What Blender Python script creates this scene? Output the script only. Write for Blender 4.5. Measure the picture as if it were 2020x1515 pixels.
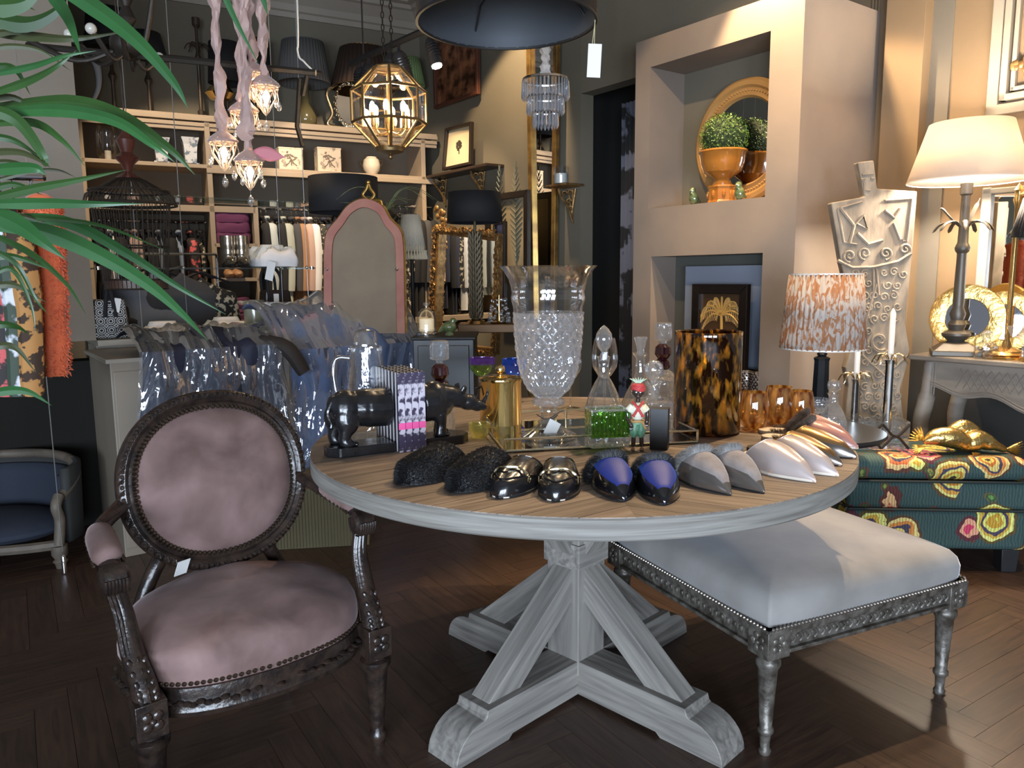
import bpy, math, random
from math import sin, cos, tan, pi, radians as R, atan2, hypot, sqrt
from mathutils import Vector as V, Matrix as MX, noise as NZ
random.seed(7)
SC = bpy.context.scene
COL = SC.collection
for o in list(bpy.data.objects): bpy.data.objects.remove(o)

# ---------------------------------------------------------------- camera
H, PITCH, ROLL, F = 1.24, R(8.03), R(0.5), 1517.0
FW = V((0, cos(PITCH), -sin(PITCH))); UP0 = V((0, sin(PITCH), cos(PITCH))); RT0 = V((1, 0, 0))
RT = RT0*cos(ROLL) - UP0*sin(ROLL); UP = UP0*cos(ROLL) + RT0*sin(ROLL)
cd = bpy.data.cameras.new('camera'); cam = bpy.data.objects.new('camera', cd); COL.objects.link(cam)
cam.matrix_world = MX(((RT.x, UP.x, -FW.x, 0), (RT.y, UP.y, -FW.y, 0), (RT.z, UP.z, -FW.z, H), (0, 0, 0, 1)))
cd.sensor_fit = 'HORIZONTAL'; cd.sensor_width = 36; cd.lens = 36*F/2020; cd.clip_start = .05
SC.camera = cam
CAMP = V((0, 0, H))

# ---------------------------------------------------------------- world, exposure, big lights
w = bpy.data.worlds.new('world'); SC.world = w; w.use_nodes = True
w.node_tree.nodes['Background'].inputs[0].default_value = (.80, .84, 1, 1)
w.node_tree.nodes['Background'].inputs[1].default_value = .11
SC.view_settings.view_transform = 'Standard'; SC.view_settings.look = 'None'
SC.view_settings.gamma = 1; SC.view_settings.exposure = 0.88; SC.view_settings.use_curve_mapping = False
SC.cycles.use_denoising = True
SC.cycles.max_bounces = 10; SC.cycles.transparent_max_bounces = 24; SC.cycles.transmission_bounces = 10
SC.cycles.glossy_bounces = 5; SC.cycles.diffuse_bounces = 4
SC.cycles.sample_clamp_indirect = 4; SC.cycles.blur_glossy = .5; SC.cycles.caustics_refractive = False; SC.cycles.caustics_reflective = False

def light(name, kind, loc, energy, color, target=None, **kw):
    d = bpy.data.lights.new(name, kind); d.energy = energy; d.color = color
    for k, v in kw.items(): setattr(d, k, v)
    o = bpy.data.objects.new(name, d); COL.objects.link(o); o.location = loc
    if target is not None:
        o.rotation_euler = (V(target)-V(loc)).to_track_quat('-Z', 'Y').to_euler()
    return o
COOL = (.72, .84, 1.0); WARM = (1.0, .72, .42); WARM3 = (1.0, .84, .66); WARM4 = (1.0, .78, .54)
# daylight of the shop window behind the camera
for wx in (-1.9, -.35, 1.2):
    light('window_daylight', 'AREA', (wx, -3.2, .95), 102, COOL, (wx*.3, 3, .75), shape='RECTANGLE', size=1.15, size_y=1.35)
def spot(loc, tgt, e, ang=50, blend=.35, col=WARM, r=.03):
    light('ceiling_spot', 'SPOT', loc, e, col, tgt, spot_size=R(ang), spot_blend=blend, shadow_soft_size=r)

spot((1.42, 2.92, 3.6), (.95, 2.2, .5), 170, 50)          # over the bench and table
spot((1.25, 3.25, 3.6), (.80, 2.1, .5), 80, 50)
spot((.3, 3.6, 3.6), (.25, 2.4, .8), 60, 36)
spot((1.14, 3.90, 3.05), (1.38, 4.03, 2.35), 120, 75)        # grazing the chimney corner
spot((.2, 2.7, 3.5), (1.25, 4.6, 2.0), 90, 36)             # into the niche
spot((1.55, 2.3, 3.5), (1.75, 3.7, 1.2), 90, 50)           # carved board and console
spot((2.05, 2.6, 3.5), (2.15, 3.6, 2.2), 20, 60)
spot((-.3, 5.6, 3.5), (.1, 6.6, 1.9), 110, 60)              # right wall, rear part
spot((-1.0, 5.2, 3.5), (-1.2, 7.0, 1.75), 150, 52, col=WARM4)           # shelves
spot((-2.2, 4.6, 3.5), (-2.4, 6.3, 1.75), 150, 52, col=WARM4)
spot((-.9, 5.9, 3.5), (-.7, 6.8, .6), 90, 60)
spot((-1.5, 4.2, 3.6), (-1.5, 4.6, .9), 60, 34)

# ---------------------------------------------------------------- pixel -> world
def ray(px, py): return FW + RT*((px-1010)/F) - UP*((py-757.5)/F)
def pz(px, py, z):
    d = ray(px, py); return CAMP + d*((z-H)/d.z)
def pd(px, py, Y):
    d = ray(px, py); return CAMP + d*(Y/d.y)
def pp(px, py, P, n):
    d = ray(px, py); n = V(n); return CAMP + d*((V(P)-CAMP).dot(n)/d.dot(n))
def depth(P): return (V(P)-CAMP).dot(FW)
def sz(px, P): return px*depth(P)/F

# ---------------------------------------------------------------- mesh builder
class MB:
    def __init__(s, T=None): s.v = []; s.f = []; s.T = T
    def add(s, vs, fs):
        n = len(s.v)
        if s.T is not None: vs = [s.T @ V(p) for p in vs]
        s.v += [tuple(p) for p in vs]; s.f += [tuple(i+n for i in f) for f in fs]; return s
    def box(s, c, d, rz=0, rx=0, ry=0, taper=1):
        m = MX.Translation(V(c)) @ MX.Rotation(rz, 4, 'Z') @ MX.Rotation(ry, 4, 'Y') @ MX.Rotation(rx, 4, 'X')
        vs = [m @ V((x*d[0]/2*(taper if z > 0 else 1), y*d[1]/2*(taper if z > 0 else 1), z*d[2]/2)) for z in (-1, 1) for y in (-1, 1) for x in (-1, 1)]
        return s.add(vs, [(0, 2, 3, 1), (4, 5, 7, 6), (0, 1, 5, 4), (2, 6, 7, 3), (0, 4, 6, 2), (1, 3, 7, 5)])
    def lathe(s, prof, n=32, c=(0, 0, 0), rib=None, sx=1, sy=1):
        vs = []; fs = []
        for (r, z) in prof:
            for i in range(n):
                a = 2*pi*i/n; rr = r*(rib(a, z) if rib else 1)
                vs.append((c[0]+rr*cos(a)*sx, c[1]+rr*sin(a)*sy, c[2]+z))
        for j in range(len(prof)-1):
            for i in range(n):
                k = (i+1) % n
                fs.append((j*n+i, j*n+k, (j+1)*n+k, (j+1)*n+i))
        return s.add(vs, fs)
    def tube(s, pts, r, n=8, cap=True, flat=1.0):
        pts = [V(p) for p in pts]; m = len(pts); vs = []; fs = []
        rr = r if isinstance(r, (list, tuple)) else [r]*m
        up = None
        for i, p in enumerate(pts):
            t = (pts[min(i+1, m-1)]-pts[max(i-1, 0)])
            t = t.normalized() if t.length > 1e-9 else V((0, 0, 1))
            if up is None:
                up = V((0, 0, 1)) if abs(t.z) < .9 else V((1, 0, 0))
            a = t.cross(up)
            a = a.normalized() if a.length > 1e-6 else V((1, 0, 0))
            b = a.cross(t).normalized(); up = b
            for k in range(n):
                q = 2*pi*k/n
                vs.append(p + a*cos(q)*rr[i] + b*sin(q)*rr[i]*flat)
        for i in range(m-1):
            for k in range(n):
                l = (k+1) % n
                fs.append((i*n+k, i*n+l, (i+1)*n+l, (i+1)*n+k))
        if cap:
            fs.append(tuple(range(n))[::-1]); fs.append(tuple((m-1)*n+k for k in range(n)))
        return s.add(vs, fs)
    def prism(s, poly, z0, z1, m=None):
        n = len(poly); m = m or MX.Identity(4)
        vs = [m @ V((x, y, z0)) for x, y in poly] + [m @ V((x, y, z1)) for x, y in poly]
        fs = [tuple(range(n))[::-1], tuple(range(n, 2*n))] + [(i, (i+1) % n, (i+1) % n+n, i+n) for i in range(n)]
        return s.add(vs, fs)
    def ell(s, c, r, n=14, m=None):
        r = r if isinstance(r, (list, tuple)) else (r, r, r); h = max(5, n//2+1)
        vs = []; fs = []
        for j in range(h+1):
            t = pi*j/h
            for i in range(n):
                a = 2*pi*i/n; p = V((sin(t)*cos(a)*r[0], sin(t)*sin(a)*r[1], cos(t)*r[2]))
                if m: p = m @ p
                vs.append(p+V(c))
        for j in range(h):
            for i in range(n):
                k = (i+1) % n
                if j == 0: fs.append((i, (j+1)*n+i, (j+1)*n+k))
                elif j == h-1: fs.append((j*n+i, (j+1)*n+i, j*n+k))
                else: fs.append((j*n+i, (j+1)*n+i, (j+1)*n+k, j*n+k))
        return s.add(vs, fs)
    def grid(s, fn, nu, nv, wu=False, wv=False):
        vs = [fn(i/nu, j/nv) for i in range(nu+(not wu)) for j in range(nv+(not wv))]
        a = nu+(not wu); b = nv+(not wv); fs = []
        for i in range(nu):
            for j in range(nv):
                i2 = (i+1) % a; j2 = (j+1) % b
                fs.append((i*b+j, i2*b+j, i2*b+j2, i*b+j2))
        return s.add(vs, fs)
    def build(s, name, m, parent=None, smooth=True, bevel=0, sub=0, solid=0, remesh=0, ang=38, loc=None, seg=2, xf=None):
        me = bpy.data.meshes.new(name); me.from_pydata(s.v, [], s.f); me.update()
        me.materials.append(m)
        if smooth:
            me.polygons.foreach_set('use_smooth', [True]*len(me.polygons))
            if not remesh: me.set_sharp_from_angle(angle=R(ang))
        o = bpy.data.objects.new(name, me); COL.objects.link(o)
        if parent is not None: o.parent = parent
        if loc is not None: o.location = loc
        if xf is not None: o.matrix_local = xf
        if remesh:
            q = o.modifiers.new('r', 'REMESH'); q.mode = 'VOXEL'; q.voxel_size = remesh; q.use_smooth_shade = True
            q = o.modifiers.new('s', 'SMOOTH'); q.factor = .6; q.iterations = 4
        if solid:
            q = o.modifiers.new('t', 'SOLIDIFY'); q.thickness = solid; q.offset = 0
        if bevel:
            q = o.modifiers.new('b', 'BEVEL'); q.width = bevel; q.segments = seg; q.limit_method = 'ANGLE'; q.angle_limit = R(35); q.harden_normals = False
        if sub:
            q = o.modifiers.new('u', 'SUBSURF'); q.levels = sub; q.render_levels = sub
        return o

def tag(o, label=None, cat=None, group=None, kind=None):
    if label: o['label'] = label
    if cat: o['category'] = cat
    if group: o['group'] = group
    if kind: o['kind'] = kind
    return o
def thing(name, label, cat, loc=(0, 0, 0), rz=0, group=None):
    o = bpy.data.objects.new(name, None); COL.objects.link(o); o.empty_display_size = .05
    o.location = loc; o.rotation_euler = (0, 0, rz)
    return tag(o, label, cat, group)
def dup(root, loc, rz, label, group=None):
    def cp(o, par):
        c = o.copy(); COL.objects.link(c)
        if par is not None: c.parent = par
        for ch in list(o.children): cp(ch, c)
        return c
    r = cp(root, None); r.location = loc; r.rotation_euler = (0, 0, rz); r['label'] = label
    if group: r['group'] = group
    return r
def rzn(n): return atan2(n[0], -n[1])       # object whose front is local -Y, facing direction n
def bez(p0, p1, p2, n=10):
    p0, p1, p2 = V(p0), V(p1), V(p2)
    return [p0*(1-t)**2 + p1*2*t*(1-t) + p2*t*t for t in [i/n for i in range(n+1)]]
def spline(P, n=8):
    P = [V(p) for p in P]; out = []
    Q = [P[0]*2-P[1]] + P + [P[-1]*2-P[-2]]
    for i in range(1, len(Q)-2):
        for k in range(n):
            t = k/n; a, b, c, d = Q[i-1:i+3]
            out.append(.5*((2*b) + (c-a)*t + (2*a-5*b+4*c-d)*t*t + (3*b-a-3*c+d)*t**3))
    out.append(P[-1]); return out
def fr(n): return n/10

# ---------------------------------------------------------------- materials
MATS = {}
def mat(name, col, rough=.5, metal=0, col2=None, scale=8, st=(1, 1, 1), bump=0, bscale=None, sheen=0, sheentint=None, coat=0,
        trans=0, ior=1.45, emit=None, estr=0, wave=None, contrast=(.35, .65), spec=None, aniso=0, det=6, sub=0, gen=False, dist=0, wrz=0):
    if name in MATS: return MATS[name]
    m = bpy.data.materials.new(name); m.use_nodes = True; nt = m.node_tree; N = nt.nodes; L = nt.links
    b = N['Principled BSDF']; I = b.inputs
    I['Base Color'].default_value = (*col, 1); I['Roughness'].default_value = rough; I['Metallic'].default_value = metal
    if spec is not None: I['Specular IOR Level'].default_value = spec
    if sheen:
        I['Sheen Weight'].default_value = sheen; I['Sheen Roughness'].default_value = .35
        I['Sheen Tint'].default_value = (*(sheentint or (1, 1, 1)), 1)
    if coat: I['Coat Weight'].default_value = coat; I['Coat Roughness'].default_value = .05
    if trans: I['Transmission Weight'].default_value = trans; I['IOR'].default_value = ior
    if emit: I['Emission Color'].default_value = (*emit, 1); I['Emission Strength'].default_value = estr
    tc = N.new('ShaderNodeTexCoord'); mp = N.new('ShaderNodeMapping'); mp.inputs['Scale'].default_value = st
    mp.inputs['Rotation'].default_value = (0, 0, wrz)
    L.new(tc.outputs['Generated' if gen else 'Object'], mp.inputs[0])
    if col2 is not None:
        if wave:
            t = N.new('ShaderNodeTexWave'); t.inputs['Scale'].default_value = scale; t.inputs['Distortion'].default_value = wave
            t.inputs['Detail'].default_value = 3; t.inputs['Detail Scale'].default_value = 1.5; t.bands_direction = 'Y'
        else:
            t = N.new('ShaderNodeTexNoise'); t.inputs['Scale'].default_value = scale; t.inputs['Detail'].default_value = det
            t.inputs['Distortion'].default_value = dist
        L.new(mp.outputs[0], t.inputs['Vector'])
        r = N.new('ShaderNodeValToRGB'); r.color_ramp.elements[0].position = contrast[0]; r.color_ramp.elements[1].position = contrast[1]
        r.color_ramp.elements[0].color = (*col, 1); r.color_ramp.elements[1].color = (*col2, 1)
        L.new(t.outputs['Fac' if 'Fac' in t.outputs else 0], r.inputs[0]); L.new(r.outputs[0], I['Base Color'])
    if bump:
        t2 = N.new('ShaderNodeTexNoise'); t2.inputs['Scale'].default_value = bscale or scale; t2.inputs['Detail'].default_value = 5
        L.new(mp.outputs[0], t2.inputs['Vector'])
        bp = N.new('ShaderNodeBump'); bp.inputs['Strength'].default_value = min(1, bump); bp.inputs['Distance'].default_value = .004*max(1, bump)
        L.new(t2.outputs[0], bp.inputs['Height']); L.new(bp.outputs[0], I['Normal'])
    MATS[name] = m; return m

def glassy(name, tint=(1, 1, 1), rough=.0, refl=1.0, alpha_tint=None, bump=0, bscale=60, vor=False, ior=1.5, body=0, bodycol=(1, 1, 1)):
    """thin-walled glass: mostly transparent, Fresnel reflection, a little diffuse body for frosted/cut glass"""
    if name in MATS: return MATS[name]
    m = bpy.data.materials.new(name); m.use_nodes = True; nt = m.node_tree; N = nt.nodes; L = nt.links
    N.remove(N['Principled BSDF']); out = N['Material Output']
    tr = N.new('ShaderNodeBsdfTransparent'); tr.inputs[0].default_value = (*tint, 1)
    gl = N.new('ShaderNodeBsdfGlossy'); gl.inputs[0].default_value = (1, 1, 1, 1); gl.inputs['Roughness'].default_value = rough
    fr_ = N.new('ShaderNodeFresnel'); fr_.inputs[0].default_value = ior
    mt = N.new('ShaderNodeMath'); mt.operation = 'MULTIPLY_ADD'; mt.inputs[1].default_value = refl; mt.inputs[2].default_value = .02; mt.use_clamp = True
    L.new(fr_.outputs[0], mt.inputs[0])
    mn = N.new('ShaderNodeMath'); mn.operation = 'MINIMUM'; mn.inputs[1].default_value = .6; L.new(mt.outputs[0], mn.inputs[0])
    mx = N.new('ShaderNodeMixShader'); L.new(mn.outputs[0], mx.inputs[0]); L.new(tr.outputs[0], mx.inputs[1]); L.new(gl.outputs[0], mx.inputs[2])
    last = mx
    if body:
        df = N.new('ShaderNodeBsdfTranslucent'); df.inputs[0].default_value = (*bodycol, 1)
        dd = N.new('ShaderNodeBsdfDiffuse'); dd.inputs[0].default_value = (*bodycol, 1)
        ad = N.new('ShaderNodeMixShader'); ad.inputs[0].default_value = .5; L.new(df.outputs[0], ad.inputs[1]); L.new(dd.outputs[0], ad.inputs[2])
        m2 = N.new('ShaderNodeMixShader'); m2.inputs[0].default_value = body
        L.new(mx.outputs[0], m2.inputs[1]); L.new(ad.outputs[0], m2.inputs[2]); last = m2
    if bump:
        tc = N.new('ShaderNodeTexCoord'); t = N.new('ShaderNodeTexVoronoi' if vor else 'ShaderNodeTexNoise'); t.inputs['Scale'].default_value = bscale
        L.new(tc.outputs['Object'], t.inputs['Vector']); bp = N.new('ShaderNodeBump'); bp.inputs['Strength'].default_value = bump; bp.inputs['Distance'].default_value = .01
        L.new(t.outputs[0], bp.inputs['Height']); L.new(bp.outputs[0], gl.inputs['Normal']); L.new(bp.outputs[0], fr_.inputs['Normal'])
    L.new(last.outputs[0], out.inputs[0]); MATS[name] = m; return m

def shade_mat(name, col, glow=.5, col2=None, scale=20, st=(1, 1, 1)):
    """lampshade cloth: diffuse front, translucent to the bulb inside"""
    if name in MATS: return MATS[name]
    m = bpy.data.materials.new(name); m.use_nodes = True; nt = m.node_tree; N = nt.nodes; L = nt.links
    N.remove(N['Principled BSDF']); out = N['Material Output']
    df = N.new('ShaderNodeBsdfDiffuse'); tl = N.new('ShaderNodeBsdfTranslucent')
    for x in (df, tl): x.inputs[0].default_value = (*col, 1)
    if col2:
        tc = N.new('ShaderNodeTexCoord'); mp = N.new('ShaderNodeMapping'); mp.inputs['Scale'].default_value = st
        t = N.new('ShaderNodeTexNoise'); t.inputs['Scale'].default_value = scale; t.inputs['Detail'].default_value = 5; t.inputs['Distortion'].default_value = 1.2
        r = N.new('ShaderNodeValToRGB'); r.color_ramp.elements[0].position = .46; r.color_ramp.elements[1].position = .54
        r.color_ramp.elements[0].color = (*col, 1); r.color_ramp.elements[1].color = (*col2, 1)
        L.new(tc.outputs['Object'], mp.inputs[0]); L.new(mp.outputs[0], t.inputs['Vector']); L.new(t.outputs[0], r.inputs[0])
        L.new(r.outputs[0], df.inputs[0]); L.new(r.outputs[0], tl.inputs[0])
    mx = N.new('ShaderNodeMixShader'); mx.inputs[0].default_value = glow
    L.new(df.outputs[0], mx.inputs[1]); L.new(tl.outputs[0], mx.inputs[2]); L.new(mx.outputs[0], out.inputs[0])
    MATS[name] = m; return m

WALL = mat('taupe_wall_paint', (.148, .130, .092), .85, col2=(.175, .152, .112), scale=1.2, bump=.1, bscale=60)
STUCCO = mat('stucco', (.30, .235, .185), .75, col2=(.225, .185, .155), scale=2.2, bump=.25, bscale=9, contrast=(.3, .7))
CREAM = mat('shelf_paint', (.36, .28, .20), .55, col2=(.32, .25, .18), scale=4)
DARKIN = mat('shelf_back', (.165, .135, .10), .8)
BLACK = mat('matte_black', (.008, .008, .009), .55)
BLK2 = mat('black_satin', (.012, .012, .014), .3)
IRON = mat('dark_iron', (.035, .028, .022), .5, metal=.6, bump=.3, bscale=40)
BRONZE = mat('bronze_metal', (.085, .065, .05), .45, metal=.6, bump=.2, bscale=30)
GOLD = mat('polished_gold', (.95, .70, .30), .12, metal=1)
GOLDL = mat('gold_leaf', (.72, .48, .15), .3, metal=1, bump=.5, bscale=45, col2=(.45, .27, .08), scale=14)
OLDGILT = mat('old_gilt', (.50, .30, .11), .45, metal=.7, col2=(.22, .12, .05), scale=25, bump=.5, bscale=60)
BRASS = mat('brass', (.60, .40, .16), .25, metal=1)
SILVER = mat('silver', (.80, .79, .76), .12, metal=1)
CHROME = mat('chrome', (.9, .9, .92), .06, metal=1)
MIRROR = mat('mirror_glass', (.86, .88, .88), .015, metal=1)
WHITE = mat('white_cloth', (.78, .77, .78), .8, bump=.2, bscale=12)
PORC = mat('porcelain', (.72, .70, .66), .3)
WAX = mat('candle_wax', (.85, .80, .68), .5, sub=.1)
GLASS = glassy('clear_glass', (.97, .98, .98), refl=2.4)
GLASSR = glassy('ribbed_glass', (.93, .95, .96), refl=2.2, bump=.2, bscale=40, rough=.01, body=.03)
CUT = glassy('cut_crystal', (.93, .95, .97), refl=1.8, bump=.55, bscale=60, vor=True, rough=.03, body=.1, bodycol=(.9, .93, 1))
def emis(name, c, s):
    if name in MATS: return MATS[name]
    return mat(name, c, .4, emit=c, estr=s)
BULB = emis('warm_bulb', (1, .78, .45), 30)
# ================================================================ the setting
NR = V((-.809, -.588, 0)); UR = V((.588, -.809, 0)); RZR = rzn(NR)
NB = V((.469, -.883, 0)); UB = V((-.883, -.469, 0)); RZB = rzn(NB)
P2 = V((1.4365, 3.9467, 0))
def chim(px, py):
    p = pp(px, py, P2, NR)-P2; return p.x*UR.x+p.y*UR.y, p.z
CW = -chim(1252, 300)[0]; P1 = P2-UR*CW
CHT = MX.Translation(P1) @ MX.Rotation(RZR, 4, 'Z')
def cl(px, py):
    x, z = chim(px, py); return x+CW, z
CORN = V((-.84, 7.59, 0)); CEIL = 3.72
WD = P2-NR*.30                       # door wall plane
def RWp(px, py, off=0): return pp(px, py, WD+NR*off, NR)
def BWp(px, py, off=0): return pp(px, py, CORN+NB*off, NB)
def struct(o, kind='structure'): o['kind'] = kind; return o

# floor: base slab + herringbone planks
bm = MB(); bm.box((0, 4, -.06), (11, 15, .1)); fl = struct(bm.build('floor', mat('floor_joint', (.022, .014, .010), .7), smooth=False))
def plank_mat(name, c1, c2, sc, rough, rnd=.35, st=(3, 30, 3), bump=.25, spec=.5):
    m = bpy.data.materials.new(name); m.use_nodes = True; nt = m.node_tree; N = nt.nodes; L = nt.links; I = N['Principled BSDF'].inputs
    tc = N.new('ShaderNodeTexCoord'); oi = N.new('ShaderNodeObjectInfo')
    ad = N.new('ShaderNodeVectorMath'); ad.operation = 'ADD'; mp = N.new('ShaderNodeMapping'); mp.inputs['Scale'].default_value = st
    mu = N.new('ShaderNodeMath'); mu.operation = 'MULTIPLY'; mu.inputs[1].default_value = 37
    L.new(oi.outputs['Random'], mu.inputs[0]); L.new(tc.outputs['Object'], ad.inputs[0]); L.new(mu.outputs[0], ad.inputs[1]); L.new(ad.outputs[0], mp.inputs[0])
    t = N.new('ShaderNodeTexNoise'); t.inputs['Scale'].default_value = sc; t.inputs['Detail'].default_value = 7; t.inputs['Distortion'].default_value = .6
    L.new(mp.outputs[0], t.inputs['Vector'])
    r = N.new('ShaderNodeValToRGB'); r.color_ramp.elements[0].position = .33; r.color_ramp.elements[1].position = .68
    r.color_ramp.elements[0].color = (*c1, 1); r.color_ramp.elements[1].color = (*c2, 1); L.new(t.outputs[0], r.inputs[0])
    hs = N.new('ShaderNodeHueSaturation'); L.new(r.outputs[0], hs.inputs['Color'])
    ma = N.new('ShaderNodeMapRange'); ma.inputs[3].default_value = 1-rnd; ma.inputs[4].default_value = 1+rnd
    L.new(oi.outputs['Random'], ma.inputs[0]); L.new(ma.outputs[0], hs.inputs['Value']); L.new(hs.outputs[0], I['Base Color'])
    I['Roughness'].default_value = rough; I['Specular IOR Level'].default_value = spec
    bp = N.new('ShaderNodeBump'); bp.inputs['Strength'].default_value = bump; bp.inputs['Distance'].default_value = .002; L.new(t.outputs[0], bp.inputs['Height']); L.new(bp.outputs[0], I['Normal'])
    MATS[name] = m; return m
FLM = plank_mat('floor_oak_brown', (.038, .022, .016), (.072, .041, .027), 2.2, .40, .16)
PW, PL = .088, .528; ang = R(33)
pm = MB().box((0, 0, -.004), (PL-.0012, PW-.0012, .008)); pm0 = pm.build('plank', FLM, fl, smooth=False); PLM = pm0.data; bpy.data.objects.remove(pm0)
cand = []
for a in range(-90, 90):
    for b in range(-12, 13):
        for k in (0, 1):
            ox, oy = a*PW+b*PL, a*PW-b*PL
            if k == 0: c = (ox+PL/2, oy+PW/2, 0)
            else: c = (ox-PW/2, oy+PL/2, pi/2)
            x = c[0]*cos(ang)-c[1]*sin(ang); y = c[0]*sin(ang)+c[1]*cos(ang)+3
            if not (1.0 < y < 7.5 and abs(x) < .75*y+.5): continue
            if y < 8: cand.append((hypot(x, y), x, y, c[2]+ang))
cand.sort()
for d, x, y, r in cand[:300]:
    o = bpy.data.objects.new('plank', PLM); COL.objects.link(o); o.parent = fl; o.location = (x, y, 0); o.rotation_euler = (0, 0, r)
bm = MB()
for d, x, y, r in cand[300:]: bm.box((x, y, -.004), (PL-.0012, PW-.0012, .008), rz=r)
struct(bm.build('parquet', FLM, fl, smooth=False), 'stuff')

# walls
def wall(name, P, Q, z0, z1, th, m, n):
    P, Q = V(P), V(Q); c = (P+Q)/2 - V(n)*th/2; L_ = (Q-P).length; bm = MB()
    bm.box((0, 0, 0), (L_, th, z1-z0)); o = bm.build(name, m, smooth=False)
    o.location = (c.x, c.y, (z0+z1)/2); o.rotation_euler = (0, 0, rzn(n)); return struct(o)
wall('wall_back', CORN, CORN+UB*5.2, 0, CEIL, .1, WALL, NB)
lw = CORN+UB*5.2
wall('wall_left', lw+V((0, .05, 0)), V((lw.x, -.4, 0)), 0, CEIL, .1, WALL, (1, 0, 0))
# right wall with the doorway
door_l = RWp(1145, 400); door_r = P1-NR*.3+UR*.10; ztop = RWp(1145, 185).z
wall('wall_right', CORN+V((0, 0, 0)), door_l*V((1, 1, 0)) if False else V((door_l.x, door_l.y, 0)), 0, CEIL, .12, WALL, NR)
o = wall('wall_right', V((door_l.x, door_l.y, 0)), V((door_r.x, door_r.y, 0)), ztop, CEIL, .12, WALL, NR)
wl2 = V((door_r.x, door_r.y, 0))
o = wall('wall_right', wl2, P2-NR*.3-UR*.1, 0, CEIL, .1, WALL, NR)
SIDE = P2-NR*.69                                     # wall right of the chimney
WARMW = mat('sand_wall_paint', (.215, .145, .08), .8, col2=(.24, .165, .095), scale=1.5)
wall('wall_right', SIDE-UR*.5, SIDE+UR*3.4, 0, CEIL, .1, WARMW, NR)
e2 = SIDE+UR*3.4
# dark room behind the doorway
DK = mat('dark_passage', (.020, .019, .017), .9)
pa = V((door_l.x, door_l.y, 0))-UR*.4; pb = pa-NR*1.6
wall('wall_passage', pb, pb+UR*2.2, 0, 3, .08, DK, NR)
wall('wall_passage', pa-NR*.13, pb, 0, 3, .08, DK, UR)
# ceiling and cornice
bm = MB(); bm.box((0, 0, 0), (10, 10, .1)); o = bm.build('ceiling', mat('ceiling_paint', (.26, .225, .18), .9), smooth=False); o.location = (.2, 3.6, CEIL+.05); struct(o)
CORNM = mat('cornice_paint', (.30, .26, .21), .6)
def cornice(P, Q, n):
    P, Q, n = V(P), V(Q), V(n); prof = [(0, -.26), (.02, -.26), (.03, -.22), (.05, -.21), (.06, -.16), (.13, -.09), (.16, -.08), (.17, -.05), (.22, -.04), (.24, 0), (0, 0)]
    bm = MB(); vs = [p0+n*a+V((0, 0, CEIL+b)) for p0 in (P, Q) for a, b in prof]; k = len(prof)
    bm.add(vs, [(i, (i+1) % k, (i+1) % k+k, i+k) for i in range(k)]+[tuple(range(k)), tuple(range(k, 2*k))[::-1]])
    return struct(bm.build('trim_1', CORNM, smooth=False))
cornice(CORN, CORN+UB*5.2, NB); cornice(CORN, P1-NR*.3, NR)
# ceiling panel moulding
bm = MB()
for k, off in enumerate((.55, .62, .72)):
    p = [CORN+NB*off+NR*off, CORN+NB*off+NR*off+UB*4.2, ]
    bm.tube([(q.x, q.y, CEIL-.01) for q in p], .02, 6); q = CORN+NB*off+NR*off
    bm.tube([(q.x, q.y, CEIL-.01), (q.x+UR.x*3, q.y+UR.y*3, CEIL-.01)], .02, 6)
struct(bm.build('trim_2', CORNM))

# door architrave shadow gap + patterned curtain edge seen in the doorway
bm = MB(); ca = RWp(1225, 400, -.16); cb_ = RWp(1262, 400, -.16); cl_ = (cb_-ca).dot(UR)
def cur(u, v):
    p = ca+UR*(cl_*u)-NR*(.03*sin(u*30)); return (p.x, p.y, .02+v*2.40)
bm.grid(cur, 24, 6); o = bm.build('curtain', mat('grey_print_curtain', (.02, .02, .022), .8, col2=(.16, .17, .22), scale=5, contrast=(.48, .52)), solid=.01)
tag(o, 'dark curtain with pale grey print hanging in the doorway beside the chimney breast', 'curtain')

# chimney breast with niche and hearth opening
nx0, nzt0 = cl(1283, 130); nx1 = cl(1512, 300)[0]; nzb = (cl(1283, 408)[1]+cl(1510, 392)[1])/2; nzt = (cl(1283, 130)[1]+cl(1513, 66)[1])/2
ox0 = cl(1283, 600)[0]; ox1 = cl(1505, 600)[0]; ozt = (cl(1283, 507)[1]+cl(1505, 498)[1])/2; ozb = .60
CHH = cl(1252, 86)[1]
bm = MB(CHT); ND, OD, CD = .32, .22, .69
def cb(x0, x1, y0, y1, z0, z1): bm.box(((x0+x1)/2, (y0+y1)/2, (z0+z1)/2), (x1-x0, y1-y0, z1-z0))
cb(0, nx0, 0, CD, 0, CHH); cb(nx1, CW, 0, CD, 0, CHH); cb(nx0, nx1, 0, CD, nzt, CHH); cb(nx0, nx1, 0, CD, ozt, nzb)
cb(nx0, nx1, ND, CD, nzb, nzt); cb(ox0, ox1, 0, CD, 0, ozb)
if ox0 > nx0: cb(nx0, ox0, 0, CD, 0, ozt)
if ox1 < nx1: cb(ox1, nx1, 0, CD, 0, ozt)
ch = bm.build('wall_chimney', STUCCO, smooth=False); struct(ch)
bm = MB(CHT); bm.box(((ox0+ox1)/2, OD+.1, (ozb+ozt)/2), (ox1-ox0, .2, ozt-ozb)); struct(bm.build('wall_hearth', mat('hearth_back', (.10, .10, .085), .85), smooth=False))
print('chimney', CW, CHH, nzb, nzt, ozt, nx0, nx1, ox0, ox1, 'door', ztop)
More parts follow.
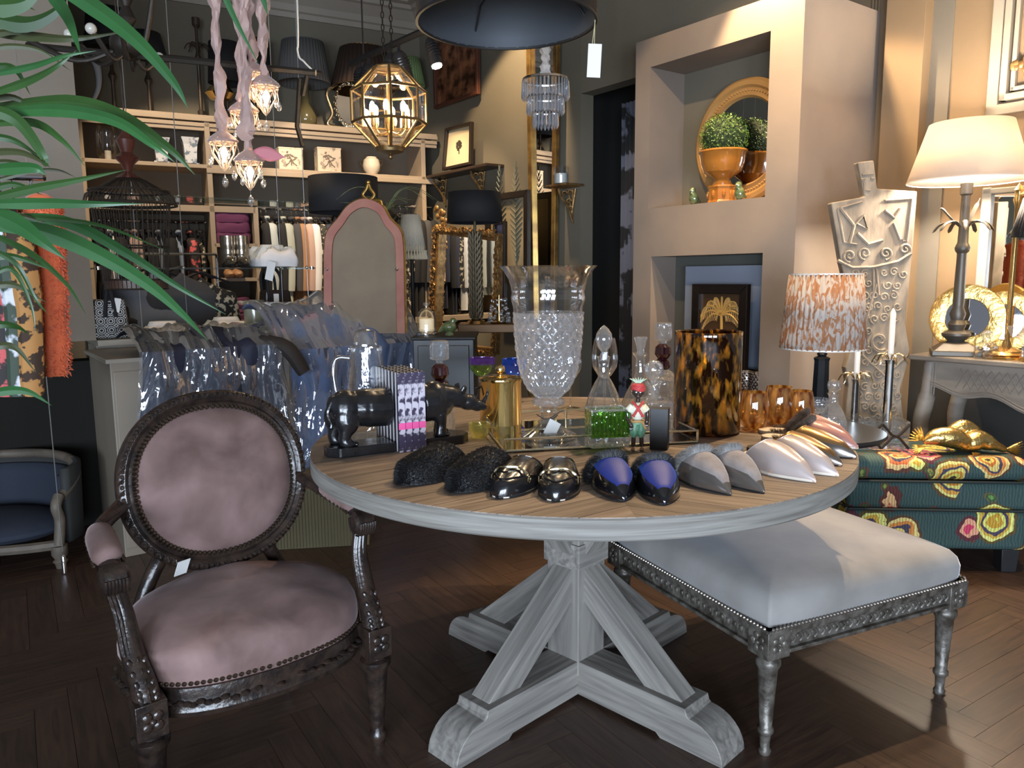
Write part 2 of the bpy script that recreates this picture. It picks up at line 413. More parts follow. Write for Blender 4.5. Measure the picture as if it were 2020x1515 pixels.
# ================================================================ round table
TZ = .77; TC = V((.187, 2.205, 0)); TR = .755
TWOOD = plank_mat('grey_washed_oak', (.095, .068, .052), (.25, .20, .162), 1.6, .55, .22, st=(2.5, 46, 2), bump=.35)
TGREY = plank_mat('grey_washed_oak_edge', (.235, .225, .20), (.125, .115, .10), 2.0, .6, .06, st=(2, 2, 55), bump=.3)
BEAMW = plank_mat('grey_washed_beam', (.25, .235, .21), (.115, .105, .095), 2.0, .6, .12, st=(1.4, 24, 24), bump=.5)
tb = thing('round_table', 'round grey-washed oak pedestal table with plank top and crossed beam feet', 'table', TC)
def clip_poly(poly, f):
    out = []
    for i in range(len(poly)):
        a, b = poly[i], poly[(i+1) % len(poly)]; fa, fb = f(a), f(b)
        if fa >= 0: out.append(a)
        if fa*fb < 0:
            t = fa/(fa-fb); out.append((a[0]+(b[0]-a[0])*t, a[1]+(b[1]-a[1])*t))
    return out
bmr = MB(); n = 96
prof = [(0, TZ-.05), (TR-.10, TZ-.05), (TR-.004, TZ-.05), (TR, TZ-.046), (TR, TZ-.006), (TR-.003, TZ-.003), (0, TZ-.003)]
bmr.lathe(prof, 128); bmr.build('rim', TGREY, tb)
BW_ = .082
for side in (1, -1):
    th = R(-32)*side + R(4)          # chevron boards either side of a centre line
    for k in range(-22, 23):
        v0, v1 = k*BW_+.0011, (k+1)*BW_-.0011
        # board local frame: x along board
        disc = [((TR-.001)*cos(2*pi*i/160), (TR-.001)*sin(2*pi*i/160)) for i in range(160)]
        loc = [(x*cos(-th)-y*sin(-th), x*sin(-th)+y*cos(-th)) for x, y in disc]
        p = clip_poly(loc, lambda q: q[1]-v0); p = clip_poly(p, lambda q: v1-q[1]) if len(p) > 2 else p
        if len(p) < 3: continue
        ax, ay = cos(R(94)-th), sin(R(94)-th)   # centre line direction in board frame
        p = clip_poly(p, lambda q: side*(ax*q[1]-ay*q[0])*-1)
        if len(p) < 3: continue
        ar = abs(sum(p[i][0]*p[(i+1) % len(p)][1]-p[(i+1) % len(p)][0]*p[i][1] for i in range(len(p))))/2
        if ar < 1e-4: continue
        bm = MB().prism(p, -.0025, .0); o = bm.build('plank', TWOOD, tb, smooth=False); o.location = (0, 0, TZ); o.rotation_euler = (0, 0, th)
for k in range(4):
    a = pi/4+k*pi/2
    M_ = MX.Rotation(a, 4, 'Z')
    # foot beam: profile in xz extruded in y
    bh, hw = .115, .058
    pr = [(.03, 0), (.34, 0), (.36, .012), (.375, .012)] if False else [(.0, .012), (.33, .012), (.345, 0), (.52, 0)]
    arc = [(.42+.10*sin(t)+.012, (bh-.022)*cos(t)) for t in [i*pi/2/8 for i in range(8, -1, -1)]]
    poly = pr + arc[0:] + [(.425, bh-.016), (.42, bh), (.0, bh)]
    bm = MB(); m = MX.Translation((0, hw, 0)) @ MX.Rotation(pi/2, 4, 'X')
    bm.prism(poly, 0, 2*hw, m); o = bm.build('foot_beam', BEAMW, tb, smooth=True, bevel=.002, ang=30, xf=M_)
    # brace
    bm = MB(); L0 = V((.045, 0, .355)); L1 = V((.36, 0, bh-.02)); d = L1-L0
    bm.box((0, 0, 0), (d.length+.03, .070, .078))
    bm.build('brace', BEAMW, tb, smooth=False, bevel=.002, xf=M_ @ MX.Translation((L0+L1)/2) @ MX.Rotation(-atan2(d.z, d.x), 4, 'Y'))
    bm = MB(); L0 = V((.05, 0, .475)); L1 = V((.19, 0, TZ-.09)); d = L1-L0
    bm.box((0, 0, 0), (d.length+.05, .075, .07))
    bm.build('corbel', BEAMW, tb, smooth=False, bevel=.002, xf=M_ @ MX.Translation((L0+L1)/2) @ MX.Rotation(-atan2(d.z, d.x), 4, 'Y'))
bm = MB(); bm.box((0, 0, (TZ+.05)/2), (.122, .122, TZ-.09)); PXF = MX.Rotation(pi/4, 4, 'Z')
bm.build('post', plank_mat('grey_washed_post', (.25, .235, .21), (.115, .105, .095), 1.3, .6, .08, st=(20, 20, 2), bump=.4), tb, smooth=False, bevel=.003, xf=PXF)
bm = MB(); bm.box((0, 0, .435), (.137, .137, .07)); bm.build('collar', BEAMW, tb, smooth=False, bevel=.002, xf=PXF)
bm = MB(); bm.box((0, 0, TZ-.065), (.62, .11, .03), rz=pi/4); bm.box((0, 0, TZ-.065), (.62, .11, .0295), rz=-pi/4); bm.build('top_cleat', BEAMW, tb, smooth=False)

# ================================================================ armchair
DKW = mat('carved_dark_wood', (.013, .009, .008), .28, col2=(.035, .022, .016), scale=30, bump=.5, bscale=70, spec=.6)
VELV = mat('mauve_velvet', (.105, .060, .052), .85, col2=(.235, .150, .138), scale=8, sheen=.35, sheentint=(.75, .62, .62), det=8, contrast=(.32, .72), dist=.3)
NAIL = mat('antique_nail', (.12, .085, .06), .3, metal=.9)
ac = thing('armchair', 'carved dark wood armchair with oval back and worn mauve velvet upholstery', 'armchair', (-.724, 1.914, 0), R(38.5))
def flute(n, d): return lambda a, z: 1-d*abs(sin(a*n/2))**.6
def legprof(h, r): return [(0, 0), (r*.45, 0), (r*.5, .012), (r*.62, .02), (r*.62, .034), (r*.45, .042), (r*.50, .06), (r*.85, h-.045), (r*.95, h-.035), (r*1.12, h-.025), (r*1.12, h-.012), (r*.8, h-.006), (r*.8, h), (0, h)]
def seat_rail(x): return -.245-.045*(1-(x/.277)**2)     # bow-fronted
for s in (-1, 1):
    bm = MB(); bm.lathe(legprof(.255, .036), 80, (s*.277, -.225, 0), rib=lambda a, z: 1-.16*(1-abs(sin(a*5))**.6)*1.0*(1 if .06 < z < .21 else 0)); o = bm.build('leg', DKW, ac, ang=60)
    bm = MB(); bm.box((s*.277, -.225, .295), (.066, .066, .082))
    for q in range(4):
        a = q*pi/2+pi/4; bm.ell((s*.277+.016*cos(a), -.26, .295+.016*sin(a)), (.012, .006, .012), 8)
    bm.ell((s*.277, -.261, .295), (.008, .008, .008), 8); bm.build('corner_block', DKW, ac, bevel=.004)
    bm = MB(); pts = [(s*.20, .19, .28), (s*.20, .195, .16), (s*.205, .215, 0)]
    bm.tube(spline(pts, 5), [.026]*5+[.02]*5+[.015], 10); bm.lathe([(0, .05), (.02, .05), (.03, .08), (.034, .1), (.02, .13), (.03, .14), (.03, .15), (.0, .15)], 14, (s*.203, .202, 0)); bm.build('leg', DKW, ac)
# rails
def seat_outline(k, n=80):
    # superelliptic seat outline, wider at front
    a = 2*pi*k/n; c, s_ = cos(a), sin(a); x = (abs(c)**.62)*(1 if c >= 0 else -1); y = (abs(s_)**.7)*(1 if s_ >= 0 else -1)
    wx = .285 if y < 0 else .285-.075*y
    return x*wx, y*(.215 if y > 0 else .25+.02*(1-abs(x)))
bm = MB(); N_ = 80
def railf(u, v):
    k = u*N_; x, y = seat_outline(k); pr = [(0.97, .262), (1.02, .262), (1.035, .275), (1.02, .285), (1.03, .31), (1.02, .33), (.97, .335)]
    i = int(round(v*6)); return (x*pr[i][0], y*pr[i][0], pr[i][1])
bm.grid(railf, N_, 6, wu=True); bm.build('seat_rail', DKW, ac)
bm = MB()
for k in range(0, 400):
    x, y = seat_outline(k/5)
    if k % 4 == 0: bm.ell((x*1.035, y*1.035, .297+.004*sin(k)), (.012, .012, .006), 6)
tag(bm.build('rail_carving', DKW, ac), kind='stuff')
bm = MB(); last = None
for k in range(800):
    x, y = seat_outline(k/10)
    p = V((x*1.012, y*1.012, .341))
    if last is None or (p-last).length > .0125: bm.ell(p, (.0062, .0062, .0055), 6); last = p
tag(bm.build('nail_trim', NAIL, ac), kind='stuff')
bm = MB()
def seatf(u, v):
    x, y = seat_outline(u*N_); ca, sa = cos(u*2*pi)*.26, sin(u*2*pi)*.23
    prof = [(1.0, .33), (1.015, .35), (1.015, .375), (1.0, .40), (.96, .42), (.88, .435), (.75, .447), (.55, .456), (.3, .461), (0.001, .463)]
    i = int(round(v*9)); k = prof[i]; b = max(0, (i-4)/5)**.8; x = x*(1-b)+ca*b; y = y*(1-b)+sa*b
    return (x*k[0], y*k[0], k[1]+.012*NZ.noise(V((x*k[0]*9, y*k[0]*9, 0)))*(i > 3))
bm.grid(seatf, N_, 9, wu=True); bm.build('seat_cushion', VELV, ac, ang=80)
# oval back
BC = V((.03, .21, .685)); TL = R(11)
BM_ = MX.Translation(BC) @ MX.Rotation(-TL, 4, 'X')
def oval(a, k=1): return V((.215*k*(abs(cos(a))**.9)*(1 if cos(a) >= 0 else -1), 0, .205*k*(abs(sin(a))**.9)*(1 if sin(a) >= 0 else -1)))
bm = MB(BM_)
def ringf(u, v):
    a = u*2*pi; c = oval(a); d = c.normalized()
    pr = [(-.004, -.018), (.006, -.026), (.012, -.020), (.022, -.028), (.036, -.024), (.042, -.012), (.040, .012), (.02, .02), (-.004, .018)]
    q = pr[int(round(v*9)) % 9]; return c+d*q[0]+V((0, q[1], 0))
bm.grid(ringf, 96, 9, wu=True, wv=True); bm.build('back_frame', DKW, ac, ang=50)
bm = MB(BM_)
for k in range(120):
    a = 2*pi*k/120; c = oval(a); d = c.normalized(); bm.ell(c+d*.029+V((0, -.027, .0)), (.006, .004, .006), 6)
for k in range(60):
    a = 2*pi*k/60; c = oval(a); d = c.normalized(); t = V((-d.z, 0, d.x))
    bm.tube([c+d*.024+V((0, -.028, 0))-t*.009, c+d*.033+V((0, -.031, 0)), c+d*.038+V((0, -.022, 0))+t*.009], [.002, .004, .002], 5)
tag(bm.build('frame_carving', DKW, ac), kind='stuff')
bm = MB(BM_)
for k in range(110):
    a = 2*pi*k/110; bm.ell(oval(a, .975)+V((0, -.022, 0)), (.0058, .005, .0058), 6)
tag(bm.build('nail_trim', NAIL, ac), kind='stuff')
bm = MB(BM_)
def padf(u, v):
    a = u*2*pi; k = [1.0, .97, .93, .85, .7, .5, .25, .001][int(round(v*7))]; h = [.010, -.016, -.026, -.036, -.045, -.050, -.053, -.054][int(round(v*7))]
    c = oval(a, k); return c+V((0, h+.010*NZ.noise(c*9)*(1 if v > .4 else 0), 0))
bm.grid(padf, 72, 7, wu=True); bm.build('back_pad', VELV, ac, ang=80)
bm = MB(BM_)
def padb(u, v):
    a = u*2*pi; c = oval(a, 1-.999*v); return c+V((0, .016+.012*sin(v*pi/2), 0))
bm.grid(padb, 48, 4, wu=True); bm.build('back_lining', VELV, ac)
for s in (-1, 1):
    bm = MB(); bm.tube(spline([(s*.20, .19, .29), (s*.185, .185, .40), (s*.13, .19, .50), (s*.09, .20, .485)], 6), [.022]*6+[.020]*6+[.016]*7, 10); bm.build('back_upright', DKW, ac)
    # arm, pad, scroll and support
    A0 = V((.03+s*.235, .21, .66)); A1 = V((s*.285, .10, .635)); A2 = V((s*.305, -.06, .61)); A3 = V((s*.305, -.115, .595))
    ap = spline([A0, A1, A2, A3], 8); bm = MB(); bm.tube(ap, [.024-.004*sin(i/25*pi) for i in range(len(ap))], 12, flat=.8)
    bm.tube([A0+V((0, -.02, 0)), ap[8]+V((0, 0, .015))], .010, 6); bm.build('arm', DKW, ac)
    bm = MB(); c = V((s*.305, -.125, .585)); bm.T = MX.Translation(c) @ MX.Rotation(pi/2, 4, 'Y')
    bm.lathe([(0, -.028), (.02, -.030), (.032, -.022), (.034, 0), (.032, .022), (.02, .030), (0, .028)], 20, rib=lambda a, z: 1-.06*abs(sin(a*4)))
    for q in range(-3, 4):
        bm.tube([(-.0+.034*cos(t), .034*sin(t), q*.007) for t in [x*.35 for x in range(-5, 6)]], .004, 5)
    bm.build('arm_scroll', DKW, ac)
    sp = spline([(s*.305, -.115, .57), (s*.292, -.125, .50), (s*.287, -.16, .42), (s*.279, -.205, .36), (s*.277, -.222, .325)], 6)
    bm = MB(); rr = [.019+.012*(i/len(sp)) for i in range(len(sp))]
    bm.tube(sp, rr, 12)
    for q in range(5):
        o_ = V((.019*cos(pi+.6*q-.2), -.021*abs(sin(.5+.5*q)), 0)); bm.tube([p+o_*(.9+.25*i/len(sp)) for i, p in enumerate(sp[:13])], .0045, 5)
    bm.build('arm_support', DKW, ac)
    bm = MB()
    for i in range(6):
        p = sp[min(len(sp)-1, 13+i*2)]
        for e in (-1, 1): bm.ell(p+V((e*.013, -.024, -.004)), (.007, .008, .014), 8, MX.Rotation(e*.5, 4, 'Y'))
        bm.ell(p+V((0, -.03, 0)), (.004, .006, .012), 6)
    bm.build('leaf_carving', DKW, ac)
    pp_ = ap[9:21]; bm = MB()
    bm.tube([p+V((0, 0, .016)) for p in pp_], [.012, .026, .031, .033, .034, .034, .034, .034, .033, .031, .026, .012], 14, flat=.8); bm.build('arm_pad', VELV, ac)
    bm = MB()
    for i in range(1, 11):
        for e in (-1, 1): bm.ell(pp_[i]+V((e*.030, 0, .004)), .0045, 6)
    tag(bm.build('nail_trim', NAIL, ac), kind='stuff')
bm = MB(); bm.box((-.10, .115, .485), (.035, .002, .05), rz=.3, rx=.5); t_ = bm.build('price_tag', mat('paper', (.8, .8, .78), .7), ac, smooth=False); t_['label'] = 'white paper price tag'

# ================================================================ velvet bench
VEL2 = mat('grey_velvet', (.19, .178, .165), .8, col2=(.27, .255, .24), scale=5, bump=.3, bscale=7, sheen=.7, sheentint=(.8, .85, .95), det=6)
SWD = mat('carved_silvered_wood', (.05, .042, .033), .38, metal=.35, col2=(.16, .145, .125), scale=35, bump=.5, bscale=60)
be = thing('upholstered_bench', 'square bench in grey velvet on carved silver-brown legs, half under the round table', 'bench', (.815, 2.30, 0), R(24.8))
hb = .372
for sx in (-1, 1):
    for sy in (-1, 1):
        bm = MB(); lp = [(0, 0), (.014, 0), (.017, .01), (.012, .018), (.014, .05), (.017, .058), (.021, .062), (.021, .072), (.016, .076), (.025, .235), (.027, .24), (.032, .25), (.032, .262), (.022, .27), (.022, .28), (0, .28)]
        bm.lathe(lp, 64, (sx*(hb-.035), sy*(hb-.035), 0), rib=lambda a, z: 1-.2*(1-abs(sin(a*4))**.6)*1.0*(1 if .08 < z < .23 else 0)); bm.build('leg', SWD, be, ang=60)
        bm = MB(); c = (sx*(hb-.033), sy*(hb-.033), .317); bm.box(c, (.074, .074, .076))
        for ax in (0, 1):
            for i in range(5):
                a = i*2*pi/5
                o1 = V((.017*cos(a), 0, .017*sin(a))) if ax == 0 else V((0, .017*cos(a), .017*sin(a)))
                f = V((0, sy*.038, 0)) if ax == 0 else V((sx*.038, 0, 0))
                bm.ell(V(c)+o1+f, (.010, .005, .010) if ax == 0 else (.005, .010, .010), 6)
            bm.ell(V(c)+f, .006, 6)
        bm.build('corner_block', SWD, be, bevel=.003)
for k in range(4):
    M_ = MX.Rotation(k*pi/2, 4, 'Z'); bm = MB(M_); L_ = 2*hb-.14
    bm.box((0, -hb+.03, .318), (L_, .04, .06)); bm.box((0, -hb+.022, .343), (L_, .05, .012)); bm.box((0, -hb+.02, .352), (L_+.14, .05, .008)); bm.box((0, -hb+.022, .292), (L_, .05, .010)); bm.build('rail', SWD, be, bevel=.002)
    bm = MB(M_)
    for i in range(24):
        x = -L_/2+(i+.5)*L_/24
        bm.ell((x, -hb+.009, .318), (.007, .005, .009), 8); bm.tube([(x+.006, -hb+.010, .331), (x+.015, -hb+.006, .318), (x+.009, -hb+.010, .305)], .0035, 5)
    tag(bm.build('rail_carving', SWD, be), kind='stuff')
    bm = MB(M_)
    for i in range(60): bm.ell((-hb+.012+i*(2*hb-.024)/59, -hb-.004, .360), (.0055, .005, .0055), 6)
    tag(bm.build('nail_trim', mat('pewter_nail', (.35, .31, .27), .3, metal=.9), be), kind='stuff')
bm = MB()
def cushf(u, v):
    a = u*2*pi; c, s_ = cos(a), sin(a); p = .16
    x = (abs(c)**(p*2))*(1 if c >= 0 else -1); y = (abs(s_)**(p*2))*(1 if s_ >= 0 else -1)
    m_ = max(abs(x), abs(y)); x, y = x/m_**.6, y/m_**.6
    prof = [(hb-.004, .352), (hb+.002, .37), (hb+.003, .40), (hb-.004, .425), (hb-.02, .444), (hb-.06, .458), (hb-.14, .468), (hb*.35, .474), (.001, .476)]
    i = int(round(v*8)); q = prof[i]; b = max(0, (i-5)/3); x = x*(1-b)+c*b; y = y*(1-b)+s_*b; return (x*q[0], y*q[0], q[1])
bm.grid(cushf, 160, 8, wu=True); bm.build('cushion', VEL2, be, ang=80)

# ================================================================ floral ottoman
def floral():
    m = bpy.data.materials.new('floral_tapestry'); m.use_nodes = True; nt = m.node_tree; N = nt.nodes; L = nt.links; I = N['Principled BSDF'].inputs
    tc = N.new('ShaderNodeTexCoord'); nz = N.new('ShaderNodeTexNoise'); nz.inputs['Scale'].default_value = 9; nz.inputs['Detail'].default_value = 3
    L.new(tc.outputs['Object'], nz.inputs['Vector'])
    ad = N.new('ShaderNodeVectorMath'); ad.operation = 'MULTIPLY_ADD'; ad.inputs[1].default_value = (.09, .09, .09)
    L.new(nz.outputs['Color'], ad.inputs[0]); L.new(tc.outputs['Object'], ad.inputs[2])
    last = None
    def layer(scale, lo, hi, cols, off, jitter=.8):
        nonlocal last
        mp = N.new('ShaderNodeMapping'); mp.inputs['Location'].default_value = off; mp.inputs['Scale'].default_value = (1, 1, 1); L.new(ad.outputs[0], mp.inputs[0])
        vo = N.new('ShaderNodeTexVoronoi'); vo.inputs['Scale'].default_value = scale; vo.inputs['Randomness'].default_value = jitter; L.new(mp.outputs[0], vo.inputs['Vector'])
        rp = N.new('ShaderNodeValToRGB'); rp.color_ramp.interpolation = 'CONSTANT'; e = rp.color_ramp.elements
        while len(e) < len(cols): e.new(.5)
        for i, c in enumerate(cols): e[i].position = i*hi/len(cols); e[i].color = (*c, 1)
        L.new(vo.outputs['Distance'], rp.inputs[0])
        hs = N.new('ShaderNodeHueSaturation'); L.new(rp.outputs[0], hs.inputs['Color'])
        sp = N.new('ShaderNodeSeparateColor'); L.new(vo.outputs['Color'], sp.inputs[0])
        mr = N.new('ShaderNodeMapRange'); mr.inputs[3].default_value = .45; mr.inputs[4].default_value = .60; L.new(sp.outputs[0], mr.inputs[0]); L.new(mr.outputs[0], hs.inputs['Hue'])
        lt = N.new('ShaderNodeMath'); lt.operation = 'LESS_THAN'; lt.inputs[1].default_value = hi; L.new(vo.outputs['Distance'], lt.inputs[0])
        gt = N.new('ShaderNodeMath'); gt.operation = 'GREATER_THAN'; gt.inputs[1].default_value = lo; L.new(sp.outputs[1], gt.inputs[0])
        mu = N.new('ShaderNodeMath'); mu.operation = 'MULTIPLY'; L.new(lt.outputs[0], mu.inputs[0]); L.new(gt.outputs[0], mu.inputs[1])
        mx = N.new('ShaderNodeMixRGB'); L.new(mu.outputs[0], mx.inputs[0]); L.new(hs.outputs[0], mx.inputs[2])
        if last: L.new(last.outputs[0], mx.inputs[1])
        else: mx.inputs[1].default_value = (.035, .075, .07, 1)
        last = mx
    layer(11, .3, .30, [(.10, .16, .05), (.25, .28, .06), (.05, .09, .03), (.12, .05, .03)], (0, 0, 0))
    layer(6.0, .12, .50, [(.05, .02, .02), (.62, .38, .10), (.55, .06, .03), (.70, .45, .16), (.05, .05, .09), (.62, .12, .05), (.75, .50, .22), (.10, .03, .02)], (3, 1, 2))
    wv = N.new('ShaderNodeTexWave'); wv.inputs['Scale'].default_value = 26; wv.inputs['Distortion'].default_value = 6; L.new(tc.outputs['Object'], wv.inputs['Vector'])
    mm = N.new('ShaderNodeMixRGB'); mm.blend_type = 'MULTIPLY'; mm.inputs[0].default_value = .45; L.new(last.outputs[0], mm.inputs[1]); L.new(wv.outputs['Color'], mm.inputs[2])
    L.new(mm.outputs[0], I['Base Color']); I['Roughness'].default_value = .85; return m
FLOR = floral()
op = pz(1700, 1078, .10); O0 = V((op.x, 3.14, 0))
ot = thing('floral_ottoman', 'wide ottoman upholstered in teal floral tapestry at the right edge', 'ottoman', (1.765, 3.27, 0), R(-5))
for i, (z0, z1, ins) in enumerate(((.10, .265, 0), (.27, .385, .004), (.39, .485, .012))):
    bm = MB(); bm.box((0, 0, (z0+z1)/2), (.72-ins, .42-ins, z1-z0)); o = bm.build(('lower_band', 'middle_band', 'top_cushion')[i], FLOR, ot, bevel=.02 if i < 2 else .035, seg=4)
bm = MB()
for z in (.2675, .3875): bm.tube([(-.355, -.208, z), (.355, -.208, z)], .006, 6); bm.tube([(-.358, -.2, z), (-.358, .2, z)], .006, 6)
bm.build('piping', mat('dark_piping', (.012, .02, .02), .6), ot)
for sx in (-1, 1):
    for sy in (-1, 1): bm = MB(); bm.box((sx*.31, sy*.16, .05), (.06, .06, .1), taper=1.2); bm.build('leg', BLACK, ot, bevel=.003)

# ================================================================ console table
GW = plank_mat('bleached_console_wood', (.24, .205, .165), (.155, .13, .108), 1.6, .6, .05, st=(3, 3, 12), bump=.3)
CZ = .86; cc0 = pz(1803, 699, CZ); CFr = V((cc0.x, cc0.y, 0))
ct = thing('console_table', 'bleached wood console table with carved wavy apron and curved legs against right wall', 'console', CFr, RZR)
bm = MB(); bm.box((.75, .22, CZ-.0125), (1.54, .46, .025)); bm.build('top', GW, ct, bevel=.006)
def apron(x):
    t = (x-.07)/1.36; return CZ-.16-.045*(1-cos(2*pi*t*1))*.5*1.6 + .016*cos(2*pi*t*5)
pl = [(.04, CZ-.025), (.04, CZ-.19)] + [(.07+i*1.36/48, apron(.07+i*1.36/48)) for i in range(49)] + [(1.46, CZ-.19), (1.46, CZ-.025)]
bm = MB(MX.Translation((0, .045, 0)) @ MX.Rotation(pi/2, 4, 'X')); bm.prism(pl, 0, .022); bm.build('apron', GW, ct, smooth=False, bevel=.002)
bm = MB()
for e in (0, .012): bm.tube([(.07+i*1.36/48, .020, apron(.07+i*1.36/48)+.012+e) for i in range(49)], .003, 5)
for i in range(34):
    x0 = .20+i*.032
    for d_ in (1, -1):
        a0, a1 = (x0, CZ-.05), (x0+d_*.05, CZ-.14)
        if .17 < a1[0] < 1.33: bm.tube([(a0[0], .0215, a0[1]), (a1[0], .0215, a1[1])], .0015, 4)
for x in (.065, .078, .091): bm.tube([(x, .021, CZ-.035), (x, .021, CZ-.18)], .0025, 5)
tag(bm.build('apron_carving', GW, ct), kind='stuff')
bm = MB(); bm.box((.05, .22, CZ-.09), (.022, .38, .13)); bm.box((1.45, .22, CZ-.09), (.022, .38, .13)); bm.box((.75, .41, CZ-.09), (1.4, .022, .13)); bm.build('side_apron', GW, ct)
for (x, y, s) in ((.06, .045, 1), (1.44, .045, -1), (.06, .39, 1), (1.44, .39, -1)):
    bm = MB(); P_ = spline([(x, y, CZ-.03), (x-s*.012, y, CZ-.20), (x-s*.030, y, CZ-.34), (x+s*.0, y, CZ-.52), (x+s*.03, y, .14), (x+s*.018, y, .03), (x-s*.02, y, .012)], 6)
    bm.tube(P_, [.034]*6+[.042]*6+[.040]*6+[.028]*6+[.020]*6+[.018]*6+[.020], 12, flat=.85); bm.build('leg', GW, ct)

# ================================================================ carved wooden figure board
CW2 = mat('bleached_carved_wood', (.40, .32, .235), .8, col2=(.22, .18, .135), scale=9, st=(2, 2, .7), bump=.6, bscale=18, contrast=(.35, .62))
bp_ = pz(1725, 905, .42); bY = 3.62
def cbp(px, py): p = pd(px, py, bY); return p.x, p.z
oc = V((cbp(1722, 800)[0], bY, 0))
cf = thing('carved_figure_board', 'tall bleached wooden board carved as a figure with raised scrolls beside the chimney', 'carving', oc)
out = [(1692, 320), (1724, 316), (1731, 372), (1810, 377), (1800, 500), (1786, 640), (1795, 690), (1790, 720), (1776, 770), (1790, 880), (1800, 1000), (1660, 1000), (1662, 880), (1674, 760), (1668, 725), (1690, 650), (1660, 520), (1640, 400), (1706, 388)]
pl = [cbp(*q) for q in out]; pl = [(x-oc.x, z) for x, z in pl]; zb = min(z for x, z in pl)
pl = [(x, (0.0 if abs(z-zb) < .05 else z)) for x, z in pl]
bm = MB(MX.Translation((0, .05, 0)) @ MX.Rotation(pi/2, 4, 'X')); bm.prism(pl[::-1], 0, .05); bm.build('board', CW2, cf, smooth=False, bevel=.006, seg=3)
def cq(px, py, dy=-.003): x, z = cbp(px, py); return V((x-oc.x, dy, z))
bm = MB()
def line(pts, r=.006): bm.tube([cq(*p) for p in pts], r, 6)
line([(1700, 345), (1722, 343)]); line([(1705, 360), (1706, 375), (1716, 376)]); line([(1717, 352), (1724, 352)]); line([(1698, 354), (1706, 353)])
line([(1652, 412), (1700, 398)]); line([(1798, 392), (1745, 396)]); line([(1652, 412), (1664, 478), (1690, 482)]); line([(1798, 392), (1788, 476), (1775, 473), (1762, 440)])
line([(1655, 408), (1668, 425), (1684, 445), (1675, 480)], .009); line([(1684, 445), (1703, 425), (1710, 452), (1690, 442)], .007); line([(1690, 460), (1712, 482), (1740, 474)], .009)
line([(1745, 415), (1763, 430), (1775, 412)], .008); line([(1652, 514), (1680, 528), (1722, 527), (1770, 516), (1796, 500)], .009); line([(1728, 528), (1733, 582), (1722, 582), (1722, 528)], .006)
def spiral(cx, cy, r, s=1, turns=1.6, a0=0, rr=.007):
    pts = []
    for i in range(22):
        t = i/21; a = a0+s*t*turns*2*pi; pts.append((cx+r*(1-t*.85)*cos(a), cy+r*(1-t*.85)*sin(a)))
    line(pts, rr)
for x, y, s in ((1675, 505, 1), (1705, 500, 1), (1746, 500, -1), (1784, 492, -1)): spiral(x, y, 13, s, 1.5, pi/2)
k = 0
for row in range(540, 880, 22):
    for x in range(1686, 1790, 19):
        if row in (540, 562) and 1712 < x < 1742: continue
        if row > 640 and row < 700 and 1705 < x < 1765: continue
        lo = 1672+(row-540)*.18 if row < 640 else (1692-(row-640)*.2 if row < 720 else 1680); hi = 1792-(row-540)*.08 if row < 640 else 1780
        if x+(row//22 % 2)*7 < lo+11 or x+(row//22 % 2)*7 > hi-11: continue
        k += 1; spiral(x+(row//22 % 2)*7, row+random.uniform(-4, 4), random.uniform(7, 10.5), random.choice((-1, 1)), 1.3, random.uniform(0, 6), .0055)
spiral(1735, 672, 30, 1, .9, 0, .008); spiral(1735, 672, 20, 1, 1.2, 1, .008); line([(1728, 560), (1705, 640), (1700, 700), (1745, 742), (1790, 700)], .007)
tag(bm.build('relief', CW2, cf), kind='stuff')

# ================================================================ counter with window ledge (left)
RZC = R(36.6); NC = V((sin(RZC), -cos(RZC), 0)); UC = V((cos(RZC), sin(RZC), 0))
GREY = mat('grey_taupe_paint', (.225, .185, .14), .5, col2=(.205, .17, .13), scale=3)
LEDG = mat('ledge_paint', (.30, .265, .215), .5)
CP0 = pz(216, 716, .88); CP0 = V((CP0.x, CP0.y, 0))     # near-left corner of the low counter
def CC(px, py, off=0): return pp(px, py, CP0-NC*off, NC)
clen = (pp(587, 1000, CP0, NC)-CP0).dot(UC)
co = thing('shop_counter', 'grey painted shop counter with plain front panels behind the armchair', 'counter', CP0, RZC)
bm = MB(); bm.box((clen/2, .28, .44), (clen, .56, .88)); bm.build('body', GREY, co, smooth=False, bevel=.004)
for i in range(3):
    bm = MB(); bm.box((clen*(i+.5)/3, -.004, .44), (clen/3-.02, .008, .80)); bm.build('panel', GREY, co, smooth=False, bevel=.003)
bm = MB(); bm.box((clen/2, .30, .885), (clen+.03, .60, .02)); bm.build('worktop', LEDG, co, bevel=.003)
lz = CC(187, 672, .6).z; lr = CC(840, 640, .6)
lx0 = (CC(183, 672, .6)-CP0).dot(UC)
lg = thing('display_ledge', 'long taupe ledge over the counter carrying folded shirts, a vase and bags', 'ledge', CP0, RZC)
bm = MB(); bm.box((lx0+.97, .76, lz-.015), (1.9, .34, .03)); bm.build('ledge_board', LEDG, lg, bevel=.003)
bm = MB(); bm.box((lx0+.97, .78, lz-.055), (1.9, .26, .05)); bm.build('apron', LEDG, lg, bevel=.003)
bm = MB(); bm.box((lx0+.97, .80, (lz-.08)/2), (1.8, .22, lz-.08)); bm.build('plinth', GREY, lg)
LZ = lz
def LG(px, py, off=.74):   # point on ledge top
    p = CC(px, py, off); return V((p.x, p.y, LZ))
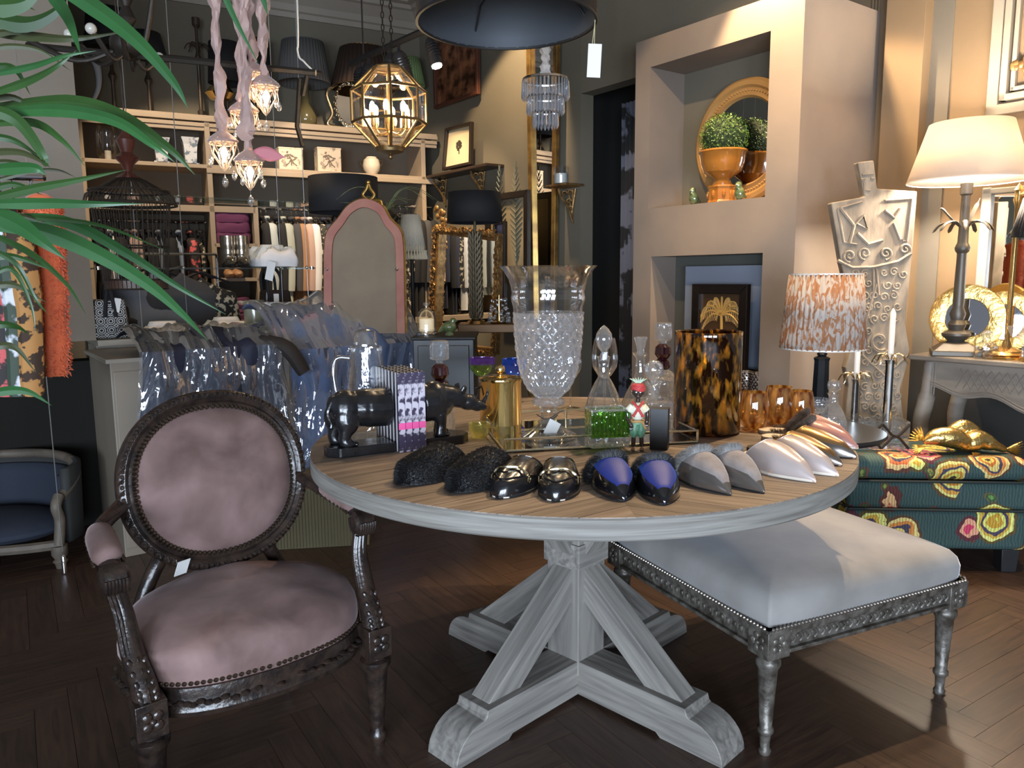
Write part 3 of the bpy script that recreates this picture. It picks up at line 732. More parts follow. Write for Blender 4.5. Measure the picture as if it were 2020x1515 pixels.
# wing wall at the far left
wp = pp(184, 600, CP0-NC*.62, NC); q = V((wp.x, wp.y, 0))-NC*.09
bm = MB(); bm.box((0, 0, (CEIL+LZ)/2), (1.9, .18, CEIL-LZ)); o = bm.build('wall_wing', GREY, smooth=False); o.location = q-UC*.95; o.rotation_euler = (0, 0, RZC); struct(o)
bm = MB(); bm.box((0, 0, (LZ-.1)/2), (2.0, .16, LZ-.1)); o = bm.build('wall_wing', mat('dark_panel', (.016, .015, .013), .9, spec=.1), smooth=False); o.location = q-UC*.93; o.rotation_euler = (0, 0, RZC); struct(o)
# ================================================================ things on the round table
def T(px, py, z=TZ): return pz(px, py, z)
def fur_mesh(bm, pts, L_, r=.0006, spread=.5, down=.0, seed=1):
    rnd = random.Random(seed)
    for p, n_ in pts:
        p = V(p); n_ = V(n_).normalized(); d = (n_+V((rnd.uniform(-1, 1), rnd.uniform(-1, 1), rnd.uniform(-1, 1)))*spread+V((0, 0, -down))).normalized()
        l = L_*rnd.uniform(.6, 1.2); a = d.orthogonal().normalized()*r; b = d.cross(a)
        q = p+d*l*.6; e = p+d*l+V((0, 0, -l*.15)); k = len(bm.v)
        bm.add([p+a, p-a*.5+b*.87, p-a*.5-b*.87, q+a*.7, q-a*.35+b*.6, q-a*.35-b*.6, e], [(0, 1, 4, 3), (1, 2, 5, 4), (2, 0, 3, 5), (3, 4, 6), (4, 5, 6), (5, 3, 6)])
def mule(name, label, toe, deg, up_m, sole_m, point=.5, L_=.26, W=.088, hh=.062, furc=None, insole=None, extra=None, group=None, vamp=.52, heel=.012, trimm=None, allfur=False, side=1, toeh=.028):
    """backless shoe: toe tip at `toe`, pointing along deg (0 = +X)"""
    d = V((cos(R(deg)), sin(R(deg)), 0)); rz = R(deg)
    sh = thing(name, label, 'shoe', V((toe.x, toe.y, TZ))-d*L_, rz, group)   # local +X towards toe, heel at 0
    def hw(t):      # t from heel 0 to toe 1
        ball = W/2; 
        if t < .12: return ball*.72*sqrt(max(0, 1-((.12-t)/.12)**2))
        if t < .62: 
            k = (t-.12)/.5; return ball*(.72+.28*(.5-.5*cos(pi*k)))
        k = (t-.62)/.38; pe = 2.6-1.4*point; v = max(0, 1-k**pe)
        return ball*(v**(.5+.42*point))
    def off(t): return side*.008*sin(pi*t)*1.0
    n = 26; ts = [i/n for i in range(n+1)]
    poly = [(t*L_, off(t)+hw(t)*1.03) for t in ts] + [(t*L_, off(t)-hw(t)*1.03) for t in ts[::-1][1:-1]]
    bm = MB(); bm.prism(poly[::-1], 0, .007); bm.prism([(x, y) for x, y in poly if x < L_*.3][::-1], 0, heel) if heel > .008 else None
    bm.build('sole', sole_m, sh, smooth=False, bevel=.0015)
    bm = MB(); bm.prism([(x*.995, y*.93) for x, y in poly][::-1], .007, .011+.0); bm.build('insole', insole or sole_m, sh, smooth=False, bevel=.001)
    def H_(t):      # instep height
        k = max(0, (1-t)/(1-vamp+.0001)); k = min(k, 1.15)
        return toeh+(hh-toeh)*(sin(min(1, k)*pi/2)**1.6)*(1+.0*k)
    def sec(t, a, grow=0):
        w_ = hw(t)+grow; h = H_(t)*min(1, (hw(t)/(W*.25))**.75)+grow
        c, s = cos(a), sin(a); y = (abs(c)**.75)*(1 if c >= 0 else -1)*w_; z = (abs(s)**.85)*h
        return V((t*L_, off(t)+y, .004+z))
    def upf(u, v):
        a = pi*v; t0 = vamp-.16*(abs(cos(a))**2.5)+.02*sin(a)      # opening curve: sides reach back further
        t = 1-(1-t0)*(1-u)**1.9; return sec(min(t, .9995), a)
    bm = MB(); bm.grid(upf, 22, 20); up = bm.build('upper', up_m, sh, ang=70)
    bm = MB(); bm.grid(lambda u, v: upf(u*.9, v)*1+V((0, 0, -.003))-V((.0, 0, 0)), 12, 20); bm.build('lining', insole or sole_m, sh, ang=70)
    # opening edge
    bm = MB(); bm.tube([upf(0, i/20) for i in range(21)], .0016, 6); bm.build('topline', trimm or up_m, sh)
    if furc:
        bm = MB(); pts = []; rnd = random.Random(5)
        if allfur:
            for i in range(9500):
                u, v = rnd.random(), rnd.random(); p = upf(u, v); nn = p-V((p.x, off(p.x/L_), .0)); nn.x += .012*(u*2-.9); pts.append((p, nn))
            for i in range(500):
                t = rnd.random()*.45; e = rnd.choice((-1, 1)); pts.append((V((t*L_, off(t)+e*hw(t), .006)), V((-.4*(t < .1), e, .6))))
            fur_mesh(bm, pts, .0075, .0006, .6, .4)
        else:
            for i in range(8000):
                v = rnd.random(); p = upf(-.03+rnd.random()*.05, v); pts.append((p, V((-.7, cos(pi*v)*.8, .25+sin(pi*v)*.7))))
            for i in range(700):
                t = rnd.uniform(.16, .42); e = rnd.choice((-1, 1)); pts.append((V((t*L_, off(t)+e*hw(t)*.98, .011)), V((-.3, e*.9, .8))))
            fur_mesh(bm, pts, .018, .00055, .6, .05)
        tag(bm.build('fur', furc, sh, smooth=False), kind='stuff')
    if extra: extra(sh, upf, sec, off, hw, L_, H_)
    return sh
BFUR = mat('black_fur', (.004, .004, .005), .6); GFUR = mat('grey_fur', (.13, .125, .12), .8, col2=(.24, .23, .22), scale=60); TFUR = mat('brown_fur', (.10, .075, .06), .8, col2=(.25, .21, .18), scale=40)
BLEATH = mat('black_leather', (.007, .007, .008), .22, bump=.12, bscale=120, spec=.6, coat=.3)
PATENT = mat('black_patent', (.004, .004, .005), .04, coat=1)
BLUEV = mat('blue_velvet', (.006, .018, .15), .6, sheen=.35, sheentint=(.1, .25, 1))
TAUPS = mat('taupe_suede', (.17, .145, .135), .9, col2=(.24, .21, .20), scale=30, bump=.2, bscale=200, sheen=.4)
PEWT = mat('pewter_leather', (.20, .175, .155), .22, metal=.7)
PEARL = mat('pearl_leather', (.46, .39, .37), .30, metal=.25, coat=.4)
BRZ = mat('bronze_leather', (.50, .30, .11), .30, metal=.8, col2=(.28, .17, .08), scale=6)
ROSE = mat('rose_leather', (.42, .19, .15), .38, coat=.3)
TAN = mat('tan_insole', (.55, .32, .20), .5); CRM = mat('cream_insole', (.7, .62, .52), .5); DRK = mat('dark_insole', (.03, .025, .022), .6)
# black fur slippers
mule('fur_slipper', 'black fur slipper, leftmost shoe on the round table', T(788, 957), 232, BFUR, BLACK, .15, .25, .105, .070, furc=BFUR, allfur=True, toeh=.045, vamp=.40)
mule('fur_slipper', 'black fur slipper lying between the other fur slipper and the black loafers', T(893, 972), 238, BFUR, BLACK, .15, .25, .105, .070, furc=BFUR, allfur=True, toeh=.045, vamp=.40)
def snaffle(sh, upf, sec, off, hw, L_, H_):
    bm = MB(); t = .76
    ps = [sec(t, pi*(.22+.56*i/12), .0045) for i in range(13)]
    bm.tube([p+V((.006*sin(i*pi/3)*.6, 0, .0015)) for i, p in enumerate(ps)], [.003, .004, .003, .0026, .0026, .003, .005, .003, .0026, .0026, .003, .004, .003], 8)
    for e in (.16, .84):
        c = sec(t, pi*e, .003); bm.tube([c+V((.009*cos(a), .003*cos(a)*0, .009*sin(a)*.8)) for a in [i*pi/6 for i in range(13)]], .0016, 6)
    bm.build('snaffle_bar', mat('pale_gold', (.85, .75, .5), .15, metal=1), sh)
    bm = MB(); bm.tube([sec(.99-.30*abs(cos(pi*i/16))**.0*sin(pi*i/16)*0-.34*(abs(i-8)/8)**1.6-.05, pi*(.13+.74*i/16), .0012) for i in range(17)], .0018, 6); bm.build('apron_seam', BLEATH, sh)
for px, py, dg, lb in ((984, 984, 250, 'black leather backless loafer with gold bar, beside the fur slippers'), (1096, 990, 266, 'black leather backless loafer with gold bar, beside the blue velvet mules')):
    mule('loafer_mule', lb, T(px, py), dg, BLEATH, BLACK, .12, .26, .092, .060, insole=CRM, extra=snaffle, vamp=.46, heel=.016, toeh=.032)
def two_tone(m2, lip=.55):
    def f(sh, upf, sec, off, hw, L_, H_):
        bm = MB()
        def g(u, v):
            e = v; t0 = .40; t = t0+(1-t0)*u; lim = .05+.30*(.45+.55*u**3)
            a = e*lim*pi; return sec(min(t, .9995), a, .0012)
        def g2(u, v):
            p = g(u, v); t = .40+.60*u; lim = .05+.30*(.45+.55*u**3); return sec(min(t, .9995), pi-v*lim*pi, .0012)
        bm.grid(g, 20, 8); bm.grid(g2, 20, 8)
        bm.grid(lambda u, v: sec(1-.07*(1-u)**1.9-.0004, pi*v, .0014), 10, 20)
        bm.build('toe_cap', m2, sh, ang=70)
    return f
for px, py, dg, lb in ((1232, 990, 280, 'blue velvet pointed mule with black patent toe and black fur, left one of the pair'), (1312, 997, 272, 'blue velvet pointed mule with black patent toe and black fur, right one of the pair')):
    mule('velvet_mule', lb, T(px, py), dg, BLUEV, BLACK, .55, .25, .088, .066, furc=BFUR, insole=DRK, extra=two_tone(PATENT), trimm=PATENT)
for px, py, dg, lb in ((1442, 978, 291, 'taupe suede pointed mule with pewter edge and grey fur, beside the blue velvet mules'), (1508, 974, 292, 'taupe suede pointed mule with pewter edge and grey fur, beside the pearl leather mules')):
    mule('suede_mule', lb, T(px, py), dg, TAUPS, BLACK, .95, .26, .088, .068, furc=GFUR, insole=DRK, extra=two_tone(PEWT), trimm=GFUR)
for px, py, dg, lb in ((1610, 953, 300, 'pearl white leather pointed mule in front of its twin'), (1655, 941, 304, 'pearl white leather pointed mule just behind its twin, beside the bronze mules')):
    mule('pearl_mule', lb, T(px, py), dg, PEARL, CRM, .95, .27, .09, .070, insole=TAN, vamp=.44)
for px, py, dg, lb in ((1662, 920, 312, 'bronze metallic pointed mule nearer the pearl mules'), (1690, 905, 316, 'bronze metallic pointed mule nearer the rose mules')):
    mule('bronze_mule', lb, T(px, py), dg, BRZ, BLACK, .9, .26, .084, .062, insole=TAN, vamp=.44, extra=two_tone(PEWT))
for px, py, dg, lb in ((1694, 886, 326, 'rose leather pointed mule lined with brown fur, nearest to the bronze mules'), (1682, 868, 333, 'rose leather pointed mule lined with brown fur, rearmost shoe at the table edge')):
    mule('rose_mule', lb, T(px, py), dg, ROSE, CRM, .9, .26, .086, .062, furc=TFUR, insole=TAN)

# ---------------------------------------------------------------- rhinoceros bookends and books
RH = mat('black_resin', (.006, .006, .007), .25, col2=(.011, .011, .012), scale=20, bump=.35, bscale=55, coat=.2)
bA = T(704, 893); rzb = R(28); axn = V((cos(rzb), sin(rzb), 0)); bB = bA+axn*.238
rb = thing('rhino_bookend', 'black rhinoceros bookend, hind half with tail facing left', 'bookend', V((bA.x, bA.y, TZ)), rzb)
def basep(x0, x1): return [(x0, -.045), (x1, -.045), (x1, .045), (x0, .045)]
def rbase(root, x0, x1, sgn):
    poly = []
    w_ = .046; c = .028
    if sgn < 0: poly = [(x0+c, -w_), (x1, -w_), (x1, w_), (x0+c, w_), (x0, w_-c), (x0, -w_+c)]
    else: poly = [(x0, -w_), (x1-c, -w_), (x1, -w_+c), (x1, w_-c), (x1-c, w_), (x0, w_)]
    bm = MB(); bm.prism(poly, 0, .026); bm.build('base', RH, root, smooth=False, bevel=.003)
rbase(rb, -.085, .095, -1)
bm = MB()
bm.ell((.03, 0, .122), (.075, .052, .052)); bm.ell((-.025, 0, .125), (.048, .048, .050)); bm.tube([(.03, 0, .12), (.092, 0, .118)], .053, 16)
for (x, y, fx) in ((-.03, -.026, .004), (-.045, .026, -.004)):
    bm.ell((x, y*1.05, .098), (.034, .022, .045)); bm.tube([(x, y, .09), (x-.006, y, .065), (x-.010, y, .045), (x-.004, y, .034)], [.026, .019, .016, .019], 12); bm.ell((x, y, .032), (.023, .019, .010))
bm.ell((-.055, 0, .135), (.022, .025, .028)); bm.box((.18, 0, .1), (.01, .01, .01)) if False else None
bm.build('body', RH, rb, remesh=.0035)
bm = MB(); bm.tube(spline([(-.066, -.012, .145), (-.078, -.014, .115), (-.070, -.016, .09), (-.072, -.016, .075)], 5), [.006]*5+[.0045]*5+[.004]*5+[.008], 8); bm.build('tail', RH, rb)
bm = MB()
for x in (-.03, -.045):
    for k in (-1, 0, 1): bm.ell((x+.021, (-.026 if x > -.04 else .026)+k*.009, .031), (.006, .005, .005), 8)
bm.build('toes', RH, rb)
rf = thing('rhino_bookend', 'black rhinoceros bookend, front half with horned head facing right', 'bookend', V((bB.x, bB.y, TZ)), rzb)
rbase(rf, -.06, .085, 1)
bm = MB(); bm.tube([(-.055, 0, .118), (-.01, 0, .120)], .053, 16); bm.ell((-.012, 0, .125), (.044, .048, .056)); bm.ell((.012, 0, .118), (.034, .038, .045))
bm.tube([(.01, 0, .135), (.045, -.004, .132), (.075, -.008, .120)], [.038, .030, .026], 14)
bm.ell((.090, -.010, .112), (.030, .022, .024)); bm.ell((.118, -.013, .100), (.024, .016, .017)); bm.ell((.137, -.014, .095), (.010, .013, .012))
for (x, y) in ((-.005, -.027), (.012, .026)):
    bm.ell((x, y, .10), (.024, .018, .04)); bm.tube([(x, y, .09), (x+.003, y, .06), (x+.001, y, .035)], [.021, .015, .016], 12); bm.ell((x+.003, y, .032), (.020, .017, .010))
bm.build('body', RH, rf, remesh=.0035)
bm = MB(); bm.tube(spline([(.134, -.013, .104), (.142, -.013, .116), (.150, -.013, .132), (.151, -.013, .147)], 4), [.008]*3+[.006]*3+[.004]*4+[.0015]*3, 10); bm.tube([(.112, -.012, .113), (.115, -.012, .124), (.121, -.012, .134)], [.006, .004, .001], 8)
bm.build('horn', RH, rf)
bm = MB()
for e in (-1, 1): bm.tube([(.066, -.008+e*.018, .138), (.066, -.008+e*.024, .150), (.070, -.008+e*.025, .160), (.073, -.008+e*.024, .166)], [.005, .010, .008, .001], 10, flat=.6)
bm.build('ears', RH, rf)
bm = MB()
for x, y in ((-.005, -.027), (.012, .026)):
    for k in (-1, 0, 1): bm.ell((x+.021, y+k*.008, .031), (.006, .005, .005), 8)
bm.build('toes', RH, rf)
PAGE = mat('book_paper', (.75, .73, .70), .7)
def spine_mat(nm, seed):
    m = bpy.data.materials.new(nm); m.use_nodes = True; nt = m.node_tree; N = nt.nodes; L = nt.links; I = N['Principled BSDF'].inputs
    tc = N.new('ShaderNodeTexCoord'); sp = N.new('ShaderNodeSeparateXYZ'); L.new(tc.outputs['Object'], sp.inputs[0])
    n1 = N.new('ShaderNodeTexNoise'); n1.inputs['Scale'].default_value = 55; n1.inputs['Detail'].default_value = 3; L.new(tc.outputs['Object'], n1.inputs['Vector'])
    r = N.new('ShaderNodeValToRGB'); r.color_ramp.elements[0].position = .46; r.color_ramp.elements[1].position = .56
    r.color_ramp.elements[0].color = (.045, .035, .065, 1); r.color_ramp.elements[1].color = (.48, .44, .50, 1); L.new(n1.outputs[0], r.inputs[0])
    r2 = N.new('ShaderNodeValToRGB'); r2.color_ramp.interpolation = 'CONSTANT'; e = r2.color_ramp.elements; e[0].position = 0; e[0].color = (0, 0, 0, 1); e[1].position = .062/.2; e[1].color = (1, 1, 1, 1); z = e.new(.080/.2); z.color = (0, 0, 0, 1)
    mu = N.new('ShaderNodeMath'); mu.operation = 'MULTIPLY'; mu.inputs[1].default_value = 5; L.new(sp.outputs[2], mu.inputs[0]); L.new(mu.outputs[0], r2.inputs[0])
    mx = N.new('ShaderNodeMixRGB'); L.new(r2.outputs[0], mx.inputs[0]); L.new(r.outputs[0], mx.inputs[1]); mx.inputs[2].default_value = (.75, .10, .30, 1); L.new(mx.outputs[0], I['Base Color']); I['Roughness'].default_value = .35; return m
SPM = spine_mat('magazine_spine', 1); COV = mat('magazine_cover', (.62, .60, .62), .3, col2=(.02, .02, .03), scale=9, wave=.6, st=(1, 1.3, .3), contrast=(.35, .4))
gap0 = bA+axn*.099; gap1 = bB-axn*.063; nb_ = 4; tot = (gap1-gap0).length; th_ = tot/nb_
fn = V((axn.y, -axn.x, 0))
for i in range(nb_):
    c = gap0+axn*(th_*(i+.5)+.0005*i); c += fn*-.035
    nm = ('first', 'second', 'third', 'fourth', 'fifth', 'sixth', 'seventh', 'eighth')[i]
    b = thing('picture_book', f'{nm} dark and white spined book counted from the rhino\'s hind half', 'book', V((c.x, c.y, TZ)), rzb, 'books held between the rhinoceros bookends')
    bm = MB(); bm.box((0, -.004, .107), (th_*.70, .180, .205)); bm.build('pages', PAGE, b, smooth=False)
    bm = MB()
    for e in (-1, 1): bm.box((e*th_*.42, 0, .1085), (th_*.14, .192, .215))
    bm.build('cover', COV, b, smooth=False)
    bm = MB(); bm.box((0, -.0955, .1085), (th_*.96, .003, .215)); bm.build('spine', SPM, b, smooth=False)

# ---------------------------------------------------------------- generic glassware
def lathe_thing(name, label, cat, P, parts, group=None, rz=0, n=36):
    o = thing(name, label, cat, P, rz, group)
    for pn, prof, m, kw in parts:
        bm = MB(); kk = dict(kw); seg = kk.pop('n', n); rib = kk.pop('rib', None); bm.lathe(prof, seg, rib=rib); bm.build(pn, m, o, **kk)
    return o
def onz(p): return V((p.x, p.y, p.z))
# pitcher
P = T(728, 862); dP = depth(P)
pit = lathe_thing('glass_pitcher', 'tall clear glass pitcher with handle standing behind the books', 'pitcher', P, [
    ('body', [(0, .004), (.066, .004), (.069, .02), (.069, .06), (.060, .13), (.052, .20), (.047, .25), (.048, .262)], GLASSR, {}),
    ('bell_lid', [(.048, .262), (.047, .268), (.036, .272), (.034, .300), (.030, .312), (.018, .319), (0, .321)], GLASSR, {})])
bm = MB(); bm.tube(spline([(-.046, 0, .235), (-.085, .0, .235), (-.098, 0, .20), (-.090, 0, .13), (-.062, 0, .085)], 6), .008, 10); bm.build('handle', glassy('solid_glass', (.95, .97, .99), refl=2.2), pit)
STOP = glassy('stopper_crystal', (.92, .95, .98), refl=2.6, bump=.3, bscale=40, body=.08)
REDG = mat('dark_red_glass', (.03, .002, .004), .08, coat=1)
def square_decanter(label, P, z0=TZ, s=1, red=True):
    o = thing('crystal_decanter', label, 'decanter', P)
    bm = MB(); bm.lathe([(0, .002), (.040*s, .002), (.042*s, .01), (.042*s, .085*s), (.036*s, .105*s), (.018*s, .118*s)], 40, rib=lambda a, z: 1-.05*abs(sin(a*9))); bm.build('body', CUT, o)
    bm = MB(); bm.lathe([(0, .118*s), (.018*s, .118*s), (.026*s, .13*s), (.024*s, .145*s), (.016*s, .152*s), (.027*s, .168*s), (.024*s, .19*s), (.012*s, .20*s), (0, .20*s)], 24); bm.build('collar', REDG if red else STOP, o)
    bm = MB(); bm.lathe([(0, .20*s), (.010*s, .20*s), (.010*s, .208*s), (.026*s, .212*s), (.028*s, .218*s), (.027*s, .262*s), (.024*s, .267*s), (0, .267*s)], 8); bm.build('stopper', STOP, o, smooth=False)
    return o
square_decanter('crystal decanter with dark red neck and block stopper behind the rhino\'s head', T(870, 850), s=1.04)
# coupe glasses
def coupe(label, P, s=1, mb=CUT, mr=None, name='coupe_glass'):
    o = thing(name, label, 'glass', P)
    bm = MB(); bm.lathe([(0, 0), (.034*s, 0), (.034*s, .002*s), (.006*s, .006*s), (.004*s, .02*s), (.004*s, .075*s), (.008*s, .085*s)], 24); bm.build('stem', STOP, o)
    bm = MB(); bm.lathe([(0, .085*s), (.020*s, .09*s), (.038*s, .11*s), (.042*s, .128*s)], 30, rib=lambda a, z: 1-.03*abs(sin(a*8))); bm.build('bowl', mb, o)
    bm = MB(); bm.lathe([(.042*s, .128*s), (.041*s, .145*s), (.0415*s, .148*s)], 30); bm.build('rim', mr or mb, o); return o
GRN = glassy('green_glass', (.40, .66, .16), refl=2.0, bump=.4, bscale=40, body=.14, bodycol=(.14, .36, .05))
PUR = glassy('purple_glass', (.35, .20, .75), refl=1.6, body=.35, bodycol=(.25, .10, .6))
BLUG = glassy('blue_glass', (.10, .25, .95), refl=1.6, body=.4, bodycol=(.03, .12, .7))
P = T(952, 795); coupe('cut coupe glass with green bowl and purple rim behind the gold ice bucket', P, 1.15, GRN, PUR)
P = T(1015, 792); coupe('blue and amber coupe glass half hidden behind the big crystal vase', P, 1.1, BLUG, BLUG)
P = T(897, 868); o = thing('glass_votive', 'small pale yellow cut glass dish beside the decanter', 'dish', P+V((.07, .03, 0))); bm = MB(); bm.lathe([(0, .002), (.022, .002), (.030, .02), (.032, .045)], 24, rib=lambda a, z: 1-.05*abs(sin(a*8))); bm.build('bowl', glassy('yellow_glass', (.9, .85, .4), refl=1.6, body=.2, bodycol=(.7, .65, .2), bump=.4), o)
# mirrored tray
ta = R(10.6); tcx = V((.212, 2.262, TZ)); tw, td = .548, .405
tr = thing('mirror_tray', 'rectangular mirrored tray with thin gold gallery rails, centre of the round table', 'tray', tcx, ta)
bm = MB(); bm.box((0, 0, .004), (tw-.008, td-.008, .005)); bm.build('mirror_plate', MIRROR, tr, smooth=False)
PG = mat('pale_gold', (.85, .75, .5), .15, metal=1)
bm = MB(); h2 = .036
for z, r in ((.004, .004), (h2, .0032)):
    c = [(-tw/2, -td/2, z), (tw/2, -td/2, z), (tw/2, td/2, z), (-tw/2, td/2, z)]
    for i in range(4): bm.tube([c[i], c[(i+1) % 4]], r, 8)
    if z > .01: bm.build('top_rail', PG, tr); bm = MB()
    else: bm.build('bottom_rail', PG, tr); bm = MB()
for x, y in ((-1, -1), (1, -1), (1, 1), (-1, 1), (0, -1), (0, 1), (-1, 0), (1, 0)):
    bm = MB(); bm.tube([(x*tw/2, y*td/2, 0), (x*tw/2, y*td/2, h2)], .0035, 8); bm.build('post', PG, tr)
# ice bucket
P = T(988, 838)
ib = lathe_thing('ice_bucket', 'shiny gold lidded ice bucket beside the crystal vase', 'ice bucket', P, [
    ('body', [(0, 0), (.064, 0), (.066, .004), (.066, .138), (.069, .142), (.069, .147)], GOLD, {}),
    ('lid', [(.069, .147), (.069, .151), (.055, .156), (.02, .160), (0, .161)], GOLD, {}),
    ('knob', [(0, .160), (.006, .161), (.007, .166), (.015, .172), (.017, .180), (.013, .189), (0, .193)], GOLD, {'n': 16})])
bm = MB(); bm.tube([(-.066, 0, .12), (-.078, -.01, .118), (-.080, -.02, .10), (-.074, -.03, .09)], .004, 8); bm.build('side_ring', BLACK, ib)
# big crystal vase
VP = T(1082, 862, TZ+.007); Zs = .455
vs_ = thing('crystal_vase', 'very large footed cut crystal vase with flared rim on the mirrored tray', 'vase', VP)
bm = MB(); bm.lathe([(0, .004), (.080, .003), (.081, .009), (.055, .022), (.030, .038), (.022, .055), (.024, .085), (.030, .092)], 48); bm.build('foot', glassy('vase_clear', (.94, .96, .98), refl=1.8, bump=.1, bscale=20), vs_)
bm = MB(); bm.lathe([(.026, .092), (.044, .095), (.048, .103), (.044, .112), (.030, .116)], 40); bm.build('knop', CUT, vs_)
# diamond cut body: real facets
prof = [(.034, .118), (.058, .14), (.074, .17), (.084, .205), (.090, .245), (.094, .285), (.096, .325), (.098, .36)]
def vr(z):
    for (r0, z0), (r1, z1) in zip(prof, prof[1:]):
        if z0 <= z <= z1: k = (z-z0)/(z1-z0); return r0+(r1-r0)*k
    return prof[-1][0]
bm = MB(); nu, nv = 96, 64
def dia(u, v):
    z = .118+.242*v; a = u*2*pi; k = min(abs(sin(a*9+v*19)), abs(sin(a*9-v*19))); r = vr(z)+.007*k-.003
    return (r*cos(a), r*sin(a), z)
bm.grid(dia, 240, 110, wu=True); bm.build('cut_body', glassy('diamond_crystal', (.93, .95, .975), refl=3.2, rough=.02, body=.13, bodycol=(.9, .93, 1)), vs_, smooth=False)
bm = MB(); bm.lathe([(.098, .36), (.099, .375), (.104, .392), (.106, .402), (.103, .412), (.105, .43), (.113, .455), (.127, .478), (.136, .487), (.137, .489), (.134, .489), (.124, .477), (.110, .455), (.102, .43)], 56); bm.build('flared_neck', GLASS, vs_)
bm = MB(); bm.tube([(.025, -.03, .07), (.012, -.040, .062), (0, -.036, .06)], .0015, 6); bm.tube([(-.035, -.03, .072), (-.015, -.038, .060), (0, -.036, .06), (.03, -.03, .078), (.042, -.028, .082)], .0015, 6); bm.build('string', BLACK, vs_)
bm = MB(); bm.box((.008, -.050, .035), (.035, .0015, .045), rz=.1, ry=.5, rx=-.25); t_ = bm.build('price_tag', mat('paper', (.8, .8, .78), .7), vs_, smooth=False)
# wine glasses
def wine(label, P, s=1):
    return lathe_thing('wine_glass', label, 'glass', P, [('foot', [(0, 0), (.035*s, 0), (.035*s, .002), (.005*s, .008), (.0035*s, .02), (.0035*s, .10*s)], GLASS, {'n': 24}),
        ('bowl', [(.0035*s, .10*s), (.02*s, .11*s), (.036*s, .135*s), (.040*s, .16*s), (.036*s, .195*s), (.030*s, .222*s)], GLASS, {'n': 32})])
wine('tall clear wine glass right of the crystal vase', T(1125, 806), 1.02); wine('large clear wine glass behind the pointed-stopper decanter', T(1192, 812), 1.15)
# bell decanter with pointed stopper
P = T(1190, 843, TZ+.007)
lathe_thing('bell_decanter', 'clear bell-shaped decanter with pointed teardrop stopper on the mirrored tray', 'decanter', P, [
    ('body', [(0, .004), (.055, .004), (.058, .02), (.056, .06), (.046, .10), (.030, .135), (.018, .155), (.016, .19), (.020, .215), (.022, .218)], GLASSR, {'rib': lambda a, z: 1-.02*abs(sin(a*6))}),
    ('stopper', [(.010, .205), (.012, .222), (.008, .232), (.020, .248), (.026, .268), (.024, .286), (.014, .302), (0, .314)], STOP, {'n': 10})])
P = T(1197, 880, TZ+.007)
o = thing('square_glass_box', 'green and clear cut glass square jar at the front of the tray', 'jar', P, ta)
bm = MB(); bm.box((0, 0, .016), (.108, .07, .028)); bm.build('clear_base', CUT, o, bevel=.003)
bm = MB(); bm.box((0, 0, .066), (.106, .068, .072)); 
for i in range(9): bm.box((-.048+i*.012, -.035, .066), (.006, .004, .066))
bm.build('green_body', GRN, o, smooth=False, bevel=.001)
bm = MB()
for x, y, a, b in ((0, .034, .106, .006), (0, -.034, .106, .006), (.052, 0, .006, .068), (-.052, 0, .006, .068)): bm.box((x, y, .104), (a, b, .006))
bm.build('rim', STOP, o, bevel=.001)
# trumpet-stopper decanter, ball stopper decanter, red decanter
P = T(1262, 822)
lathe_thing('tall_decanter', 'clear long-necked decanter with a faceted cone stopper behind the figurine', 'decanter', P, [
    ('body', [(0, .004), (.060, .004), (.064, .02), (.060, .05), (.045, .085), (.026, .12), (.018, .15), (.016, .195), (.026, .21), (.028, .213)], GLASSR, {}),
    ('stopper', [(.010, .205), (.012, .215), (.012, .225), (.022, .262), (.022, .266), (0, .267)], STOP, {'n': 8, 'smooth': False})])
P = T(1288, 856)
o = lathe_thing('ball_stopper_decanter', 'square crystal decanter with round ball stopper right behind the figurine', 'decanter', P, [
    ('neck', [(.030, .105), (.018, .12), (.016, .14), (.026, .15), (.026, .155)], CUT, {}),
    ('stopper', [(.008, .15), (.010, .16), (.018, .166), (.026, .180), (.028, .193), (.025, .207), (.014, .218), (0, .221)], STOP, {'n': 14})])
bm = MB(); bm.box((0, 0, .055), (.105, .09, .10)); bm.build('body', CUT, o, bevel=.008)
P = T(1306, 800); square_decanter('crystal decanter with dark red neck and block stopper left of the tortoiseshell hurricane vase', P, s=1.12)
# black box + figurine
P = T(1302, 886); o = tag(MB().box((0, 0, .056), (.048, .04, .112)).build('gift_box', mat('black_box', (.018, .020, .024), .45), smooth=False, bevel=.001), 'small upright black box standing behind the turbaned figurine', 'box'); o.location = (P.x, P.y+.01, TZ); o.rotation_euler = (0, 0, R(-18))
P = T(1257, 888)
fg = thing('figurine', 'painted figurine of a standing boy in red turban, red scarf and green trousers', 'figurine', P, R(-6))
SKN = mat('dark_painted_skin', (.035, .022, .018), .25, coat=.4)
bm = MB(); z = .19
bm.ell((0, 0, .158), (.0135, .014, .0165)); bm.ell((0, -.013, .156), (.0035, .004, .004)); bm.ell((0, -.011, .149), (.006, .004, .003)); bm.tube([(0, 0, .148), (0, 0, .132)], .006, 8)
for e in (-1, 1): bm.ell((e*.014, 0, .157), (.003, .004, .005))
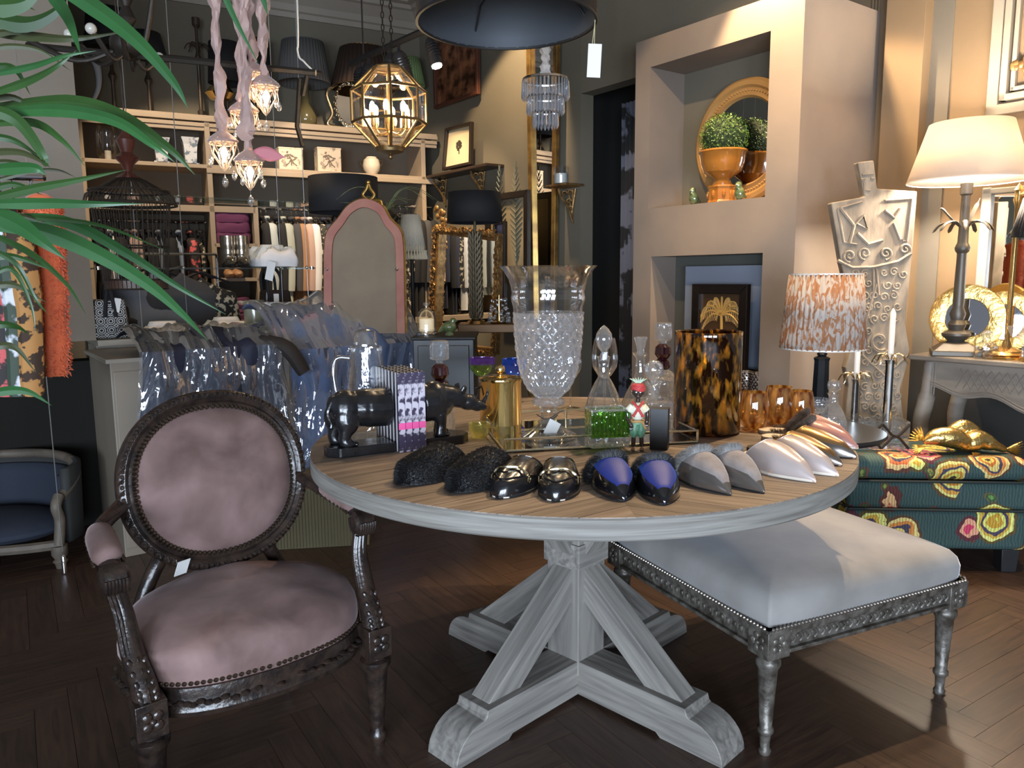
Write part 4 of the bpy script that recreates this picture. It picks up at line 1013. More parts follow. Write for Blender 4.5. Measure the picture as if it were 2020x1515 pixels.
# arms
bm.tube(spline([(-.024, 0, .116), (-.032, .0, .098), (-.026, -.008, .084), (-.020, -.014, .074)], 4), [.0065]*4+[.0055]*4+[.0045]*5, 8); bm.tube(spline([(.022, 0, .116), (.026, .0, .098), (.024, -.004, .082)], 4), .0055, 8)
for e, cx, cy, cz in ((-1, -.018, -.015, .070), (1, .024, -.005, .078)):
    bm.ell((cx, cy, cz), (.0055, .004, .007))
    for k in range(4): bm.tube([(cx-.004+k*.0026, cy-.001, cz-.004), (cx-.004+k*.0026, cy-.002, cz-.012-.001*(k in (1, 2)))], .0013, 5)
    bm.tube([(cx+e*.004, cy, cz+.002), (cx-e*.007, cy-.002, cz-.003)], .0015, 5)
bm.tube([(-.010, 0, .04), (-.011, 0, .010)], .0062, 8); bm.tube([(.010, 0, .04), (.012, 0, .010)], .0062, 8)
bm.build('body', SKN, fg, remesh=.0011)
bm = MB()
for e in (-1, 1): bm.ell((e*.012, -.006, .0045), (.006, .012, .0045), 10)
bm.build('feet', mat('sandal_paint', (.42, .24, .16), .4), fg)
EYE = mat('eye_white', (.8, .8, .78), .3); bm = MB()
for e in (-1, 1): bm.ell((e*.0052, -.0125, .160), (.0026, .0015, .0018), 8)
bm.build('eyes', EYE, fg)
bm = MB()
for e in (-1, 1): bm.ell((e*.0095, 0, .056), (.0125, .0125, .024), 14); 
bm.ell((0, 0, .074), (.018, .012, .010)); bm.build('trousers', mat('green_paint', (.07, .22, .13), .45, col2=(.22, .42, .28), scale=90, st=(1, 1, .3)), fg, remesh=.0013)
bm = MB(); bm.ell((0, 0, .105), (.019, .0125, .026)); bm.tube([(-.014, 0, .122), (-.027, 0, .108)], [.009, .009], 10); bm.tube([(.014, 0, .122), (.025, 0, .108)], [.009, .009], 10); bm.build('shirt', mat('cream_paint', (.62, .56, .34), .5, col2=(.66, .68, .62), scale=60), fg, remesh=.0013)
bm = MB(); bm.tube(spline([(-.014, -.004, .133), (-.006, -.013, .124), (0, -.0155, .116), (.010, -.0155, .100), (.013, -.015, .095)], 5), [.0035]*18+[.005]*3, 8); bm.tube(spline([(.014, -.004, .133), (.006, -.013, .124), (0, -.0165, .116), (-.010, -.0155, .100), (-.013, -.015, .095)], 5), [.0035]*18+[.005]*3, 8); bm.build('scarf', mat('red_paint', (.48, .05, .05), .45), fg)
bm = MB(); bm.tube([(.016*cos(a), .0115*sin(a), .080+.001*sin(3*a)) for a in [i*pi/8 for i in range(17)]], .004, 8); bm.tube([(.012, -.011, .080), (.021, -.010, .060)], [.004, .003], 6); bm.build('sash', mat('ochre_paint', (.50, .30, .12), .5), fg)
bm = MB()
for k in range(5): bm.tube([(.0150*cos(a), .0155*sin(a)*1.0, .168+k*.0022+.0035*sin(a*2+k*1.3)) for a in [i*pi/8 for i in range(17)]], .0048-.0004*k, 8)
bm.ell((0, 0, .176), (.012, .012, .008)); bm.build('turban', MATS['red_paint'], fg)
bm = MB()
for k in range(-3, 4): bm.tube([(0, 0, .178), (k*.004, -.002, .190), (k*.0075, -.003, .199-.0012*abs(k))], [.002, .0042, .0015], 6, flat=.5)
bm.build('plume', mat('pale_green_paint', (.50, .62, .48), .5), fg)
# tortoiseshell hurricane with candle
TORT = None
def tortoise(name, amber=(.95, .50, .06), dark=(.05, .015, .004), sc=24, st=(1.2, 1.2, .45), c0=.45, c1=.62):
    m = glassy(name, amber, refl=1.9, body=.25, bodycol=(.45, .20, .03)); nt = m.node_tree; N = nt.nodes; L = nt.links
    tc = N.new('ShaderNodeTexCoord'); mp = N.new('ShaderNodeMapping'); mp.inputs['Scale'].default_value = st; t = N.new('ShaderNodeTexNoise'); t.inputs['Scale'].default_value = sc*2; t.inputs['Detail'].default_value = 3
    L.new(tc.outputs['Object'], mp.inputs[0]); L.new(mp.outputs[0], t.inputs['Vector']); r = N.new('ShaderNodeValToRGB'); r.color_ramp.elements[0].position = c0; r.color_ramp.elements[1].position = c1
    r.color_ramp.elements[0].color = (*dark, 1); r.color_ramp.elements[1].color = (*amber, 1); L.new(t.outputs[0], r.inputs[0])
    for nd in N:
        if nd.type in ('BSDF_TRANSPARENT', 'BSDF_TRANSLUCENT', 'BSDF_DIFFUSE'): L.new(r.outputs[0], nd.inputs[0])
    return m
TO1 = tortoise('tortoise_glass'); TO2 = tortoise('amber_glass', (1, .62, .20), (.25, .07, .01), 18, (1.5, 1.5, .5), .38, .62)
P = T(1393, 851); 
hv = thing('hurricane_vase', 'tall tortoiseshell glass cylinder vase with a dark candle inside', 'vase', P)
bm = MB(); bm.lathe([(0, .006), (.095, .006), (.098, .012), (.0975, .29), (.0985, .300), (.0975, .302), (.093, .298), (.092, .015), (0, .014)], 56); bm.build('glass', TO1, hv)
cn = lathe_thing('pillar_candle', 'dark pillar candle standing inside the tortoiseshell vase', 'candle', P+V((-.005, -.02, .0145)), [('wax', [(0, 0), (.037, 0), (.038, .004), (.038, .086), (.034, .09), (0, .086)], mat('dark_wax', (.02, .016, .012), .5), {}), ('wick', [(0, .086), (.001, .086), (.001, .096), (0, .097)], BLACK, {'n': 6})])
for px, py, s, lb in ((1486, 846, 1.06, 'rounded amber glass tumbler next to the tortoiseshell vase'), (1535, 836, 1.1, 'amber tortoiseshell tumbler, middle one of the three'), (1577, 838, 1.0, 'amber glass tumbler behind the fur-lined rose mules')):
    P = T(px, py); lathe_thing('amber_tumbler', lb, 'glass', P, [('bowl', [(0, .003), (.022*s, .003), (.034*s, .012), (.042*s, .035), (.043*s, .055), (.038*s, .09*s), (.034*s, .108*s)], TO2, {'n': 40})], group='amber tumblers')
# ================================================================ bookcase on the back wall
BOFF = .40                                             # front plane offset from the wall
def BF(px, py, off=BOFF): return BWp(px, py, off)
def bx(px, off=BOFF, py=300): return (BF(px, py, off)-CORN-NB*off).dot(UB)    # distance from corner along the wall (going left)
zA = BF(560, 240).z; zB = BF(560, 333).z; zC = BF(300, 402).z
print('shelf z', zA, zB, zC)
BCM = MX.Translation(CORN) @ MX.Rotation(RZB+pi, 4, 'Z')   # local +x = UB?, local y into room?
# local frame for case: x along UB (to the left), y into the room (NB)
BCM = MX(((UB.x, NB.x, 0, CORN.x), (UB.y, NB.y, 0, CORN.y), (0, 0, 1, 0), (0, 0, 0, 1)))
bc = thing('wall_bookcase', 'long cream wall shelving with open compartments along the back wall', 'shelving', (0, 0, 0)); bc.matrix_world = MX.Identity(4)
bc.location = CORN
TB_ = MX(((UB.x, NB.x, 0, 0), (UB.y, NB.y, 0, 0), (0, 0, 1, 0), (0, 0, 0, 1)))
XL = bx(158)
def bshelf(name, x0, x1, y0, y1, z0, z1, m=CREAM, bev=.003):
    bm = MB(TB_); bm.box(((x0+x1)/2, (y0+y1)/2, (z0+z1)/2), (abs(x1-x0), y1-y0, z1-z0)); return bm.build(name, m, bc, bevel=bev, smooth=False)
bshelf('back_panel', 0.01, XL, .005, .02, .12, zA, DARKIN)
bshelf('top_shelf', 0.01, XL, .02, BOFF, zA-.03, zA)
for k, (o_, d_) in enumerate(((.015, .03), (.0, .07), (-.012, .10))): bshelf('cornice_step', 0.01, XL, BOFF-.02, BOFF+o_, zA-.02-d_, zA-.005-d_+.015)
bshelf('middle_shelf', 0.01, XL, .02, BOFF, zB-.03, zB); bshelf('cornice_step', 0.01, bx(405), BOFF-.02, BOFF+.01, zB-.065, zB-.025)
for px, z1 in ((160, zA), (411, zA), (835, zA)): x = bx(px); bshelf('upright', x-.02, x+.02, .02, BOFF, .1, z1-.03)
xu = bx(498); bshelf('upright', xu-.02, xu+.02, .02, BOFF, .1, zC)
bshelf('lower_shelf', bx(498), XL, .02, BOFF, zC-.05, zC)
for py, px in ((480, 440), (548, 460), (640, 460)):
    z = BF(px, py).z; bshelf('cubby_shelf', bx(498), bx(411), .02, BOFF, z-.03, z)
zD = BF(600, 633).z; bshelf('base_shelf', 0.01, XL, .02, BOFF+.1, zD-.05, zD); bshelf('base_cabinet', 0.01, XL, .02, BOFF+.05, .05, zD-.05, WALL)
def BP(px, py, off, z): p = BWp(px, py, off); return V((p.x, p.y, z))

# ================================================================ lamps and shades
BLKS = mat('black_shade', (.010, .010, .012), .8); 
def shade_part(root, z0, z1, rb_, rt, m, pleats=0, name='shade', th=.003):
    n = 64 if not pleats else pleats*4
    bm = MB(); bm.lathe([(rb_, z0), (rt, z1)], n, rib=(lambda a, z: 1+.02*sin(a*pleats)) if pleats else None)
    o = bm.build(name, m, root, solid=th); return o
def ring_part(root, z, r, m, name='trim', t=.003):
    bm = MB(); bm.lathe([(r-t, z-t), (r+t, z-t), (r+t, z+t), (r-t, z+t), (r-t, z-t)], 48); return bm.build(name, m, root)
def lamp(name, label, P, stand, sh, shm, pleats=0, m=BRONZE, group=None, rings=None, cat='lamp', bulb=None):
    """stand: lathe profile; sh=(z0,z1,rb,rt)"""
    o = thing(name, label, cat, P, 0, group)
    if stand: bm = MB(); bm.lathe(stand, 20); bm.build('base', m, o)
    if sh:
        shade_part(o, *sh, shm, pleats)
        if rings: ring_part(o, sh[0], sh[2], rings); ring_part(o, sh[1], sh[3], rings)
        bm = MB()
        for k in range(3):
            a = k*2*pi/3; bm.tube([(0, 0, sh[1]-.03), (sh[3]*cos(a), sh[3]*sin(a), sh[1]-.004)], .0015, 5)
        bm.build('shade_carrier', m, o)
    return o
def palm_ring(bm, z, L_, n=7, droop=.5, up=.35, seed=0):
    for k in range(n):
        a = 2*pi*k/n+seed; c, s = cos(a), sin(a)
        pts = [(c*.006, s*.006, z), (c*L_*.35, s*L_*.35, z+L_*up), (c*L_*.75, s*L_*.75, z+L_*(up*.8)), (c*L_, s*L_, z+L_*(up-droop))]
        bm.tube(spline(pts, 4), [L_*.05]*4+[L_*.09]*4+[L_*.08]*4+[L_*.01], 6, flat=.5)
SHZ = zA
# --- objects along the top shelf
def TS(px, off=.2): return BP(px, 235, off, SHZ)
def hgt(px, py, P): return pd(px, py, P.y).z-P.z     # height above the thing's base
P = TS(398); h = hgt(398, 35, P); o = thing('palm_lamp_stand', 'slim bronze lamp stand with a ring of palm leaves on the top shelf', 'lamp', P)
bm = MB(); bm.lathe([(0, 0), (.045, 0), (.04, .02), (.02, .03), (.03, .06), (.015, .08), (.013, h*.6), (.022, h*.62), (.012, h*.66), (.011, h*.9), (.03, h*.93), (.03, h), (0, h)], 16); bm.build('pole', BRONZE, o)
bm = MB(); palm_ring(bm, h*.70, .10); bm.build('palm_leaves', BRONZE, o)
for px, wpx, y0, y1, tp, lb in ((228, 92, 20, 100, .8, 'big black drum shade lamp at the left end of the top shelf'), (298, 75, 65, 112, .72, 'black tapered shade lamp behind the iron chandelier'), (450, 66, 85, 165, .85, 'black rounded shade on the gold lamp behind the flower pendants'), (510, 62, 80, 200, .9, 'tall black shade right behind the flower pendants')):
    P = TS(px); r = sz(wpx, P)/2; z0 = hgt(px, y1, P); z1 = hgt(px, y0, P)
    st = [(0, 0), (.05, 0), (.04, .015), (.015, .03), (.012, z0*.5), (.03, z0*.6), (.012, z0*.7), (.010, z0+.05), (0, z0+.05)]
    lamp('table_lamp', lb, P, st, (z0, z1, r, r*tp), BLKS, m=BRONZE)
P = TS(437, .32); o = thing('bowl_lamp', 'round shiny gold bowl lamp behind the flower pendants', 'lamp', P); z = hgt(437, 185, P)
bm = MB(); bm.lathe([(.03, z-.05), (.08, z-.045), (.115, z), (.08, z+.045), (.03, z+.05)], 30); bm.build('shade', GOLD, o); bm = MB(); bm.lathe([(0, 0), (.06, 0), (.03, .03), (.05, z*.3), (.04, z*.5), (.02, z-.05), (0, z-.05)], 20); bm.build('base', BLK2, o)
P = TS(592, .27); r = sz(100, P)/2; z0 = hgt(592, 160, P); z1 = hgt(592, 84, P)
PLG = mat('grey_pleated', (.10, .095, .09), .9)
lamp('pleated_lamp', 'grey pleated shade lamp with olive ceramic bottle base on the top shelf', P+V((.05, 0, 0)), [(0, 0), (.07, 0), (.09, .03), (.09, .08), (.06, .14), (.035, .18), (.035, z0-.02), (0, z0)], (z0-.02, z1, r, r*.78), PLG, 40, m=mat('olive_ceramic', (.10, .085, .04), .15, coat=.5), rings=PLG)
P = TS(720, .34); r = sz(125, P)/2; z0 = hgt(720, 175, P); z1 = hgt(720, 98, P)
lamp('brown_lamp', 'wide brown pleated shade lamp behind the octagonal glass lantern', P, [(0, 0), (.06, 0), (.04, .03), (.02, .05), (.02, z0+.03), (0, z0+.03)], (z0, z1, r, r*.7), mat('brown_pleat', (.035, .018, .010), .8), 36, rings=BRASS)
P = TS(806, .2); r = sz(68, P)/2; z0 = hgt(806, 170, P); z1 = hgt(806, 116, P)
lamp('green_lamp', 'small pale green pleated shade lamp at the corner of the top shelf', P, [(0, 0), (.05, 0), (.03, .03), (.015, .05), (.015, z0+.03), (0, z0+.03)], (z0, z1, r, r*.72), mat('green_pleat', (.20, .30, .12), .85), 36)
# ornate mirror frame on the top shelf
P = TS(690, .30); o = thing('scroll_mirror', 'small ornate silver-gilt scroll mirror standing on the top shelf', 'mirror', P, RZB); h = hgt(690, 158, P); wv_ = sz(88, P)/2
SG = mat('silver_gilt', (.62, .52, .36), .25, metal=1)
bm = MB(); bm.prism([(wv_*.6*cos(a), h*.48*sin(a)) for a in [i*pi/12 for i in range(24)]], 0, .004, MX.Translation((0, 0, h*.48)) @ MX.Rotation(pi/2, 4, 'X')); bm.build('glass', MIRROR, o, smooth=False)
bm = MB(); rnd = random.Random(3)
for i in range(22):
    a = i*2*pi/22; c = V((wv_*.68*cos(a), -.01, h*.5+h*.44*sin(a))); t = a+pi/2
    bm.tube([c+V((.018*cos(q+t)*k, 0, .018*sin(q+t)*k)) for q, k in [(j*.8, 1-j*.12) for j in range(7)]], .009, 6)
for e in (-1, 1): bm.tube(spline([(e*wv_*.3, 0, .01), (e*wv_, 0, .03), (e*wv_*.8, -.01, h*.3), (e*wv_*1.0, 0, h*.7), (e*wv_*.5, 0, h*.9)], 6), .014, 8)
bm.build('scroll_frame', SG, o)
# horn at the left
P = TS(176, .36); o = thing('polished_horn', 'curved pale blue-white horn standing at the left end of the top shelf', 'horn', P); h = hgt(170, 95, P)
bm = MB(); bm.tube(spline([(.02, 0, 0), (.09, 0, h*.35), (.08, 0, h*.75), (-.02, 0, h)], 8), [.01+.001*i for i in range(24)]+[.034], 12); bm.build('horn', mat('horn_material', (.50, .55, .60), .25), o)
# --- middle shelf
def MS(px, off=.24): return BP(px, 330, off, zB)
JAR = mat('blue_white_porcelain', (.60, .62, .66), .2, col2=(.16, .20, .26), scale=22, contrast=(.52, .60)); 
for px, lb in ((320, 'square flared blue and white planter, left one on the middle shelf'), (377, 'square flared blue and white planter, right one on the middle shelf')):
    P = MS(px, .30); o = thing('planter', lb, 'planter', P, RZB, 'porcelain planters'); s_ = sz(46, P); h = hgt(px, 270, P)-.01
    bm = MB(); bm.T = MX.Rotation(pi/4, 4, 'Z'); k = .707*.5*s_*1.35
    bm.lathe([(k*.62, .012), (k*.66, .02), (k*.74, h*.5), (k*.82, h*.75), (k*1.05, h), (k*.98, h), (k*.7, h*.7), (k*.6, h*.3), (0, h*.3)], 4); bm.build('body', JAR, o, smooth=False)
    bm = MB(); 
    for x in (-1, 1):
        for y in (-1, 1): bm.box((x*s_*.26, y*s_*.26, .007), (.02, .02, .014))
    bm.build('feet', JAR, o, smooth=False)
PRB = mat('printed_box', (.62, .50, .38), .5, col2=(.30, .24, .19), scale=26, contrast=(.55, .62))
for px, lb in ((572, 'cream storage box with flower print, left one on the middle shelf'), (647, 'cream storage box with flower print, right one on the middle shelf')):
    P = MS(px, .30); o = thing('flower_box', lb, 'box', P, RZB, 'printed boxes'); s_ = sz(46, P); h = hgt(px, 293, P)
    bm = MB(); bm.box((0, 0, h*.48), (s_, .12, h*.96)); bm.build('body', PRB, o, bevel=.003, smooth=False)
    bm = MB(); bm.box((0, 0, h*.97), (s_+.006, .125, .012)); bm.build('lid', MATS['printed_box'], o, bevel=.002, smooth=False)
    bm = MB(); rnd = random.Random(2)
    for i in range(26):
        a = rnd.random()*2*pi; q = rnd.random()**.6*s_*.24; bm.ell((q*cos(a), -.061, h*.62+q*sin(a)*.9), (.009, .0015, .007), 6)
    for e in (-1, 0, 1): bm.tube([(0, -.061, h*.5), (e*.02, -.061, h*.3), (e*.045, -.061, h*.2)], .004, 5)
    bm.build('flower_print', mat('print_brown', (.16, .12, .09), .6), o)
P = MS(733, .30); o = thing('ribbed_jar', 'cream ribbed round jar with small handles on the middle shelf', 'jar', P); r = sz(34, P)/2
bm = MB(); bm.lathe([(0, 0), (r*.5, 0), (r*.95, r*.6), (r*1.02, r*1.1), (r*.9, r*1.7), (r*.6, r*1.95), (r*.6, r*2.05), (0, r*2.1)], 32, rib=lambda a, z: 1-.04*abs(sin(a*8))); bm.build('body', mat('cream_ceramic', (.66, .58, .45), .4, bump=.4, bscale=40), o)
bm = MB()
for e in (-1, 1): bm.tube([(e*r*.9, 0, r*1.6), (e*r*1.3, 0, r*1.6), (e*r*1.2, 0, r*1.1), (e*r*.95, 0, r*.9)], .006, 6)
bm.build('handles', BRONZE, o)
P = MS(215, .25); h = hgt(215, 247, P); r = sz(40, P)/2
lathe_thing('glass_hurricane', 'clear glass hurricane jar on the middle shelf at left', 'jar', P, [('glass', [(0, 0), (r*.6, 0), (r, h*.15), (r, h*.8), (r*.8, h), (r*.95, h*1.05)], GLASS, {}), ('candle', [(0, .01), (r*.3, .01), (r*.3, h*.3), (0, h*.3)], WAX, {'n': 16})])

# ================================================================ garments
def garment(name, label, P, rz, L_, w=.42, th=.06, m=None, sleeve=True, slen=.55, group=None, shoulder=.06, flare=1.0, seed=0, hook=True, collar=True, cat='shirt'):
    """hanging garment: local y = width direction, z down from hanger at P; P = rail point"""
    rnd = random.Random(seed); o = thing(name, label, cat, P, rz, group); ph = rnd.random()*6
    def f(u, v):
        a = u*2*pi; z = -.10-v*(L_-.10); ww = (w*.5)*(min(1, (.22+v*9)) if v < .1 else 1)*(1+(flare-1)*v)
        t = th*(.35+.65*min(1, v*5))*(1+.3*sin(ph+5*v)); c, s = cos(a), sin(a)
        fold = 1+.35*sin(a*5+ph+v*2)*v
        return V((c*t*.5*fold, (abs(s)**.8)*(1 if s >= 0 else -1)*ww, z+(-shoulder*abs(s) if v < .1 else -shoulder*(1-v))))
    bm = MB(); bm.grid(f, 40, 24, wu=True); bm.build('body', m, o, ang=80)
    if sleeve:
        for e in (-1, 1):
            bm = MB(); y = e*w*.47; sp = spline([(0, y*.92, -.15), (.006, y*1.12, -.22), (.012, y*1.14, -.15-slen*.5), (.0, y*1.10, -.15-slen)], 5)
            bm.tube(sp, [.035, .045, .048, .046, .043]+[.04]*5+[.036]*5+[.032], 10, flat=.7); bm.build('sleeve', m, o)
    if hook:
        bm = MB(); bm.tube([(0, .0, .012), (0, .012, .006), (0, .012, -.01), (0, 0, -.03), (0, 0, -.07)], .0022, 5)
        bm.tube([(0, -w*.42, -.135), (0, -w*.1, -.085), (0, 0, -.07), (0, w*.1, -.085), (0, w*.42, -.135)], .009, 6); bm.build('hanger', BLK2, o)
    if collar:
        bm = MB(); bm.lathe([(.035, -.105), (.042, -.085), (.036, -.07)], 14, sx=.7, sy=1.5); bm.build('collar', m, o, solid=.004)
    return o
G = dict(
 white=mat('g_white', (.62, .63, .66), .8), pale=mat('g_pale', (.42, .46, .46), .8), sage=mat('g_sage', (.36, .38, .33), .8), tanc=mat('g_tan', (.30, .16, .085), .8),
 pink=mat('g_pink', (.42, .29, .25), .8), black=mat('g_black', (.010, .010, .012), .85), navy=mat('g_navy', (.018, .022, .045), .8), char=mat('g_charcoal', (.05, .05, .055), .85),
 pat=mat('g_pattern', (.012, .012, .012), .7, col2=(.45, .40, .30), scale=32, contrast=(.54, .58)), floral=mat('g_floral', (.02, .015, .015), .7, col2=(.60, .10, .10), scale=18, contrast=(.55, .6)),
 sky=mat('g_sky', (.22, .27, .36), .7), greyd=mat('g_grey', (.13, .15, .19), .8), leo=mat('g_leopard', (.42, .20, .06), .8, col2=(.04, .02, .01), scale=26, contrast=(.5, .54)),
 plum=mat('g_plum', (.13, .03, .09), .8), multi=mat('g_multi', (.04, .06, .04), .7, col2=(.62, .64, .70), scale=9, contrast=(.5, .54)), sequin=mat('g_sequin', (.30, .22, .10), .3, metal=.7, col2=(.02, .02, .02), scale=40))
# rails
def rail(px0, px1, py, off, label):
    a, b = BWp(px0, py, off), BWp(px1, py, off); a.z = b.z = (a.z+b.z)/2
    o = thing('clothes_rail', label, 'rail', a); bm = MB(); bm.tube([(0, 0, 0), tuple(b-a)], .011, 8); bm.build('bar', CHROME, o)
    bm = MB(); 
    for q in (V((0, 0, 0)), b-a): bm.tube([q, q-NB*(off-.02)], .008, 6)
    bm.build('brackets', CHROME, o); return a, b
ra, rb2 = rail(185, 405, 436, .22, 'chrome clothes rail in the left compartment of the back shelving')
def RP(px, a, b): # point on rail line seen at px
    py = 430
    best = min(range(401), key=lambda i: abs((lambda p: 1010+F*((p-CAMP).dot(RT))/((p-CAMP).dot(FW)))(a+(b-a)*(i/400)) - px)); return a+(b-a)*(best/400)
left = [(196, 'black', .95), (215, 'white', .7), (232, 'black', .8), (248, 'char', .9), (262, 'pink', .6), (276, 'black', .95), (292, 'black', .9), (310, 'greyd', 1.0), (330, 'black', 1.0), (350, 'sky', .9), (372, 'floral', .8), (392, 'pat', 1.1)]
NMC = {'black': 'black', 'white': 'white', 'char': 'charcoal', 'pink': 'salmon pink', 'greyd': 'slate grey', 'sky': 'pale blue', 'floral': 'red flowered black', 'pat': 'gold patterned black', 'pale': 'pale blue-grey', 'sage': 'sage grey', 'tanc': 'camel brown', 'navy': 'navy', 'plum': 'plum', 'sequin': 'gold sequinned'}
ordn = ('first', 'second', 'third', 'fourth', 'fifth', 'sixth', 'seventh', 'eighth', 'ninth', 'tenth', 'eleventh', 'twelfth', 'thirteenth', 'fourteenth')
for i, (px, c, l) in enumerate(left):
    garment('hanging_garment', f'{NMC[c]} garment, {ordn[i]} from the left on the rail behind the birdcage', RP(px, ra, rb2), RZB, l, m=G[c], seed=i, group='clothes on the left rail', sleeve=(i % 2 == 0), flare=1.1, cat='garment', th=.08)
ra, rb2 = rail(506, 650, 412, .22, 'chrome clothes rail holding pale shirts in the middle of the back shelving')
mid = [(514, 'black', .6, .06), (524, 'pale', .78, .09), (545, 'black', .45, .05), (556, 'sage', .80, .09), (574, 'char', .6, .05), (584, 'tanc', .86, .09), (598, 'pink', .6, .04), (608, 'white', .92, .10), (624, 'pat', .95, .05), (636, 'navy', 1.0, .05), (646, 'black', .95, .05)]
for i, (px, c, l, th) in enumerate(mid):
    garment('hanging_shirt', f'{NMC[c]} shirt, {ordn[i]} from the left on the middle rail', RP(px, ra, rb2), RZB, l, m=G[c], seed=20+i, group='shirts on the middle rail', th=th)
ra, rb2 = rail(652, 850, 405, .22, 'chrome clothes rail of dark clothes behind the arched mirror')
rt = [(662, 'navy', .95), (675, 'pink', .75), (685, 'black', .9), (700, 'char', .9), (790, 'pat', 1.0), (803, 'black', 1.15), (815, 'black', 1.2), (826, 'char', 1.2), (838, 'black', 1.15)]
for i, (px, c, l) in enumerate(rt):
    garment('hanging_garment', f'{NMC[c]} garment, {ordn[i]} from the left on the rail by the corner', RP(px, ra, rb2), RZB, l, m=G[c], seed=40+i, group='clothes on the right rail', th=.07, cat='garment')
# cubby contents
P = BP(470, 525, .33, BF(470, 548).z); P.z = BF(440, 548).z
def boots(px, py_b, py_t, label, m):
    z = BF(px, py_b).z; P = BP(px, py_b, .36, z); h = BWp(px, py_t, .36).z-z; s_ = h
    o = thing('ankle_boot', label, 'boot', P, RZB)
    bm = MB(); bm.tube(spline([(0, 0, h), (0, 0, h*.55), (0, .005, h*.25), (-.01, -.02, h*.12)], 4), [h*.26]*4+[h*.20]*4+[h*.17]*5, 14); bm.ell((-.02, -.05, h*.14), (h*.15, h*.33, h*.14)); bm.build('shaft', m, o)
    bm = MB(); bm.box((0, .03, h*.04), (h*.22, h*.2, h*.16)); bm.box((-.015, -.06, .006), (h*.25, h*.5, .012)); bm.build('heel', BLK2, o); return o
MET = mat('pewter_boot', (.42, .36, .28), .2, metal=.9, bump=.6, bscale=14)
# shelves of glass hung on wires
GSH = glassy('shelf_glass', (.80, .86, .86), refl=1.6, body=.03, bodycol=(.5, .7, .65))
WIRE = mat('steel_wire', (.45, .45, .43), .3, metal=.8)
gp = CP0-NC*.70
def GW_(px, py): return pp(px, py, gp, NC)
def gshelf(px0, px1, py, label, dep=.28):
    a = GW_(px0, py); b = GW_(px1, py); b.z = a.z; L_ = (b-a).dot(UC)
    o = thing('glass_shelf', label, 'shelf', V((a.x, a.y, a.z)), RZC); bm = MB(); bm.box((L_/2, .12, -.004), (L_, dep, .008)); bm.build('pane', GSH, o, smooth=False)
    bm = MB()
    for x in (.02, L_-.02): bm.lathe([(0, -.011), (.011, -.011), (.011, .006), (0, .006)], 12, (x, -.01, 0))
    bm.build('clamps', SILVER, o); return a
gs = gshelf(184, 620, 528, 'hung glass shelf carrying a folded white shirt and boots')
g2 = gshelf(184, 620, 378, 'upper hung glass shelf level with the black drum shade')
for px, y0, lb in ((354, -60, 'thin steel wire holding the glass shelves left of the flower pendants'), (600, -60, 'thin steel wire holding the glass shelves beside the black drum shade'), (548, -60, 'thin steel wire in front of the pleated grey shade'), (262, -60, 'thin steel wire near the iron chandelier')):
    top = GW_(px, 20 if px > 0 else 0); x = (GW_(px, 400)-gp).dot(UC); a = gp+UC*x
    o = thing('hanging_wire', lb, 'wire', V((a.x, a.y, LZ))); bm = MB(); bm.tube([(0, 0, 0), (0, 0, CEIL-LZ)], .0022, 5); bm.build('wire', WIRE, o)
    bm = MB()
    for z in (gs.z, g2.z): bm.ell((0, -.006, z-LZ), .010, 8)
    bm.build('clamp', SILVER, o)
# things on the glass shelf
def folded(name, label, P, w, d, h, m, seed=0, n=1, rz=RZC):
    o = thing(name, label, 'folded clothes', P, rz); rnd = random.Random(seed)
    for k in range(n):
        bm = MB(); hh = h/n; am = .5 if n == 1 else .15
        def f(u, v):
            a = u*2*pi; c, s = cos(a), sin(a); e = .45; x = (abs(c)**e)*(1 if c >= 0 else -1); y = (abs(s)**e)*(1 if s >= 0 else -1); i = int(round(v*10))
            t = [0, .5, 1, 1.03, 1.02, .97, .88, .74, .55, .3, 0][i]; z = [0, 0, .05, .3, .5, .66, .8, .92, 1, 1.0, 1.0][i]
            if n > 1: t = [0, .5, .96, 1, 1, 1, .97, .8, .55, .3, 0][i]; z = [0, 0, .05, .3, .5, .75, .95, 1, 1, 1.0, 1.0][i]
            q = NZ.noise(V((x*t*2.2+seed, y*t*3, k+z*2))); q2 = abs(NZ.noise(V((x*t*5+seed, y*t*4, z*5))))
            return V((x*w/2*t*(1+.06*q), y*d/2*t*(1+.06*q), max(0, k*hh+z*hh*(1+am*q+am*.7*q2))))
        bm.grid(f, 64, 10, wu=True); bm.build('fold', m, o, ang=60)
    if n == 1: bm = MB(); bm.lathe([(.050, h*.6), (.055, h+.012), (.047, h+.032)], 24, sx=1.35, sy=.75); bm.build('collar', m, o, solid=.003)
    return o
P = GW_(550, 524); P.z = gs.z; folded('folded_shirt', 'folded white blouse with paper tag on the hung glass shelf', P-NC*.10, sz(86, P), .26, sz(34, P), WHITE, 1)
bm = MB(); bm.box((.02, -.16, -.02), (.045, .002, .11), ry=.3, rx=.2); o = tag(bm.build('paper_tag', mat('paper', (.8, .8, .78), .7), smooth=False), 'large white paper tag hanging from the folded blouse on the glass shelf', 'tag'); o.location = P-NC*.06
